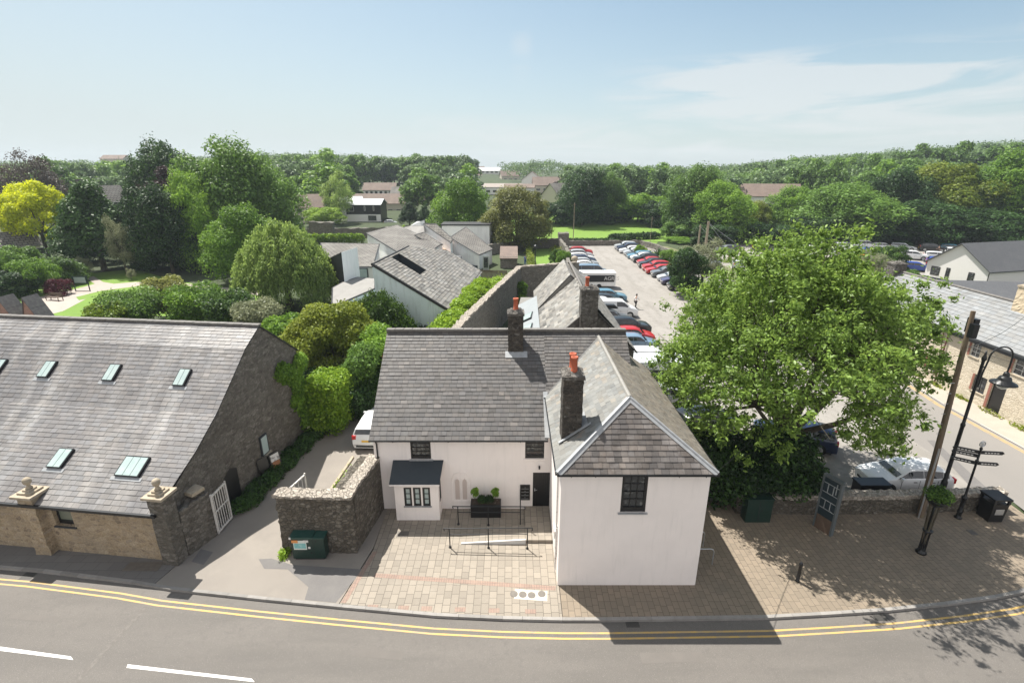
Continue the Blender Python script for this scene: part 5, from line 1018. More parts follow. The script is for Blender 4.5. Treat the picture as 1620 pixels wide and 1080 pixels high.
q.build('roof', [mat('blue_grey_slate', (.165, .17, .175), .55, col=True, noise=[(.4, .5, (1, 1, 1), (.205, .21, .21)), (4, .5, (1, 1, 1), (.12, .118, .11), (.55, .7))]), TRIM], St)
q = MB(); q.cyl((35.9, 25.2, 7.08), (35.9, 47.2, 7.08), .1, .1, 8); q.build('ridge_tiles', RIDGE, St)
q = MB(); q.box(SX-.42, SX-.28, 25.2, 47.2, 4.48, 4.6); q.box(SX-.30, SX-.02, 25.2, 47.2, 4.25, 4.5); q.build('gutter', DKROOF, St)
q = MB(); q.tube([(SX-.1, 36.6, 4.4), (SX-.1, 36.6, .1)], .05); q.tube([(SX-.1, 37.1, 4.4), (SX-.1, 36.85, 2.9), (SX-.1, 36.8, .8)], .035); q.build('downpipe', mat('red_brown_pipe', (.12, .035, .03), .5), St)
BRK = mat('brick_surround', (.26, .11, .08), .8)
for a, c, b, d in [(9.1, .85, 10.1, 2.0), (8.6, 3.2, 9.5, 4.2), (13.35, .9, 14.35, 2.1), (12.4, 3.2, 13.2, 4.2), (15.7, 3.15, 16.9, 4.2), (4.2, 3.1, 5.2, 4.2)]:
    f = window(St, (SX, 47, 0), (0, -1, 0), (-1, 0, 0), a, c, b, d, .14, 2, 3, WLINE if c > 3 else TRIM, GLASS, .06, .03, 0, sill=CAPST)
    q = MB(); q.obox((SX, 47, 0), (0, -1, 0), (-1, 0, 0), Zv, a-.16, a-.003, -.1, .02, c, d); sub(q, 'brick_jamb', BRK, f, St)
q = MB(); q.obox((SX, 47, 0), (0, -1, 0), (-1, 0, 0), Zv, 14.8, 15.8, -.14, -.08, .05, 2.15); do = q.build('door', BLACK, St); q = MB(); q.obox((SX, 47, 0), (0, -1, 0), (-1, 0, 0), Zv, 14.6, 14.797, -.1, .02, 0, 2.15); sub(q, 'brick_jamb', BRK, do, St); q = MB(); q.obox((SX, 47, 0), (0, -1, 0), (-1, 0, 0), Zv, 14.6, 16.0, .0, .3, 0, .12); sub(q, 'door_step', CAPST, do, St)
chimney('chimney', 35.3, 36.5, 33.2, 34.6, 6.0, 8.5, mat('cream_chimney_brick', (.58, .48, .34), .85, noise=[(3, .4, (1, 1, 1), (.48, .38, .26))], bump=(20, .4, .02)), [], 'broad cream chimney in the middle of the ridge', St, CAPST)
chimney('chimney', 35.2, 36.3, 46.2, 47.2, 6.0, 7.9, CHIMST2, [], 'far end chimney', St)
bw_ = mat('off_white_render', (.72, .70, .69), .85)
gh = house('white_gable_house', 73.4, 76.2, R(14.4), 16, 8.6, 2.6, 5.75, bw_, TILEDK, 'white rendered house with a dark tiled roof beyond the limestone house', z0=-.05,
    wins=(('l', .8, .7, 1.3, 1.3, BLACK), ('l', 3.0, .4, .55, 1.7, BLACK), ('l', 6.1, .8, .8, 1.2, BLACK)))
q = MB(); q.box(-8.05, 8.05, -4.35, 4.35, 0, .35); q.build('plinth', BAYROOF, gh, local=True)
q = MB(); q.tube([(-8.2, -4.55, 2.5), (-8.06, -4.4, 2.3), (-8.06, -4.4, .1)], .05); q.build('downpipe', BLACK, gh, local=True)
ob_ = thing('dark_roofed_store', (56, 60, 0), 'low store with a slatted dark grey roof between the limestone house and the white bungalow', 'store')
q = MB(); q.prism([(48, 56), (62, 54), (64, 62), (50, 64)], 0, 2.0); q.build('wall', bw_, ob_); q = MB(); q.slab([(47.6, 55.6, 2.0), (62.4, 53.6, 2.0), (64, 58.5, 3.4), (49, 60.5, 3.4)], .15); q.slab([(64, 58.5, 3.4), (49, 60.5, 3.4), (50, 64.5, 2.2), (64.6, 62.5, 2.2)], .15); q.build('roof', TILEDK, ob_)
# ================================================================ vehicles
def sections(kind):
    'side profile: x (front=0), belt height, roof height, half width; and heights of the nose'
    if kind == 'hatch':   return dict(L=4.1, W=.88, st=[(0, .50, .50, .70), (.06, .66, .66, .80), (.25, .76, .76, .86), (.9, .92, .92, .88), (1.12, .96, .97, .88), (1.75, .98, 1.40, .88), (2.1, .98, 1.46, .88), (2.75, .99, 1.47, .88), (3.4, 1.0, 1.42, .87), (3.72, 1.0, 1.30, .86), (3.95, .99, 1.0, .84), (4.07, .85, .85, .80), (4.1, .5, .5, .76)], R=.31, wb=(.78, 3.32))
    if kind == 'suv':     return dict(L=4.5, W=.93, st=[(0, .58, .58, .76), (.05, .82, .82, .86), (.25, .94, .94, .91), (1.0, 1.06, 1.06, .93), (1.2, 1.10, 1.11, .93), (1.85, 1.13, 1.60, .93), (2.2, 1.14, 1.67, .93), (3.0, 1.15, 1.68, .93), (3.8, 1.17, 1.63, .92), (4.15, 1.18, 1.52, .91), (4.38, 1.16, 1.18, .89), (4.48, 1.0, 1.0, .86), (4.5, .55, .55, .82)], R=.36, wb=(.85, 3.60))
    if kind == 'estate':  return dict(L=4.6, W=.90, st=[(0, .50, .50, .72), (.06, .68, .68, .82), (.3, .78, .78, .88), (1.1, .93, .93, .90), (1.3, .97, .98, .90), (1.95, .99, 1.42, .90), (2.3, 1.0, 1.49, .90), (3.2, 1.01, 1.50, .90), (4.0, 1.02, 1.46, .89), (4.32, 1.02, 1.36, .88), (4.5, 1.0, 1.02, .86), (4.58, .85, .85, .83), (4.6, .5, .5, .8)], R=.32, wb=(.85, 3.65))
    if kind == 'van':     return dict(L=5.0, W=.97, st=[(0, .60, .60, .80), (.05, .88, .88, .90), (.25, 1.02, 1.02, .95), (.75, 1.18, 1.19, .97), (.9, 1.22, 1.24, .97), (1.55, 1.25, 1.84, .97), (1.9, 1.26, 1.96, .97), (3.0, 1.26, 1.98, .97), (4.4, 1.26, 1.97, .96), (4.9, 1.26, 1.93, .95), (4.97, 1.24, 1.28, .94), (4.99, .9, .9, .93), (5.0, .5, .5, .92)], R=.34, wb=(.92, 3.95))
def car_proto(name, kind, lab, cat='car', roofbox=False, panel=False):
    S = sections(kind); L_, W_, st = S['L'], S['W'], S['st']; xs_ = [s[0] for s in st]
    root = thing(name, (0, 0, 0), lab, cat, 'vehicles parked around the old house')
    # subdivide stations
    st2 = []
    for a, b in zip(st[:-1], st[1:]):
        n = 2 if b[0]-a[0] > .5 else 1
        for i in range(n): st2.append(tuple(a[k]+(b[k]-a[k])*i/n for k in range(4)))
    st2.append(st[-1]); st = st2
    rows = []
    for x, zb, zr, hw in st:
        cab = zr-zb; zl = .22
        rw = hw*(.97-.23*min(1, cab/.45)) if cab > .02 else hw*.93
        half = [(hw*.90, zl), (hw, zl+.22), (hw*1.0, (zl+zb)/2+.06), (hw*.985, zb-.06), (hw*.955, zb)]
        if cab > .02: half += [(rw, zr-.055), (rw*.86, zr-.008), (0, zr+.012)]
        else: half += [(hw*.90, zb+.005), (hw*.70, zb+.02), (0, zb+.03)]
        rows.append([(x-L_/2, -y, z) for y, z in half]+[(x-L_/2, y, z) for y, z in half[-2::-1]])
    n = len(rows[0]); V = [p for r in rows for p in r]; body = MB(); gl = MB()
    def V_(i, j): return V[i*n+j]
    for i in range(len(rows)-1):
        c0 = st[i][2]-st[i][1] > .15; c1 = st[i+1][2]-st[i+1][1] > .15; anyc = c0 or c1
        for j in range(n-1):
            f = (V_(i, j), V_(i, j+1), V_(i+1, j+1), V_(i+1, j)); body.face(f)
    body.face(rows[0][::-1]); body.face(rows[-1])
    # merge verts for smoothness
    me = body
    keys = {}; nv = []; mp = []
    for v in me.v:
        k = tuple(round(c, 4) for c in v)
        if k not in keys: keys[k] = len(nv); nv.append(v)
        mp.append(keys[k])
    me.v = nv; me.f = [tuple(dict.fromkeys(mp[i] for i in f)) for f in me.f]
    keep = [i for i, f in enumerate(me.f) if len(f) > 2]; me.f = [me.f[i] for i in keep]; me.m = [0]*len(me.f); me.c = [(1, 1, 1)]*len(me.f)
    bo2 = me.build('body', [PAINT], root, local=True)
    bo2.data.polygons.foreach_set('use_smooth', [True]*len(bo2.data.polygons))
    try:
        bo2.data.set_sharp_from_angle(angle=R(38))
    except Exception: pass
    # glass just proud of the shell
    def lerp(p, q, t): return Vector(p)*(1-t)+Vector(q)*t
    side = [MB(), MB()]; cabi = [i for i in range(len(st)) if st[i][2]-st[i][1] > .15]
    i0, i1 = cabi[0], cabi[-1]
    spans = []
    for i in range(i0-1, i1+1):
        spans.append((i, i+1))
    for sd in (0, 1):
        j0, j1 = (4, 5) if sd == 0 else (n-5, n-6)
        nrm = Vector((0, -1 if sd == 0 else 1, .35)).normalized()*.012
        stop = i1 if kind != 'van' or not panel else next(k for k in range(i0, i1) if st[k][0] > 1.9)
        for i in range(i0-1, stop):
            a0, a1, b0, b1 = (Vector(V_(i, j0)), Vector(V_(i, j1)), Vector(V_(i+1, j0)), Vector(V_(i+1, j1)))
            e0 = .10 if i in (i0-1, (i0+i1)//2, i1-1) else 0.0; e1 = 0.0
            q = [lerp(lerp(a0, b0, e0), lerp(a1, b1, e0), .10), lerp(lerp(a0, b0, 1-e1), lerp(a1, b1, 1-e1), .10), lerp(lerp(a0, b0, 1-e1), lerp(a1, b1, 1-e1), .88), lerp(lerp(a0, b0, e0), lerp(a1, b1, e0), .88)]
            if (q[3]-q[0]).length < .05: q[3] = q[0]+(q[3]-q[0])*.1
            q = [p+nrm for p in q]
            side[sd].face(q if sd == 0 else q[::-1])
        side[sd].build('side_window', CGLASS, root, local=True)
    for nm, ia, ib in (('windscreen', i0-1, i0), ('rear_window', i1, i1+1)):
        if nm == 'rear_window' and panel: continue
        g_ = MB(); c5a, c5b = 5, n-6
        A0, A1, B0, B1 = Vector(V_(ia, c5a)), Vector(V_(ia, c5b)), Vector(V_(ib, c5a)), Vector(V_(ib, c5b))
        up_ = Vector((-.5 if nm == 'windscreen' else .5, 0, .8)).normalized()*.03
        l0, l1 = (.08, .93) if nm == 'windscreen' else (.07, .82)
        for k in range(4):
            t0, t1 = .05+.9*k/4, .05+.9*(k+1)/4; bow = lambda t: up_*(1+1.2*(1-(2*t-1)**2))
            g_.face([lerp(lerp(A0, B0, l0), lerp(A1, B1, l0), t0)+bow(t0), lerp(lerp(A0, B0, l0), lerp(A1, B1, l0), t1)+bow(t1), lerp(lerp(A0, B0, l1), lerp(A1, B1, l1), t1)+bow(t1), lerp(lerp(A0, B0, l1), lerp(A1, B1, l1), t0)+bow(t0)])
        g_.build(nm, CGLASS, root, local=True)
    r = S['R']
    for x in S['wb']:
        for s in (-1, 1):
            w_ = MB(); cx_, y0 = x-L_/2, s*(W_-.19); y1 = s*(W_+.012)
            w_.cyl((cx_, y0, r), (cx_, y1, r), r, r, 18); w_.cyl((cx_, s*(W_-.02), r+.02), (cx_, s*(W_+.004), r+.02), r+.065, r+.065, 18); wo_ = w_.build('wheel', TYRE, root, local=True)
            w_ = MB(); w_.cyl((cx_, y1, r), (cx_, y1+s*.006, r), r*.68, r*.66, 16); 
            for k in range(5):
                t = 2*math.pi*k/5; w_.obox((cx_, y1+s*.006, r), (math.cos(t), 0, math.sin(t)), (-math.sin(t), 0, math.cos(t)), (0, s, 0), .03, r*.62, -.03, .03, 0, .012)
            w_.build('rim', RIM, wo_, local=True)
    hx = -L_/2; zf = st[1][1]; zr_ = st[-2][1]
    for s in (-1, 1):
        w_ = MB(); w_.obox((hx+.055, s*W_*.66, zf-.085), Vector((.25, s*-.9, 0)).normalized()*-s, (.9, s*.3, 0), Zv, -.18, .18, -.03, .1, -.06, .08); w_.build('headlight', WHL, root, local=True)
        w_ = MB(); w_.obox((L_/2-.05, s*W_*.80, zr_+.0), (0, 1, 0), (1, 0, 0), Zv, -.12, .12, -.08, .035, -.10, .16); w_.build('tail_light', REDL, root, local=True)
        xm = [k for k in range(len(st)) if st[k][2]-st[k][1] > .1][0]; w_ = MB(); w_.obox((st[xm][0]-L_/2-.1, s*(W_+.08), st[xm][1]+.03), (1, 0, 0), (0, 1, 0), Zv, -.07, .05, -.09, .09, -.06, .07); w_.build('door_mirror', [PAINT], root, local=True)
    w_ = MB(); w_.box(hx-.005, hx+.08, -W_*.55, W_*.55, .30, .42); w_.box(hx+.01, hx+.1, -W_*.35, W_*.35, .46, .56); w_.box(-L_/2+.3, L_/2-.3, -W_-.002, W_+.002, .19, .26); w_.box(L_/2-.09, L_/2+.004, -W_*.7, W_*.7, .27, .4); w_.build('lower_trim', TRIM, root, local=True)
    MB().box(hx-.015, hx-.002, -.26, .26, .43, .54).build('number_plate', PLATEW, root, local=True)
    MB().box(L_/2+.002, L_/2+.018, -.26, .26, .62, .73).build('number_plate', PLATEY, root, local=True)
    # door shut lines
    w_ = MB()
    for s in (-1, 1):
        for xx in ((1.35, 2.25, 3.15) if kind != 'van' else (1.25, 2.3)):
            w_.box(xx-L_/2-.008, xx-L_/2+.008, s*(W_+.0015)-.004, s*(W_+.0015)+.004, .34, .92)
        for xx in ((1.95, 2.85) if kind != 'van' else (1.95,)): w_.box(xx-L_/2, xx-L_/2+.16, s*(W_+.004)-.012, s*(W_+.004)+.012, .80, .83)
    w_.build('door_line', TRIM, root, local=True)
    if roofbox:
        w_ = MB(); z = 1.78; w_.mesh([(x, y, zz_) for x, y, zz_ in [(-.9, -.38, z), (1.2, -.38, z), (1.2, .38, z), (-.9, .38, z), (-.5, -.3, z+.36), (1.1, -.32, z+.38), (1.1, .32, z+.38), (-.5, .3, z+.36)]], [(3, 2, 1, 0), (4, 5, 6, 7), (0, 1, 5, 4), (1, 2, 6, 5), (2, 3, 7, 6), (3, 0, 4, 7)]); w_.build('roof_box', BLACKM, root, local=True)
    return root
PC = dict(white=(.74, .75, .76), silver=(.42, .44, .46), grey=(.12, .13, .14), black=(.010, .011, .013), red=(.42, .012, .012), blue=(.012, .05, .30), navy=(.012, .022, .06), lblue=(.10, .22, .30), orange=(.75, .22, .01), steel=(.16, .24, .33), purple=(.05, .04, .10), teal=(.02, .11, .17))
protos = {}
def paint(root, c):
    for ch in root.children:
        ch.color = (*PC[c], 1)
VG = 'vehicles parked around the old house'
def place(kind, x, y, rz, color, lab, group=VG, z=0, s=1):
    key = kind
    nm = {'hatch': 'parked_car', 'suv': 'parked_car', 'suvbox': 'parked_car', 'estate': 'parked_car', 'van': 'parked_van', 'vanp': 'parked_van'}[kind]
    if key not in protos:
        protos[key] = o = car_proto(nm, {'suvbox': 'suv', 'vanp': 'van'}.get(kind, kind), lab, 'van' if 'van' in kind else 'car', roofbox=kind == 'suvbox', panel=kind == 'vanp')
    else: o = copy_tree(protos[key])
    o.location = (x, y, z); o.rotation_euler = (0, 0, R(rz)); o.scale = (s, s, s); tag(o, lab, 'van' if 'van' in kind else 'car', group); paint(o, color)
    return o
# front of a car points to local -X
place('hatch', 20.75, 23.1, -2, 'white', 'white hatchback parked just behind the low stone wall')
place('estate', -8.62, 28.9, -92, 'white', 'white estate car with a yellow rear plate parked in the lane by the house')
place('estate', 17.3, 27.6, -27, 'navy', 'dark blue estate car half hidden behind the big tree')
place('suv', 12.4, 29.2, 200, 'black', 'shiny black car beside the wing of the white house, under the tree edge')
place('hatch', 11.3, 33.2, 185, 'silver', 'pale silver car partly hidden by the tree next to the wing roof')
place('vanp', 11.4, 39.6, 180, 'white', 'white van close behind the house roof end')
place('hatch', 11.6, 45.0, 180, 'steel', 'steel blue hatchback between the white van and a red car')
place('hatch', 11.9, 47.2, 178, 'red', 'bright red hatchback in front of the black SUV')
place('suv', 12.0, 50.0, 182, 'black', 'large black SUV in the near row with its right wheel showing')
place('suvbox', 10.6, 53.2, 180, 'grey', 'dark car carrying a black roof box')
place('vanp', 11.8, 56.2, 180, 'white', 'white van beyond the roof-box car')
place('estate', 11.0, 59.2, 180, 'white', 'white estate car almost hidden by the old roof')
place('hatch', 11.8, 61.0, 180, 'black', 'small black car next to the walking man')
place('estate', 12.4, 63.6, 180, 'lblue', 'light grey-blue people carrier near the walking man')
place('van', 12.7, 78.9, 181, 'steel', 'blue-grey camper van with dark side windows')
for k, (y, c, kd, lb) in enumerate(((82.5, 'silver', 'hatch', 'silver hatchback next behind the blue-grey camper van'), (85.3, 'white', 'hatch', 'white hatchback second behind the camper van'), (88.0, 'silver', 'estate', 'silver estate third behind the camper van'), (90.9, 'navy', 'estate', 'navy car fourth behind the camper van'), (93.6, 'white', 'estate', 'white estate beside the navy car in the near row'), (96.4, 'silver', 'suv', 'silver SUV next to the red one at the far end of the near row'))):
    place(kd, 12.6+.03*k*3, y, 180+random.uniform(-2, 2), c, lb)
place('suv', 13.6, 99.9, 176, 'red', 'red SUV at the far end of the near row')
RR = [(107.7, 'silver', 'suv', 'silver SUV furthest along the far row'), (105.2, 'navy', 'suv', 'dark blue SUV at the far end of the far row'), (102.5, 'white', 'estate', 'white estate third from the far end of the row'), (100.2, 'silver', 'hatch', 'silver hatchback behind the white estate'), (98.2, 'grey', 'hatch', 'grey hatchback fifth from the far end'), (96.0, 'lblue', 'estate', 'pale blue estate sixth from the far end'), (94.0, 'white', 'hatch', 'white hatchback just before the black one in the far row'), (91.7, 'black', 'suv', 'black SUV beside a red hatchback in the far row'), (89.2, 'red', 'hatch', 'red hatchback between two black cars'), (86.4, 'black', 'suv', 'black SUV between two red cars'), (83.9, 'red', 'suv', 'red SUV in the middle of the far row'), (81.4, 'red', 'estate', 'second of the adjacent red cars, nearer one'), (78.5, 'grey', 'suv', 'dark grey SUV next to the silver hatchback'), (75.6, 'silver', 'hatch', 'silver hatchback third from the near bush'), (73.2, 'purple', 'hatch', 'dark purple hatchback second from the near bush'), (69.6, 'black', 'suv', 'black SUV parked beside the near bush')]
for y, c, kd, lb in RR: place(kd, 24.1+random.uniform(-.15, .15), y, random.uniform(-3, 3), c, lb)
for x, y, c, kd, rz, lb in ((43.3, 102.5, 'grey', 'suv', 5, 'grey SUV by the timber poles on the verge'), (35.5, 88.5, 'grey', 'estate', 75, 'dark car driving along the side road'), (54.5, 97, 'white', 'hatch', 200, 'white hatchback beside the knee-high wooden posts'), (52.0, 105, 'black', 'suv', 190, 'dark SUV in the tree shade past the posts'), (45.5, 85.0, 'navy', 'hatch', 260, 'dark blue hatchback glimpsed through the tree top'), (39.0, 87, 'silver', 'estate', 250, 'silver car glimpsed beside the round dark bush'), (58, 100, 'white', 'van', 184, 'white van seen over the tree top'),
    (64.5, 98.5, 'white', 'estate', 190, 'white estate in the far lot behind the tree'), (70.5, 101, 'blue', 'hatch', 200, 'blue hatchback glimpsed over the orange car'), (63.5, 92, 'orange', 'hatch', 190, 'orange car seen through the top of the tree'), (70.4, 107.5, 'silver', 'estate', 172, 'silver estate leftmost against the far trees'), (74.0, 107.5, 'white', 'van', 176, 'white van against the far trees'), (77.8, 107, 'white', 'estate', 175, 'white estate against the far trees'), (81.6, 106.3, 'silver', 'estate', 150, 'silver estate before the gap in the far trees'), (86.6, 104.8, 'black', 'suv', 152, 'black car next to the teal one under the far trees'), (90.6, 104.5, 'teal', 'estate', 152, 'teal car at the right end beneath the far trees'),
    (75.2, 94.8, 'white', 'suv', 150, 'white SUV left of the second white car in the far lot'), (79.8, 94.6, 'white', 'estate', 150, 'second white car in the middle of the far lot'), (85.2, 96.0, 'white', 'van', 150, 'white pickup shaped vehicle by the bungalow gable'), (75.6, 89.0, 'blue', 'hatch', 150, 'bright blue hatchback in the far lot'), (80.3, 89.5, 'white', 'hatch', 150, 'white car next to the bright blue hatchback'), (67.2, 83.5, 'blue', 'estate', 150, 'royal blue car behind the bushes'), (72.2, 84.2, 'navy', 'suv', 170, 'dark car nearest the white bungalow'), (77.3, 84.8, 'steel', 'estate', 165, 'steel grey car beside the white bungalow')):
    place(kd, x, y, rz, c, lb)
# trailer with banner, white kiosk trailer with lettering
font_m = WLINE
def text_mesh(s, size, name, m, parent, loc, rot, ext=.01):
    cu = bpy.data.curves.new(name, 'FONT'); cu.body = s; cu.size = size; cu.extrude = ext; cu.align_x = 'CENTER'; cu.align_y = 'CENTER'
    t = bpy.data.objects.new(name, cu); SC.collection.objects.link(t); bpy.context.view_layer.update()
    me = bpy.data.meshes.new_from_object(t.evaluated_get(bpy.context.evaluated_depsgraph_get())); bpy.data.objects.remove(t)
    o = bpy.data.objects.new(name, me); link(o); me.materials.clear(); me.materials.append(m); o.parent = parent; o.location = loc; o.rotation_euler = rot; return o
tr = thing('catering_trailer', (12.0, 71.2, 0), 'white box trailer with a black banner of pale lettering and a green emblem', 'trailer')
MB().box(-3.4, 2.6, -1.05, 1.05, 45e-2, 2.2).build('body', WALLW, tr, local=True); MB().box(-3.45, 2.65, -1.1, 1.1, 2.2, 2.28).build('roof', WHMET, tr, local=True)
bn = MB().box(-1.4, 2.4, -1.1, -1.06, 1.0, 1.95).build('banner', BLACK, tr, local=True); text_mesh('AGRES', .72, 'lettering', WLINE, bn, (.15, -1.12, 1.48), (R(90), 0, 0)); MB().lathe([(.3, 0), (.3, .02)], (0, 0, 0), 12).build('emblem', mat('lime_print', (.25, .45, .08), .6), bn, local=True)
e_ = bn.children[-1]; e_.location = (2.0, -1.12, 1.48); e_.rotation_euler = (R(90), 0, 0)
for x in (-.8, .3): MB().cyl((x, -1.12, .35), (x, -.85, .35), .35, .35, 14).build('wheel', TYRE, tr, local=True)
kt = thing('white_kiosk_trailer', (11.2, 35.9, 0), 'white trailer with white capital letters on a black side panel, right behind the roof end', 'trailer')
MB().box(-2.4, 2.6, -1.0, 1.0, .45, 2.4).build('body', WALLW, kt, local=True); MB().box(-2.45, 2.65, -1.05, 1.05, 2.4, 2.5).build('roof', WHL, kt, local=True); bn = MB().box(-2.3, 2.5, -1.05, -1.01, .9, 1.9).build('side_panel', BLACK, kt, local=True); text_mesh('HEM', .75, 'lettering', WLINE, bn, (-.4, -1.07, 1.4), (R(90), 0, 0))
for x in (-.5, .6): MB().cyl((x, -1.07, .33), (x, -.8, .33), .33, .33, 14).build('wheel', TYRE, kt, local=True)

# ================================================================ people
def person(loc, rz, lab, top, legs, walk=.28, lean=.08):
    r = thing('person', loc, lab, 'person', None, rz)
    J = dict(pel=(0, 0, .95), wst=(0, lean*.3, 1.10), chs=(0, lean*.7, 1.34), nk=(0, lean, 1.50), hd=(0, lean+.02, 1.60), hd2=(0, lean+.03, 1.74),
        lh=(-.10, 0, .90), lk=(-.11, walk*.6, .50), la=(-.11, walk*.7, .09), lf=(-.11, walk*.7+.16, .035), rh=(.10, 0, .90), rk=(.11, -walk*.1, .50), ra=(.11, -walk, .13), rf=(.12, -walk+.14, .04),
        ls=(-.19, lean*.8, 1.42), le=(-.26, lean-.12, 1.15), lw=(-.25, lean+.06, .93), lhd=(-.24, lean+.12, .86), rs=(.19, lean*.8, 1.42), re=(.25, lean+.14, 1.17), rw=(.20, lean+.34, 1.12), rhd=(.18, lean+.42, 1.14))
    E_ = [('pel', 'wst'), ('wst', 'chs'), ('chs', 'nk'), ('nk', 'hd'), ('hd', 'hd2'), ('pel', 'lh'), ('lh', 'lk'), ('lk', 'la'), ('la', 'lf'), ('pel', 'rh'), ('rh', 'rk'), ('rk', 'ra'), ('ra', 'rf'), ('chs', 'ls'), ('ls', 'le'), ('le', 'lw'), ('lw', 'lhd'), ('chs', 'rs'), ('rs', 're'), ('re', 'rw'), ('rw', 'rhd')]
    rad = dict(pel=.15, wst=.135, chs=.16, nk=.055, hd=.085, hd2=.085, lh=.095, lk=.062, la=.042, lf=.045, rh=.095, rk=.062, ra=.042, rf=.045, ls=.06, le=.045, lw=.032, lhd=.035, rs=.06, re=.045, rw=.032, rhd=.035)
    ks = list(J); 
    def skin(name, keys, grow, m, parent, levels=2):
        es = [e for e in E_ if e[0] in keys and e[1] in keys]; kk = [k for k in ks if any(k in e for e in es)]
        me = bpy.data.meshes.new(name); me.from_pydata([J[k] for k in kk], [(kk.index(a), kk.index(b)) for a, b in es], []); o = bpy.data.objects.new(name, me); link(o)
        md = o.modifiers.new('s', 'SKIN'); 
        for i, k in enumerate(kk): me.skin_vertices[0].data[i].radius = (rad[k]+grow, (rad[k]*(.72 if k in ('chs', 'wst', 'pel') else 1))+grow)
        me.skin_vertices[0].data[0].use_root = True
        o.modifiers.new('u', 'SUBSURF').levels = levels; bpy.context.view_layer.update()
        m2 = bpy.data.meshes.new_from_object(o.evaluated_get(bpy.context.evaluated_depsgraph_get())); bpy.data.objects.remove(o)
        o = bpy.data.objects.new(name, m2); link(o); m2.materials.clear(); m2.materials.append(m); m2.polygons.foreach_set('use_smooth', [True]*len(m2.polygons)); o.parent = parent; return o
    skin('body', ks, 0, SKIN, r)
    skin('shirt', ['wst', 'chs', 'ls', 'le', 'rs', 're', 'pel'], .014, top, r); skin('trousers', ['pel', 'lh', 'lk', 'la', 'rh', 'rk', 'ra'], .016, legs, r)
    MB().lathe([(.02, 1.86), (.07, 1.84), (.098, 1.78), (.10, 1.70), (.085, 1.64)], (0, lean+.01, 0), 12).build('hair', HAIR, r, True, local=True)
    for s in (-1, 1): MB().obox((s*.11, walk*.7 if s < 0 else -walk, 0), (1, 0, 0), (0, 1, 0), Zv, -.045, .045, -.07, .2, 0 if s < 0 else .03, .09 if s < 0 else .12).build('shoe', BLACK, r, local=True)
    return r
person((14.95, 59.4, 0), R(-60), 'person in a white top and black trousers walking across the car park', CLOTHW, CLOTHB)
person((2.35, 89.0, 0), R(30), 'person in blue standing in the walled garden', CLOTHBL, CLOTHBL, .05, .02)
person((84.5, 100.6, 0), R(100), 'person in dark clothes standing in the far car park', CLOTHB, CLOTHB, .1, .02)
# ================================================================ foliage
LF = {
 'mid':   leaf_mat('leaf_mid_green', (.024, .060, .012), (.165, .290, .055), .32),
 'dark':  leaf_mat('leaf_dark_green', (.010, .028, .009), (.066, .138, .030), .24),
 'fresh': leaf_mat('leaf_fresh_green', (.055, .130, .014), (.240, .400, .055), .38),
 'ash':   leaf_mat('leaf_ash_green', (.030, .072, .012), (.260, .390, .080), .36, .42),
 'lime':  leaf_mat('leaf_lime', (.10, .20, .012), (.29, .43, .045), .34),
 'yellow': leaf_mat('leaf_yellow', (.36, .42, .008), (.76, .80, .03), .4),
 'gold':  leaf_mat('leaf_golden_green', (.085, .13, .012), (.26, .31, .045), .32),
 'olive': leaf_mat('leaf_olive', (.075, .085, .020), (.28, .30, .085), .32),
 'copper': leaf_mat('leaf_copper', (.022, .012, .012), (.085, .045, .042), .2),
 'bronze': leaf_mat('leaf_bronze', (.05, .04, .03), (.13, .10, .08), .2),
 'purple': leaf_mat('leaf_purple', (.05, .008, .014), (.17, .03, .045), .25),
 'willow': leaf_mat('leaf_willow', (.085, .150, .028), (.33, .45, .12), .45),
 'pale':  leaf_mat('leaf_pale', (.12, .14, .07), (.30, .32, .19), .3),
 'far':   leaf_mat('leaf_far_green', (.045, .082, .038), (.185, .285, .100), .24),
 'grass': leaf_mat('blade_green', (.07, .13, .012), (.19, .27, .03), .3),
}
def leafmesh(name, C, D, size, rng, m, parent=None, aspect=1.9, out=.55, droop=0.0):
    'C: leaf centres, D: outward directions'
    n = len(C)
    nr = D*out+rng.normal(0, .55, (n, 3)); nr[:, 2] += .25; nr /= np.linalg.norm(nr, axis=1)[:, None]
    t = rng.normal(0, 1, (n, 3)); t[:, 2] -= droop*3; t -= nr*(t*nr).sum(1)[:, None]; t /= np.linalg.norm(t, axis=1)[:, None]
    b = np.cross(nr, t); s = size*rng.uniform(.6, 1.35, n)[:, None]
    L_ = t*s*.5*math.sqrt(aspect); W_ = b*s*.5/math.sqrt(aspect); fold = nr*s*.10
    V = np.empty((n, 4, 3)); V[:, 0] = C-L_; V[:, 1] = C+W_*1.0-L_*.1+fold; V[:, 2] = C+L_-fold; V[:, 3] = C-W_-L_*.1+fold
    me = bpy.data.meshes.new(name); me.vertices.add(n*4); me.loops.add(n*4); me.polygons.add(n)
    me.vertices.foreach_set('co', V.reshape(-1).astype(np.float32)); me.loops.foreach_set('vertex_index', np.arange(n*4, dtype=np.int32))
    me.polygons.foreach_set('loop_start', np.arange(0, n*4, 4, dtype=np.int32)); me.polygons.foreach_set('loop_total', np.full(n, 4, dtype=np.int32))
    a = me.attributes.new('rnd', 'FLOAT', 'FACE'); lk = LASTK[0] if LASTK[0] is not None and len(LASTK[0]) == n else 0; a.data.foreach_set('value', np.clip(rng.beta(2, 2, n)+lk, 0, 1).astype(np.float32))
    me.materials.append(m); me.update(calc_edges=True)
    o = bpy.data.objects.new(name, me); link(o)
    if parent is not None: o.parent = parent
    return o
LASTK = [None, 0]
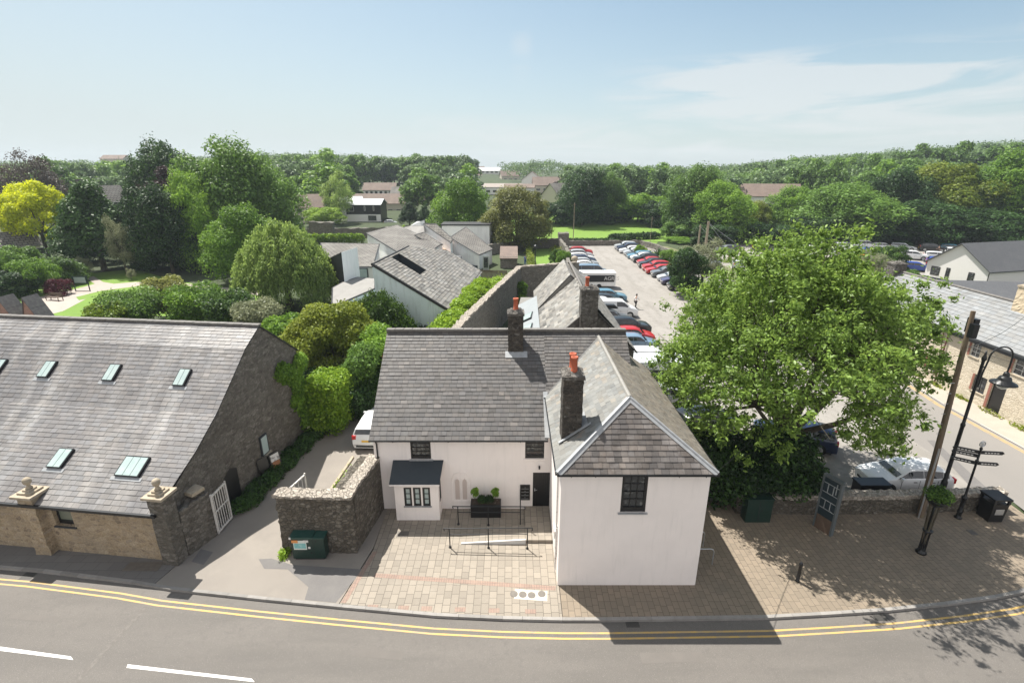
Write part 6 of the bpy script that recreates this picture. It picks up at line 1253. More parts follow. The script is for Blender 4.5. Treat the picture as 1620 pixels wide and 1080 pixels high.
def sample(lobes, n, rng, inner=.18, low=.35, solid=0):
    c = np.array([l[:3] for l in lobes]); r = np.array([l[3:6] if len(l) > 4 else (l[3],)*3 for l in lobes])
    w = (r[:, 0]*r[:, 1]+r[:, 0]*r[:, 2]+r[:, 1]*r[:, 2]); k = rng.choice(len(lobes), n, p=w/w.sum())
    LASTK[0] = rng.uniform(-.22, .22, len(lobes))[k]
    d = rng.normal(0, 1, (n, 3)); d /= np.linalg.norm(d, axis=1)[:, None]
    fl = (d[:, 2] < -.1) & (rng.random(n) > low); d[fl, 2] *= -1
    rad = np.where(rng.random(n) < inner, rng.uniform(.35, .8, n), 1+rng.normal(0, .13, n))[:, None]
    if solid: sm_ = r[k][:, 0] < solid; rad[sm_, 0] = np.abs(rng.normal(0, .75, sm_.sum())); 
    return c[k]+d*r[k]*rad, d
def lobes_for(R_, H_, zc, n, rng, lr=(.30, .46), shape='round'):
    'clump centres in a crown envelope of radius R_, half height H_'
    out = []
    for i in range(n):
        t = (i+.5)/n; ph = i*2.39996+rng.uniform(-.4, .4); z = 1-1.86*t; q = math.sqrt(max(0, 1-z*z*(1 if z > 0 else .55))); k = rng.uniform(.52, .80)
        f = 1.0
        if shape == 'cone': f = .95*(1-z)/2+.12; q = 1; k = .62
        if shape == 'tall': f = .8
        rr = R_*rng.uniform(*lr)*(.55+.45*f if shape == 'cone' else 1)
        if shape == 'round': k = rng.uniform(.50, .92)
        out.append((R_*k*q*f*math.cos(ph), R_*k*q*f*math.sin(ph), zc+H_*k*1.12*z, rr, rr, rr*rng.uniform(.95, 1.3)*min(1.3, max(.75, H_/R_))))
    return out
def trunk_mb(H_, r, lobes, rng, lean=(0, 0), fork=.35, nl=7):
    m = MB(); p = Vector((0, 0, -.3)); zt = H_*fork; q = Vector((lean[0], lean[1], zt))
    for k in range(4):
        a = p.lerp(q, k/4); b = p.lerp(q, (k+1)/4); m.cyl(a, b, r*(1.35-.12*k if k == 0 else 1.15-.1*k), r*(1.15-.1*k), 9)
    for l in sorted(lobes, key=lambda l: -l[3])[:nl]:
        e = Vector(l[:3]); a = q.lerp(e, .0); mid = q.lerp(e, .5)+Vector((rng.uniform(-.1, .1), rng.uniform(-.1, .1), .08))*(e-q).length
        m.cyl(a, mid, r*.5, r*.3, 7); m.cyl(mid, e, r*.3, r*.1, 6)
    return m
GT = 'trees around the old town'
def tree_proto(name, R_, H_, zc, nl, leaves, size, lm, seed, lab, cat='tree', shape='round', tr=.28, fork=None, group=GT, inner=.2, lr=(.15, .35), aspect=1.7, droop=0, limbs=7):
    rng = np.random.default_rng(seed); r = thing(name, (0, 0, 0), lab, cat, group)
    lb_ = lobes_for(R_, H_, zc, nl, rng, lr, shape)
    lb_ += [(l[0]*1.2, l[1]*1.2, zc+(l[2]-zc)*1.17, l[3]*.38, l[3]*.38, l[3]*.33) for l in lb_ for _ in (0,) if rng.random() < .6]
    C, D = sample(lb_, leaves, rng, inner); leafmesh('crown', C, D, size, rng, LF[lm], r, aspect, out=.95, droop=droop)
    if tr: trunk_mb(zc, tr, lb_, rng, fork=fork or .62, nl=limbs).build('trunk', BARK, r, local=True)
    return r
def willow(name, R_, H_, lab, seed, leaves, size, lm='willow', dark=False):
    rng = np.random.default_rng(seed); r = thing(name, (0, 0, 0), lab, 'tree', None); C = []; D = []
    ns = 420
    for i in range(ns):
        ph = rng.uniform(0, 2*math.pi); q = math.sqrt(rng.random()); x, y = R_*q*math.cos(ph), R_*q*math.sin(ph)
        zt = H_*(1-.50*q**2.4)*rng.uniform(.78, 1.04); ln = (zt-.3)*rng.uniform(.45, 1.0)*(.40+.60*q); k = max(6, int(leaves/ns*rng.uniform(.6, 1.4)))
        t = rng.random(k); w = .16+.16*t
        C.append(np.stack([x*(1+.10*t)+rng.normal(0, 1, k)*w, y*(1+.10*t)+rng.normal(0, 1, k)*w, zt-ln*t+rng.normal(0, .1, k)], 1))
        D.append(np.tile(np.array([math.cos(ph), math.sin(ph), .25]), (k, 1)))
    C = np.concatenate(C); D = np.concatenate(D); leafmesh('crown', C, D, size, rng, LF[lm], r, 3.2, droop=1.0)
    lb_ = lobes_for(R_*.7, H_*.25, H_*.72, 9, rng); trunk_mb(H_*.6, .35, lb_, rng, fork=.6).build('trunk', BARK, r, local=True); return r
def blob(name, lobes, n, size, lm, seed, lab, cat='shrub', group=None, loc=None, kind=None, inner=.2, aspect=1.6, low=.4, stem=True, part='foliage'):
    'shrub from explicit lobes in world coordinates'
    rng = np.random.default_rng(seed); c = loc or (sum(l[0] for l in lobes)/len(lobes), sum(l[1] for l in lobes)/len(lobes), 0)
    lo_ = [(l[0]-c[0], l[1]-c[1], l[2]-c[2])+tuple(l[3:]) for l in lobes]
    C, D = sample(lo_, n, rng, inner, low)
    if kind == 'stuff':
        o = leafmesh(name, C, D, size, rng, LF[lm], None, aspect); o.location = c; return tag(o, lab, cat, group, kind)
    r = thing(name, c, lab, cat, group); leafmesh(part, C, D, size, rng, LF[lm], r, aspect)
    if stem:
        m = MB()
        for l in lo_[:5]: m.cyl((l[0]*.15, l[1]*.15, -.1), (l[0]*.9, l[1]*.9, max(.2, l[2])), .06, .025, 6)
        m.build('stem', BARK, r, local=True)
    return r

# ---- the big tree on the corner
rng = np.random.default_rng(5)
BT = thing('ash_tree', (15.35, 24.3, 0), 'large spreading bright green tree over the parked cars at the paved corner', 'tree')
lb_ = []
NB = 125
for i in range(NB):
    t = (i+.5)/NB; ph = i*2.39996; z = 1-1.62*t; q = math.sqrt(max(0, 1-z*z)); k = rng.uniform(.55, .97)
    rr = rng.uniform(.55, 1.15)
    q *= 1-.55*max(0, z-.1); x_ = -.75+6.6*k*q*math.cos(ph)-.5*max(0, -z)*(math.cos(ph) < 0); y_ = -.3+6.3*k*q*math.sin(ph)
    if x_ > 2.0: y_ = max(y_, -2.6+.5*(x_-2)+max(0, x_-4)*.9); x_ = min(x_, 5.7)
    x_ -= .55
    lb_.append((x_, y_, 7.6+(5.0 if z > 0 else 4.6)*k*z+.25*math.cos(ph), rr, rr*rng.uniform(.8, 1.1), rr*rng.uniform(.6, .95)))
tw = []
for l in lb_:
    for _ in range(5):
        d = Vector((l[0]+.7, l[1], (l[2]-7.4)*1.3)).normalized(); o = Vector(l[:3])+d*l[3]*rng.uniform(.5, 1.2)+Vector(rng.normal(0, .55, 3)); s = rng.uniform(.22, .52); tw.append((o.x, o.y, o.z, s, s, s*.85))
allb = [l for l in lb_+tw if not (l[0] > 1.0 and l[1] < -4.9)]
for (x, y, z, s) in ((-6.8, -1.5, 5.6, .8), (-6.6, -.4, 6.6, .8), (-6.2, 1, 5.2, .8), (-4.7, -3.6, 5.0, .7), (-5.3, -2.4, 4.6, .7), (-3.6, -4.6, 4.0, .7), (3.6, -2.2, 4.0, .7), (4.8, -.6, 8.4, .8), (5.4, -.2, 9.0, .7), (6.1, .1, 9.5, .6), (-6.0, -1.2, 7.2, .8), (2.0, -3.9, 3.8, .6), (4.4, -1.8, 4.4, .7), (1.2, -4.4, 4.8, .7), (5.2, -1.3, 5.4, .6)): allb += [(x-.4+rng.normal(0, s*.8), y+rng.normal(0, s*.8), z+rng.normal(0, s*.7), s*.45, s*.45, s*.4) for _ in range(7)]
C, D = sample(allb, 125000, rng, .08, .75, .53); leafmesh('crown', C, D, .132, rng, LF['ash'], BT, 2.3, out=.6)
m = MB(); base = Vector((0, 0, -.1)); fk = Vector((-.5, .1, 2.3))
for k in range(5): a = base.lerp(fk, k/5); b = base.lerp(fk, (k+1)/5); m.cyl(a, b, .46-.04*k, .42-.04*k, 12)
mains = [(Vector((-2.6, -.6, 6.0)), .22), (Vector((-.1, -.9, 6.8)), .25), (Vector((2.2, -.2, 6.2)), .22), (Vector((.3, 2.2, 6.6)), .2), (Vector((-1.2, 1.6, 6.8)), .18), (Vector((3.4, -1.8, 5.2)), .16), (Vector((-3.6, -2.2, 5.2)), .14)]
for e, r0 in mains:
    mid = fk.lerp(e, .5)+Vector((0, 0, -.25)); m.cyl(fk, mid, r0*1.15, r0*.85, 9); m.cyl(mid, e, r0*.85, r0*.55, 9)
for l in lb_:
    e = Vector(l[:3]); s = min(mains, key=lambda q: (q[0]-e).length)[0]; mid = s.lerp(e, .5)+Vector(rng.normal(0, .25, 3)); m.cyl(s, mid, .085, .055, 6); m.cyl(mid, e, .055, .02, 5)
    for _ in range(2):
        e2 = e+Vector(rng.normal(0, .8, 3)); m.cyl(mid.lerp(e, .6), e2, .025, .008, 4)
m.build('trunk', BARK, BT, local=True)
# understorey below it
rng = np.random.default_rng(9)
lb2 = [(11.75, 20.9, 1.9, .7), (11.2, 20.8, 1.6, .6), (12.5, 20.9, 1.7, .7), (13.6, 21, 1.4, .7)]+[(rng.uniform(10.2, 15.3), rng.uniform(21.2, 23.2), rng.uniform(.5, 2.9), s, s, s*.8) for s in rng.uniform(.5, 1.05, 46)]
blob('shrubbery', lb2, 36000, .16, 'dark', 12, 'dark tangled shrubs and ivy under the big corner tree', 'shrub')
blob('sapling', [(9.5, 22.6, 2.0, .7), (9.1, 23.2, 2.9, .7), (10.1, 22.4, 1.2, .8), (9.3, 22.0, .7, .6)], 5000, .15, 'ash', 13, 'leafy sapling beside the right wall of the white wing', 'shrub')
# bowl plants on the post
blob('bowl_plants', [(18.05+.26*math.cos(a), 18.15+.26*math.sin(a), 2.95, .28, .28, .2) for a in (0, 1.05, 2.1, 3.14, 4.2, 5.2)]+[(18.05, 18.15, 3.05, .3)], 1800, .075, 'mid', 14, 'green trailing plants filling the bowl on the black street post', 'plant')
for k, (x, sd) in enumerate(((-1.80, 3), (-.82, 4))):
    r = thing('topiary_bush', (x, 20.76, .72), ('left' if k == 0 else 'right')+' small standard bush with a round head in the black planter', 'topiary'); g_ = np.random.default_rng(sd); C, D = sample([(0, 0, .55, .17)]+[(.1*math.cos(i*2.4), .1*math.sin(i*2.4), .55+.12*math.cos(i*1.9), .09) for i in range(9)], 1000, g_); leafmesh('head', C, D, .055, g_, LF['fresh'], r, 1.5); MB().cyl((0, 0, 0), (0, 0, .5), .012).build('stem', BARK, r, local=True)
for k, x in enumerate((-1.46, -1.10)):
    r = thing('box_ball', (x, 20.76, .78), ('left' if k == 0 else 'right')+' dark clipped box ball in the middle of the black planter', 'topiary'); g_ = np.random.default_rng(k+8); C, D = sample([(0, 0, .06, .20)], 1100, g_); leafmesh('foliage', C, D, .045, g_, LF['dark'], r, 1.3); MB().lathe([(.05, -.12), (.15, -.05), (.16, .1), (.08, .2)], n=10).build('core', BARK, r, True, local=True)

# ---- lane side and garden near the house
blob('golden_acer', [(-14.1+3.4*math.cos(a)*q, 38.3+3.0*math.sin(a)*q, z, s, s, s*.75) for a, q, z, s in [(i*2.4, .35+.62*((i*37) % 10)/10, 2.3+3.0*(1-((i*37) % 10)/13.)-.6*((i*13) % 5)/5, 1.15) for i in range(26)]]+[(-14.1+3.3*math.cos(i*.7), 38.0+2.8*math.sin(i*.7), 1.2, 1.3, 1.3, 1.3) for i in range(9)], 62000, .17, 'gold', 21, 'broad golden-green shrub dome behind the barn beside the lane', 'shrub')
blob('lime_hedge', [(-11.75+x, 29.3+y, z, .62, .62, .6) for x in (-.45, .1, .6) for y in (-.6, .1, .8) for z in (.7, 1.7, 2.7, 3.3)], 24000, .13, 'lime', 22, 'clipped lime-green variegated bush at the barn corner', 'shrub')
blob('lane_shrub', [(-10.7+.5*math.cos(i), 32.5+.6*math.sin(i*2), .8+.42*i, .95, .95, .8) for i in range(8)], 14000, .15, 'mid', 23, 'green shrub with dead pale twigs between the lime bush and the lane', 'shrub')
blob('lane_shrub', [(-10.4+.9*math.cos(i*2), 36+.9*math.sin(i*3), .9+.42*i, 1.2, 1.2, .9) for i in range(8)], 15000, .16, 'fresh', 24, 'fresh green spreading shrub to the right of the golden dome', 'shrub')
blob('dark_lane_hedge', [(-10.3, 31+.9*i, .9+.3*(i % 3), .9, .9, 1.1) for i in range(6)], 12000, .15, 'dark', 25, 'dark hedge filling the bend of the lane', 'hedge')
blob('red_flowers', [(-9.3, 34.6, 3.1, .22, .15, .1), (-9.0, 34.4, 2.9, .2, .15, .1)], 120, .16, 'purple', 26, 'small cluster of red flowers on the shrub by the lane', 'flowers', stem=False).children[0].data.materials[0] = mat('red_petal', (.62, .03, .02), .6)
blob('ivy', [tuple(bp(-.12, b, z))+(.38, .55, .55) for b, z in ((10.0, 4.6), (10.6, 4.0), (11.0, 3.2), (11.2, 2.4), (11.1, 1.6), (10.8, 3.4), (10.5, 2.6), (11.2, .8), (11.3, 4.8), (9.4, 4.9))], 15000, .12, 'fresh', 27, 'ivy climbing the back corner of the barn gable', 'climber', stem=False)
blob('verge_plants', [tuple(bp(-.5-.35*((i*7) % 4)/4, 3.6+.42*i, .15))+(.5, .5, .38) for i in range(20)]+[(-12.2+.1*i, 30+.7*i, .3, .7, .7, .5) for i in range(8)], 26000, .11, 'dark', 28, 'dark weeds and ground plants along the foot of the barn wall', 'ground cover', kind='stuff')
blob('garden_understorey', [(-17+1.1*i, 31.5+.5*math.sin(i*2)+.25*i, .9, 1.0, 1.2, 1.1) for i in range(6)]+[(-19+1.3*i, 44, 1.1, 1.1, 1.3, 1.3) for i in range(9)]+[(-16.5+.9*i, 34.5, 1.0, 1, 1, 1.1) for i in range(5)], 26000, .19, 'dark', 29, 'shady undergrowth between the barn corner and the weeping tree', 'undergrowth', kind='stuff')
w1 = willow('weeping_tree', 2.9, 5.9, 'dark weeping tree in front of the pale blue wall', 30, 30000, .17, 'dark'); w1.location = (-11.6, 42.3, .2)
w1.children[0].data.materials[0] = LF['fresh'] if False else leaf_mat('leaf_weeping_dark', (.025, .060, .010), (.125, .215, .030), .3)
w2 = willow('willow_tree', 5.4, 10.3, 'pale feathery willow standing between the park and the white buildings', 31, 70000, .21); w2.location = (-27.2, 60, 0)
blob('wall_climber', [(-5.9+.131*1.0*i+.02*i, 33.5+1.45*i, 3.9+.25*math.sin(i*1.7)-.1*max(0, i-12), .9, .9, .55) for i in range(17)]+[(-6.6+.15*i, 33.2+1.6*i, 2.9, 1.1, 1.1, .9) for i in range(8)]+[(-3.2+.35*i, 52+2.1*i, 2.6, 1.3, 1.3, .9) for i in range(5)], 40000, .19, 'lime', 32, 'lime green climber spilling over the left side of the high garden wall', 'climber', stem=False)
blob('wall_shrub', [(1.2, 60.5, 2.4, .6), (1.1, 60.9, 1.6, .6), (1.3, 59.8, .8, .7)], 2500, .18, 'fresh', 33, 'small leafy shrub in the corner of the high garden wall', 'shrub')
for k, (px_, py_, Y, w_, lm, lab) in enumerate(((195, 462, 50, 95, 'mid', 'mid green shrub leftmost of those just behind the barn ridge'), (252, 436, 55, 62, 'olive', 'brownish lilac bush behind the barn ridge'), (300, 452, 51, 90, 'fresh', 'fresh green shrub behind the middle of the barn ridge'), (352, 462, 50, 80, 'mid', 'leafy shrub right of the fresh green one behind the barn'), (400, 478, 48, 80, 'pale', 'pale green shrub behind the right end of the barn ridge'), (445, 500, 44, 70, 'fresh', 'low bright shrub at the right end of the barn'), (160, 478, 47, 60, 'grass', 'tuft of bright iris leaves beside the park terrace'))):
    p = at(px_, py_, Y); R_ = w_/FPX*Y*.5; H_ = max(1.2, p.z-.2); g_ = np.random.default_rng(200+k)
    blob('garden_shrub', [(p.x+R_*.62*math.cos(i*2.4)*(.3+.7*(i % 3)/2), Y+R_*.62*math.sin(i*2.4), H_*(.30+.62*((i*5) % 7)/7), R_*.44, R_*.44, R_*.34) for i in range(16)], 13000, .19, lm, 210+k, lab, 'shrub', 'shrubs behind the barn')

# ---- individually placed trees: (kind, px, top py, width px, distance, label)
P = {}
def proto(key, *a, **k):
    if key not in P: P[key] = [tree_proto(*a, **k), False]
    return P[key]
def put(key, px, top, wpx, Y, lab, squash=None, group=GT, cat=None, X=None):
    spec = SPECS[key]
    if key not in P:
        P[key] = [tree_proto(spec['name'], spec['R'], spec['H'], spec['zc'], spec['nl'], spec['n'], spec['s'], spec['m'], spec['seed'], lab, shape=spec.get('shape', 'round'), tr=spec.get('tr', .28), aspect=spec.get('asp', 1.7), inner=spec.get('inner', .2), limbs=spec.get('limbs', 7)), True]; o = P[key][0]
    else: o = copy_tree(P[key][0])
    p = at(px, top, Y); x = p.x if X is None else X; g = terr(x, Y); tot = spec['zc']+spec['H']*1.02; hs = max(.12, (p.z-g)/tot); ws = wpx/FPX*Y*1.0*.5/(spec['R']*1.02)
    o.location = (x, Y, g-.05); o.scale = (ws, ws, hs); o.rotation_euler = (0, 0, hsh(px, Y)*6.28); tag(o, lab, 'tree' if spec['name'].endswith('tree') else 'shrub', group); return o
def S_(name, R_, H_, zc, nl, n, s, m, seed, **k): return dict(name=name, R=R_, H=H_, zc=zc, nl=nl, n=n, s=s, m=m, seed=seed, **k)
SPECS = {
 'mid_a': S_('broadleaf_tree', 6, 6.2, 6.4, 62, 34000, .27, 'mid', 301), 'mid_b': S_('broadleaf_tree', 6, 6.2, 6.3, 62, 34000, .27, 'fresh', 302),
 'dark_a': S_('broadleaf_tree', 6, 6.3, 6.4, 62, 30000, .27, 'dark', 303), 'yellow': S_('yellow_tree', 5.5, 4.4, 6.6, 26, 24000, .26, 'yellow', 304),
 'cedar': S_('cedar_tree', 5.6, 6.0, 6.6, 40, 36000, .25, 'dark', 305, shape='cone'), 'copper': S_('copper_beech_tree', 5.5, 5, 7, 26, 22000, .26, 'copper', 306),
 'bronze': S_('bare_topped_tree', 5.5, 5, 7.5, 40, 9000, .22, 'bronze', 307, inner=.5, limbs=30), 'oliv': S_('olive_tree', 6, 5.6, 5.4, 46, 42000, .24, 'olive', 308),
 'golden': S_('golden_topped_tree', 6, 6.0, 6.4, 40, 34000, .28, 'gold', 309), 'birch': S_('birch_tree', 4, 6, 7, 24, 12000, .22, 'willow', 310, inner=.4, tr=.16),
 'limeb': S_('lime_dome_tree', 5, 3.6, 4.0, 26, 18000, .24, 'lime', 311), 'pale': S_('pale_leaved_tree', 4.5, 4.2, 5.4, 26, 11000, .2, 'pale', 312, inner=.4, limbs=20),
 'bush': S_('round_bush', 4, 2.6, 2.6, 24, 16000, .22, 'mid', 313, tr=.1), 'bushd': S_('round_bush', 4, 3.2, 3.2, 24, 16000, .22, 'dark', 314, tr=.1), 'bushf': S_('round_bush', 4, 2.6, 2.6, 24, 16000, .22, 'fresh', 315, tr=.1), 'bushp': S_('purple_mound_bush', 2.4, 1.3, 1.1, 16, 7000, .14, 'purple', 316, tr=.05),
 'fa': S_('far_tree', 6, 5.6, 6.4, 34, 5600, .62, 'far', 320, limbs=3), 'fb': S_('far_tree', 6, 5.6, 6.4, 34, 5600, .62, 'far', 321, limbs=3), 'fc': S_('far_tree', 5, 6.2, 6.6, 34, 5600, .62, 'mid', 322, limbs=3), 'fd': S_('far_conifer_tree', 4, 6.2, 6.6, 24, 4200, .55, 'dark', 323, shape='cone', limbs=2), 'fe': S_('far_tree', 6, 5.2, 6.2, 34, 5600, .62, 'mid', 324, limbs=3), 'ff': S_('far_copper_tree', 5, 5.2, 6.2, 20, 4200, .6, 'copper', 325, limbs=3), 'fg': S_('far_tree', 6, 5.4, 6.4, 34, 5600, .62, 'fresh', 326, limbs=3),
}
for a in [('bronze', 38, 248, 100, 128, 'brownish thin-topped tree on the left skyline behind the yellow one'), ('bronze', 5, 268, 70, 120, 'brown tree at the left edge of the view'), ('yellow', 42, 288, 112, 90, 'bright yellow tree at the left of the park'), ('cedar', 126, 276, 150, 84, 'dark broad cedar right of the yellow tree'),
    ('dark_a', 255, 233, 115, 112, 'tall dark green tree topping the skyline above the copper beech'), ('copper', 266, 272, 105, 101, 'copper beech between dark trees in the park'), ('cedar', 205, 284, 100, 86, 'narrow dark yew left of the copper beech'), ('dark_a', 246, 300, 110, 82, 'dark olive evergreen beneath the copper beech'),
    ('mid_a', 345, 238, 150, 92, 'tallest mid green tree in the middle of the park'), ('mid_a', 405, 258, 120, 97, 'green tree on the right shoulder of the tallest park tree'), ('mid_b', 292, 288, 90, 84, 'lighter green tree in front of the tallest park tree'), ('mid_b', 375, 336, 110, 76, 'bright green tree just left of the willow'), ('mid_a', 430, 318, 60, 100, 'green tree behind the willow'),
    ('pale', 180, 348, 46, 80, 'small pale-leaved tree before the dark yew'), ('dark_a', 300, 372, 120, 88, 'dark shady tree base cluster at the back of the park lawn'), ('bushd', 150, 372, 90, 92, 'dark bush beneath the cedar'), ('bushd', 228, 380, 70, 84, 'dark bush beneath the yew'), ('bushd', 360, 395, 80, 86, 'dark bush in the park shade under the tallest tree'), ('bush', 10, 392, 90, 72, 'large green bush at the left edge of the park'), ('bushf', 45, 412, 70, 68, 'bright green bush left of the purple mound'), ('bush', 92, 408, 76, 74, 'green bush behind the purple mound'), ('bushp', 88, 443, 42, 66.5, 'low purple mound bush on the park lawn'), ('bushd', 20, 430, 80, 66, 'shadowy dark bush at the left lawn edge'),
    ('pale', 129, 407, 22, 78, 'young sapling on the park lawn near the board'), ('pale', 204, 425, 16, 76, 'thin sapling beside the park path fork'),
    ('mid_b', 730, 292, 94, 122, 'round bright green tree left of the olive-brown one'), ('oliv', 818, 303, 108, 109, 'round olive-brown tree behind the white buildings'), ('limeb', 512, 329, 58, 150, 'small lime-green dome tree by the far cream house'), ('birch', 530, 272, 46, 158, 'slender pale birch rising behind the lime dome'), ('cedar', 646, 317, 42, 150, 'dark conifer left of two behind the modern buildings'), ('cedar', 671, 322, 34, 148, 'dark conifer right of two behind the modern buildings'), ('copper', 695, 292, 30, 190, 'dark purple tree beside the big round green one'),
    ('dark_a', 925, 272, 88, 152, 'tall dark green tree standing at the far side of the bright field'), ('mid_a', 962, 281, 60, 156, 'green tree on the right shoulder of the dark field tree'), ('bushf', 1012, 309, 92, 158, 'broad dense bush at the far edge of the bright field'), ('bushf', 985, 318, 50, 157, 'smaller bush left of the broad field bush'), ('copper', 885, 322, 26, 165, 'small purple tree beside the bright field'), ('ff', 892, 283, 34, 215, 'dark purple tree beyond the left end of the field'),
    ('mid_a', 1100, 272, 100, 130, 'tall green tree at the right end of the field'), ('mid_b', 1150, 297, 96, 120, 'green tree in front of the tall one by the timber poles'), ('dark_a', 1122, 330, 110, 124, 'shaded lower tree behind the timber poles'), ('bush', 1078, 352, 70, 125, 'bush at the corner where the side road bends'), ('bushf', 1075, 375, 60, 118, 'bright low bush by the bend of the side road'), ('bushd', 1180, 352, 90, 118, 'dark bush behind the timber poles'), ('bushd', 1235, 358, 90, 116, 'dark bush behind the far parked cars'), ('golden', 1195, 322, 60, 128, 'brownish tree right of the poles'),
    ('mid_b', 1262, 303, 90, 128, 'bright green tree left of the big round one'), ('mid_a', 1345, 298, 152, 118, 'big round green tree behind the far car park'), ('dark_a', 1425, 272, 106, 124, 'tall dark green tree behind the far car park'), ('golden', 1498, 268, 140, 126, 'large tree with golden top behind the far car park'), ('mid_a', 1565, 285, 100, 122, 'green tree behind the white bungalow roof'), ('mid_b', 1625, 252, 130, 120, 'tall tree at the right edge behind the bungalow'), ('dark_a', 1470, 318, 150, 116, 'dark lower boughs behind the far car park'), ('dark_a', 1560, 330, 150, 115, 'dark lower boughs behind the bungalow'), ('bushd', 1390, 340, 110, 114, 'dark undergrowth behind the far car park'), ('bushd', 1290, 345, 90, 114, 'dark undergrowth left of the far lot'),
    ('bushd', 1088, 398, 74, 66, 'dense dark round bush at the near end of the car row'), ('pale', 1118, 382, 84, 70, 'airy pale-leaved tree by the round dark bush'), ('bushf', 1058, 396, 34, 88, 'small fresh bush on the strip behind the parked row'), ('bushf', 1080, 415, 40, 78, 'leafy bush on the strip behind the parked row, nearer'), ('bushf', 1012, 388, 16, 98, 'little bush on the strip by the far row'),
    ('bush', 1410, 392, 60, 82, 'bush between the far lot and the limestone roof'), ('pale', 1385, 398, 50, 78, 'pale scrubby bush over the top of the big tree'), ('bushd', 880, 322, 70, 154, 'dark undergrowth at the left back of the bright field'), ('bushd', 925, 326, 80, 156, 'dark undergrowth beneath the tall field tree'), ('bushd', 968, 326, 70, 157, 'dark undergrowth right of the tall field tree'), ('bushd', 1045, 320, 70, 150, 'dark undergrowth at the right back of the bright field'), ('bushd', 1075, 330, 60, 140, 'dark undergrowth by the right end of the bright field'), ('bushd', 1130, 358, 80, 112, 'dark thicket behind the thick timber pole'), ('bush', 1452, 432, 60, 68, 'hedge bush by the bungalow gable'), ('bushf', 1420, 428, 40, 66, 'bright bush near the far chimney of the limestone house'),
    ('bush', 560, 300, 44, 200, 'tree left of the twin far houses'), ('fg', 505, 268, 90, 175, 'rounded pale green tree over the cream far house'), ('bushf', 470, 378, 60, 112, 'garden hedge bush behind the willow'), ('bush', 880, 395, 26, 90, 'garden border shrubs on the walled lawn'), ('bushf', 893, 398, 26, 84, 'flowering border shrubs beside the garden wall')]:
    put(*a)
for k_, px_ in enumerate(range(440, 735, 21)): put(('fc', 'fe', 'fa')[k_ % 3], px_, 246+7*hsh(px_, 3), 46, 262+8*hsh(px_, 9), '%s from the left of the tall dark trees behind the white semis' % 'first second third fourth fifth sixth seventh eighth ninth tenth eleventh twelfth thirteenth fourteenth fifteenth'.split()[k_], group='tall trees behind the semis')
# hedges beyond the modern building, spiky plant on the strip
blob('clipped_hedge', [(-46+1.6*i, 116+.1*i, 1.0, 1.1, 1.0, 1.1) for i in range(8)], 7000, .3, 'lime', 401, 'clipped bright hedge beyond the left white building', 'hedge')
blob('garden_hedge', [(-27+1.8*i, 128, 1.3, 1.3, 1.0, 1.3) for i in range(14)], 9000, .34, 'lime', 402, 'bright hedge running behind the modern buildings', 'hedge')
blob('field_hedge', [(24+1.5*i, 121+.45*i, .7, 1.2, 1.0, .9) for i in range(8)]+[(12+1.4*i, 118.4, .4, 1, .8, .5) for i in range(9)], 8000, .28, 'dark', 403, 'straggly hedge between the field and the side road', 'hedge')
cp = thing('cordyline', at(1040, 400, 92)*Vector((1, 1, 0)) if False else (26.8, 93, 0), 'spiky cordyline on the strip between car row and side road', 'plant')
g_ = np.random.default_rng(77); m = MB()
for i in range(60):
    a, e = g_.uniform(0, 6.28), g_.uniform(.2, 1.3); d = Vector((math.cos(a)*math.cos(e), math.sin(a)*math.cos(e), math.sin(e))); sd = d.cross(Zv).normalized()*.06; o = Vector((0, 0, 1.0)); m.face([o-sd, o+d*1.2-sd*.8, o+d*2.1-Vector((0, 0, .3)), o+d*1.2+sd*.8, o+sd])
m.build('leaves', LF['mid'], cp, local=True); MB().cyl((0, 0, 0), (0, 0, 1.1), .12).build('stem', BARK, cp, local=True)
# long grass and scrub (uncountable)
def tufts(name, pts, n, s, lm, seed, lab, h=.25):
    g_ = np.random.default_rng(seed); pts = np.array(pts, float); k = g_.integers(0, len(pts), n); C = np.stack([pts[k, 0]+g_.normal(0, 1, n)*pts[k, 2], pts[k, 1]+g_.normal(0, 1, n)*pts[k, 3], np.abs(g_.normal(0, h, n))+.02], 1); D = np.tile([0, -.3, .5], (n, 1)).astype(float)
    return tag(leafmesh(name, C, D, s, g_, LF[lm], None, 2.5, droop=-.6), lab, 'ground cover', kind='stuff')
tufts('verge_grass', [(27.0, 62+3*i, .5, 1.2) for i in range(16)]+[(40+2*i, 92-.2*i, 1.4, .8) for i in range(14)], 9000, .3, 'grass', 90, 'rough grass and weeds on the strips between parked cars and road')
tufts('gravel_weeds', [(-7.6, 19.3, .25, .3), (-8.3, 21, .3, .6), (-9.2, 22.5, .15, .9), (-7.1, 22.5, .2, 1.0), (-9.95, 17.95, .08, .15), (-10.0, 18.1, .1, .1)], 1700, .10, 'lime', 91, 'weeds growing in the gravel bed and at the foot of the yard wall', .09)
tufts('wall_foot_weeds', [(33.05, 27+2.3*i, .1, .35) for i in range(7)], 900, .14, 'gold', 92, 'dry weeds along the foot of the limestone house', .12)
tufts('garden_plants', [(9.0, 84+3*i, .5, 1.2) for i in range(8)]+[(3.4, 84+3*i, .3, 1) for i in range(8)]+[(-2.4+.8*i, 71+i, .8, .8) for i in range(6)], 8000, .26, 'gold', 93, 'mixed border plants round the walled garden lawn', .5)

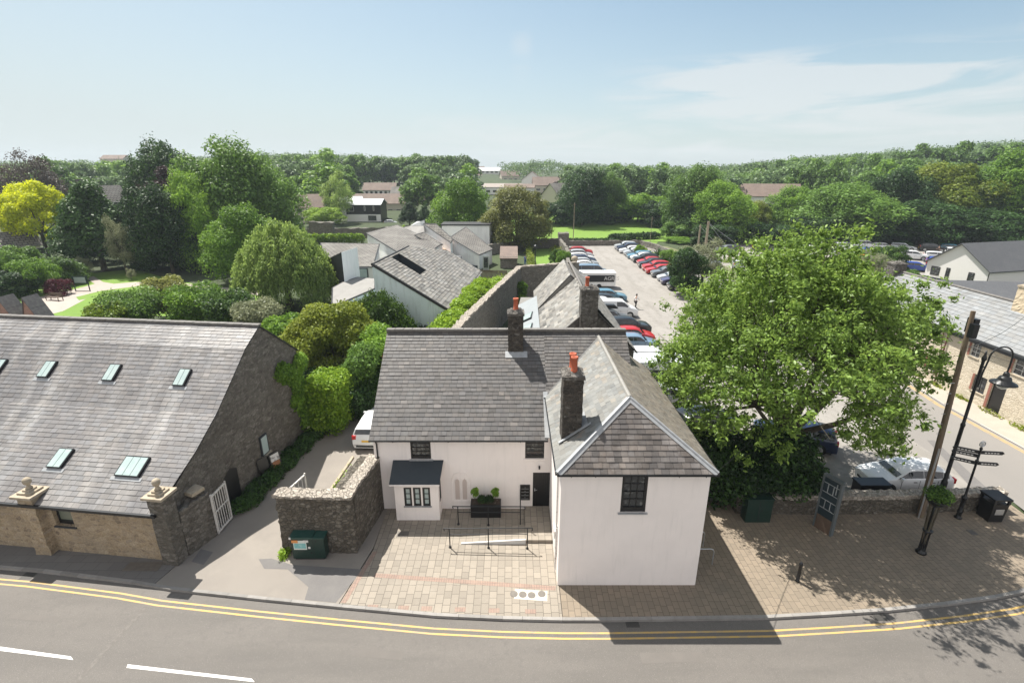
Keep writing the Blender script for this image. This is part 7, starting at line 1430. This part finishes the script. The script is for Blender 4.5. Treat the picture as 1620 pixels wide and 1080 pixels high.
# ---- background woods
SKY = [(-150, 266), (0, 263), (100, 262), (200, 257), (300, 252), (430, 247), (520, 243), (590, 252), (650, 250), (700, 254), (760, 264), (800, 266), (860, 258), (905, 264), (960, 266), (1060, 268), (1110, 272), (1180, 268), (1210, 258), (1300, 250), (1400, 244), (1500, 233), (1580, 226), (1700, 224), (1900, 224)]
def sky(px):
    for (a, b), (c, d) in zip(SKY[:-1], SKY[1:]):
        if px <= c: return b+(d-b)*(px-a)/(c-a)
    return 224
rng = random.Random(11); cnt = 0; rank = {}
HOLES = [(462, 500, 155, 178), (545, 640, 150, 200), (572, 632, 195, 240), (735, 800, 240, 400), (775, 880, 190, 280), (862, 880, 170, 330), (1185, 1250, 150, 182), (150, 180, 90, 130)]
def blocked(px, Y, w):
    for a, b, c, d in HOLES:
        if a-w*.35 < px < b+w*.35 and c-35 < Y < d: return True
    return (860 < px < 1060 and Y < 160)
kinds = ['fa', 'fb', 'fc', 'fe', 'fa', 'fb', 'fg', 'fd', 'fe']
desc = {'fa': 'green', 'fb': 'green', 'fc': 'dark', 'fd': 'pointed dark', 'fe': 'mid green', 'ff': 'copper', 'fg': 'pale green'}
for Y in (150, 172, 200, 235, 275):
    px = -90.0
    while px < 1740:
        w = rng.uniform(10.5, 17)*FPX/Y; key = rng.choice(kinds)
        if key == 'fd': w *= .6
        x = at(px, 300, Y).x; g = terr(x, Y); zt = at(px, sky(px)+rng.uniform(-3, 16), Y).z; h = min(rng.uniform(11, 19), zt-g)
        if 560 < px < 760 and Y >= 235: h = min(22, zt-g)
        if h > 3.5 and not blocked(px, Y, w) and not (Y < 165 and 640 < px < 1060) and not (Y < 160 and (px < 440 or 1060 < px)) and cnt < 285:
            top = 540-(1)*0; p_ = Vector((x, Y, g+h)); c, s = math.cos(PITCH), math.sin(PITCH); dz = p_.z-CAM_H; d_ = Y*c-dz*s; py = 540-FPX*(Y*s+dz*c)/d_
            rank[Y] = rank.get(Y, 0)+1; rk = rank[Y]; sf = 'th' if 10 < rk % 100 < 14 else {1: 'st', 2: 'nd', 3: 'rd'}.get(rk % 10, 'th')
            o = put(key, px, py, w*1.12, Y+rng.uniform(-6, 6), '%s tree, %d%s from the left in the %s row of the wooded belts' % (desc[key], rk, sf, {150: 'nearest', 172: 'second', 200: 'third', 235: 'fourth', 275: 'rearmost'}[Y]), group='trees in the wooded belts'); cnt += 1
        px += w*rng.uniform(.62, .9)
# farther woods and the wooded hill: one mass
g_ = np.random.default_rng(31); LB = []
def addwood(Y, px0, px1, hmin, hmax, wid):
    px = px0
    while px < px1:
        x = at(px, 260, Y).x; g = terr(x, Y); zt = at(px, sky(px)+g_.uniform(-3, 7), Y).z; h = min(g_.uniform(hmin, hmax), zt-g)
        w = wid*g_.uniform(.8, 1.25)
        if h > 3 and not blocked(px, Y, 20):
            for _ in range(6): a = g_.uniform(0, 6.28); LB.append((x+w*.34*math.cos(a), Y+w*.3*math.sin(a)+g_.uniform(-5, 5), g+h*g_.uniform(.5, .82), w*.27, w*.27, w*.25))
            LB.append((x, Y, g+h*.45, w*.5, w*.5, h*.42))
        px += w*.62*FPX/Y
for Y in (325, 380, 440, 500): addwood(Y, -500, 1180, 10, 18, 15)
for Y in (150, 190, 240, 290): addwood(Y, -500, -90, 10, 16, 13)
for Y in (190, 215, 240, 265, 290, 315, 340, 370, 400, 440): addwood(Y, 1150, 1800, 10, 16, 13.5)
C, D = sample(LB, 210000, g_, .05, .1); o = leafmesh('far_woodland', C, D, .85, g_, LF['far'], None, 1.4); tag(o, 'hazy wooded hillside and far woods along the horizon', 'woodland', kind='stuff')
# ---- far houses
FW = mat('far_white_wall', (.72, .72, .70), .85); FC = mat('far_cream_wall', (.55, .50, .42), .85)
wf = lambda w, ez, n=4: tuple(('f', .8+(w-1.6)*(i+.15)/n, z, (w-1.6)/n*.6, 1.1) for i in range(n) for z in ((.9, 3.4) if ez > 4.5 else (.9,)))
def fh(px, py, Y, rz, w, d, ez, rz_, wm, rm, lab, **k):
    p = at(px, py, Y); return house('far_house', p.x, Y, R(rz), w, d, ez, rz_, wm, rm, lab, group='houses in the valley', z0=p.z-.1, **k)
fh(487, 352, 160, 14, 11, 8, 5.0, 8.4, FC, TILEBR, 'cream two-storey house with a brown roof beside the lime dome tree', wins=wf(11, 5), chim=((-5, 0, .9, .8),))
fh(604, 318, 235, 0, 14, 8, 5.0, 7.8, FW, TILEBR, 'pair of white semis with brown roof below the dark woods', wins=wf(14, 5, 6))
fh(582, 349, 163, 0, 10.5, 8, 5.2, 6.6, BLACK, mat('pale_grey_roof', (.50, .52, .54), .6), 'black-clad house over a white ground floor with a pale grey roof', wins=(('f', .8, 3.2, 1.6, 1.4), ('f', 5.5, 3.4, .4, 1.4), ('f', 8.2, 3.4, .4, 1.4), ('f', 6.5, .4, 2.6, 1.6), ('f', .02, .02, 10.4, 2.3, FW, 'ground_floor')))
fh(558, 346, 175, 24, 7, 7, 5, 7.2, FW, mat('pale_roof_two', (.55, .56, .57), .6), 'white gabled house wing left of the black-clad house', wins=wf(7, 5, 2))
fh(598, 338, 190, 0, 22, 9, 4.0, 7.0, FC, TILEBR, 'long low brown-roofed houses behind the black-clad one', wins=wf(22, 4, 7))
fh(655, 334, 205, 20, 15, 9, 3.2, 6.0, FW, TILEBR, 'brown-roofed house half hidden by conifers', wins=wf(15, 3, 4))
fh(772, 281, 395, 0, 18, 9, 4.8, 7.2, FW, mat('light_roof', (.45, .45, .46), .7), 'long white house high on the skyline', wins=wf(18, 5, 5)); fh(748, 286, 370, 10, 12, 8, 3.4, 6.4, FW, TILEBR, 'small white gabled house below the skyline one', wins=wf(12, 3, 3)); fh(752, 276, 420, 0, 14, 8, 3, 6, FC, TILEBR, 'brown-roofed house at the crest left of the long white one')
fh(790, 307, 240, -4, 20, 7, 3.2, 4.6, FW, mat('flat_brown_roof', (.3, .26, .23), .8), 'long low white-fronted house above the olive tree', wins=wf(20, 3, 6)); fh(822, 308, 235, -4, 13, 7, 3.2, 4.6, FW, TILEBR, 'second low white-fronted house right of the first', wins=wf(13, 3, 4))
fh(842, 298, 262, 86, 9, 10, 4.2, 8.0, FW, TILEBR, 'white gable-fronted house in the middle distance', wins=(('l', 2.5, 1.0, 1.4, 1.2), ('l', 6, 1.0, 1.4, 1.2))); fh(868, 304, 248, 0, 15, 9, 3.4, 6.8, FC, TILEBR, 'brown-roofed house left of the purple tree', wins=wf(15, 3, 4)); fh(893, 322, 182, 35, 13, 9, 3.2, 6.8, FC, TILEGR, 'grey-roofed house at the left end of the field', wins=wf(13, 3, 3))
fh(1212, 330, 168, -14, 17, 9, 4.2, 7.6, FW, TILEBR, 'long brown-roofed white house right of the poles among trees', wins=wf(17, 4, 5)); fh(1196, 332, 172, 30, 9, 9, 4.2, 7.4, FC, TILEBR, 'small brown-roofed house joined behind the long one')
fh(166, 350, 122, 60, 9, 7, 4.0, 8.0, GARDST, TILEGR, 'grey stone house glimpsed between the cedar and the yew', wins=wf(10, 5, 2), chim=((-3, 0, 1.0, 1.6),)); fh(33, 410, 86, 55, 5, 4.5, 2.6, 4.6, FC, TILEGR, 'pale gabled cottage under the yellow tree', wins=wf(7, 3, 2)); fh(186, 262, 380, 0, 16, 9, 4.5, 7.0, FC, TILEBR, 'flat-topped house just showing on the left skyline')
for px_, py_, Y_, w_, wm_, rm_, lb_x in ((700, 318, 200, 10, FW, TILEBR, 'white house with a brown roof between two round trees left of centre'), (728, 290, 330, 12, FW, TILEGR, 'small pale house with a grey roof below the skyline left of centre'), (806, 287, 350, 12, FC, TILEBR, 'cream house with a brown roof on the slope above the low white ones'), (826, 277, 410, 14, FW, TILEGR, 'white house with a grey roof near the crest at the centre'), (908, 318, 200, 11, FW, TILEBR, 'white house glimpsed left of the tall field tree'), (640, 322, 215, 9, FW, TILEGR, 'pale gabled house with a grey roof above the two conifers'), (520, 318, 215, 9, FC, TILEBR, 'cream house with a brown roof over the lime dome tree'), (470, 332, 190, 10, FW, TILEGR, 'white house with a grey roof behind the cream two-storey one'), (1235, 332, 176, 9, FW, TILEBR, 'white gable at the right end of the long brown-roofed house')):
    fh(px_, py_, Y_, 25*(hsh(px_, 1)-.3), w_, 8, 3.6, 6.6, wm_, rm_, lb_x, wins=wf(w_, 3, 3))
place('van', -64.5, 152, 185, 'white', 'white van parked beside the far cream house'); place('hatch', -37, 158, 180, 'silver', 'silver car under the black-clad far house')
Vw = thing('valley_wall', (-40, 124, 0), 'old grey stone wall crossing behind the willow and the left white building', 'wall'); q = MB(); rough_run(q, [(-82, 118), (-60, 122), (-38, 127), (-12, 130)], .7, 2.4, step=.9, amp=.1, top=.2); q.build('masonry', GARDST, Vw)
gs = thing('gate_pillars', (-45, 119, 0), 'dark stone gateway block behind the left white building', 'gateway'); q = MB(); rough_box(q, (-46.5, 118, 0), (1, 0, 0), (0, 1, 0), 5.5, 1.2, 4.6, .8, .1, .2); q.build('masonry', GARDST, gs)
# ---- poles, posts, park furniture
def pole(px_, Y, h, r, lab, wires=()):
    p = at(px_, 400, Y); o = thing('timber_pole', (p.x, Y, 0), lab, 'utility pole', 'timber poles'); MB().cyl((0, 0, 0), (0, 0, h), r, r*.8, 10).build('shaft', mat('pale_pole', (.30, .25, .18), .85) if 'pale_pole' not in MATS else MATS['pale_pole'], o, local=True); MB().box(-.3, .3, -.05, .05, h-.5, h-.4).build('cross_piece', WOODD, o, local=True)
    for w in wires: m = MB().tube([Vector((0, 0, h-.3)), Vector(w)], .025, 5).build('stay_wire', GALV, o, local=True)
pole(1115, 103, 6.2, .28, 'thick timber pole with stay wires at the verge', ((5.5, 0, 0), (8.5, -1, 0))); pole(1103, 106, 5.2, .2, 'thinner timber pole left of the thick one', ((5, -1, 0),)); pole(906, 116, 9, .1, 'thin tall pole on the edge of the bright field'); pole(872, 124, 4.5, .07, 'short thin post at the left corner of the field'); pole(1027, 116, 6, .06, 'slim road-sign pole by the bend')
pb_ = None
for i in range(13):
    x, y = 36+2.3*i, 95.5-.35*i; nm = 'wooden_post'
    if pb_ is None:
        pb_ = thing(nm, (x, y, 0), 'x', 'post', 'knee-high posts along the car park verge'); MB().box(-.12, .12, -.12, .12, 0, .95).build('shaft', MATS['pale_pole'], pb_, local=True); o = pb_
    else: o = copy_tree(pb_)
    o.location = (x, y, 0); o['label'] = '%s knee-high wooden post from the left along the car park verge' % ('first second third fourth fifth sixth seventh eighth ninth tenth eleventh twelfth thirteenth'.split()[i])
p = gp(86, 475); bn = thing('park_bench', (p[0], p[1], 0), 'dark slatted bench on the park lawn by the path', 'bench', rz=R(-14)); 
for k in range(4): MB().box(-1.1, 1.1, -.25+.14*k, -.14+.14*k, .43, .47).build('seat_slat', WOODD, bn, local=True)
for k in range(3): MB().box(-1.1, 1.1, .30, .34, .55+.14*k, .66+.14*k).build('back_slat', WOODD, bn, local=True)
for x in (-1.05, 1.0):
    for y in (-.26, .3): MB().box(x, x+.07, y, y+.07, 0, .43 if y < 0 else .98).build('leg', WOODD, bn, local=True)
    MB().box(x, x+.07, -.26, .35, .62, .67).build('armrest', WOODD, bn, local=True)
p = gp(131, 459); ib = thing('park_sign', (p[0], p[1], 0), 'green framed information board on two legs on the park lawn', 'sign')
for x in (-1.05, .95): MB().box(x, x+.1, -.05, .05, 0, 2.0).build('leg', DKGREEN, ib, local=True)
bd = MB().box(-.95, .95, -.04, .04, .95, 1.95).build('board', DKGREEN, ib, local=True); MB().box(-.8, .8, -.05, -.04, 1.05, 1.85).build('notice', mat('faded_notice', (.28, .36, .33), .6), bd, local=True)
lpst = thing('lamp_standard', (-.2+4.0, 82.5, 0), 'dark garden lamp standard by the walled lawn', 'street lamp'); MB().cyl((0, 0, 0), (0, 0, 3.6), .07).build('column', BLACKM, lpst, local=True); MB().lathe([(.1, 3.6), (.3, 3.9), (.3, 4.3), (.05, 4.5)], n=8).build('lantern', BLACKM, lpst, local=True)
# overhead service wires
def wire(a, b, sag, lab):
    P_ = [Vector(a).lerp(Vector(b), i/16)-Vector((0, 0, sag*4*(i/16)*(1-i/16))) for i in range(17)]; m = MB().tube(P_, .012, 5); tag(m.build('overhead_wire', BLACKM), lab, 'wire')
wire((19.95, 20.9, 8.7), (33.3, 28, 4.9), .4, 'thin black wire from the leaning pole to the near end of the limestone house'); wire((19.95, 20.9, 8.6), (35.5, 33.0, 7.6), .5, 'second thin wire from the leaning pole to the limestone chimney'); wire((7.6, 16.4, 5.2), (14.5, 24.0, 5.4), .5, 'slack pale wire from the white wing into the big tree')

# ---------------------------------------------------------------- haze
hz = MB().box(-1560, 1560, -340, 1560, -9, 62); ho = hz.build('haze', []) if False else None
me = bpy.data.meshes.new('haze'); me.from_pydata(hz.v, [], hz.f); ho = bpy.data.objects.new('haze', me); link(ho); tag(ho, 'thin summer haze over the valley', 'haze', kind='stuff')
hm = bpy.data.materials.new('haze_volume'); hm.use_nodes = True; N_ = hm.node_tree.nodes
for n in list(N_): N_.remove(n)
oo = N_.new('ShaderNodeOutputMaterial'); pv = N_.new('ShaderNodeVolumePrincipled'); pv.inputs['Density'].default_value = .00026; pv.inputs['Color'].default_value = (.80, .90, 1.0, 1); pv.inputs['Anisotropy'].default_value = .1
hm.node_tree.links.new(pv.outputs[0], oo.inputs['Volume']); me.materials.append(hm); ho.display_type = 'WIRE'
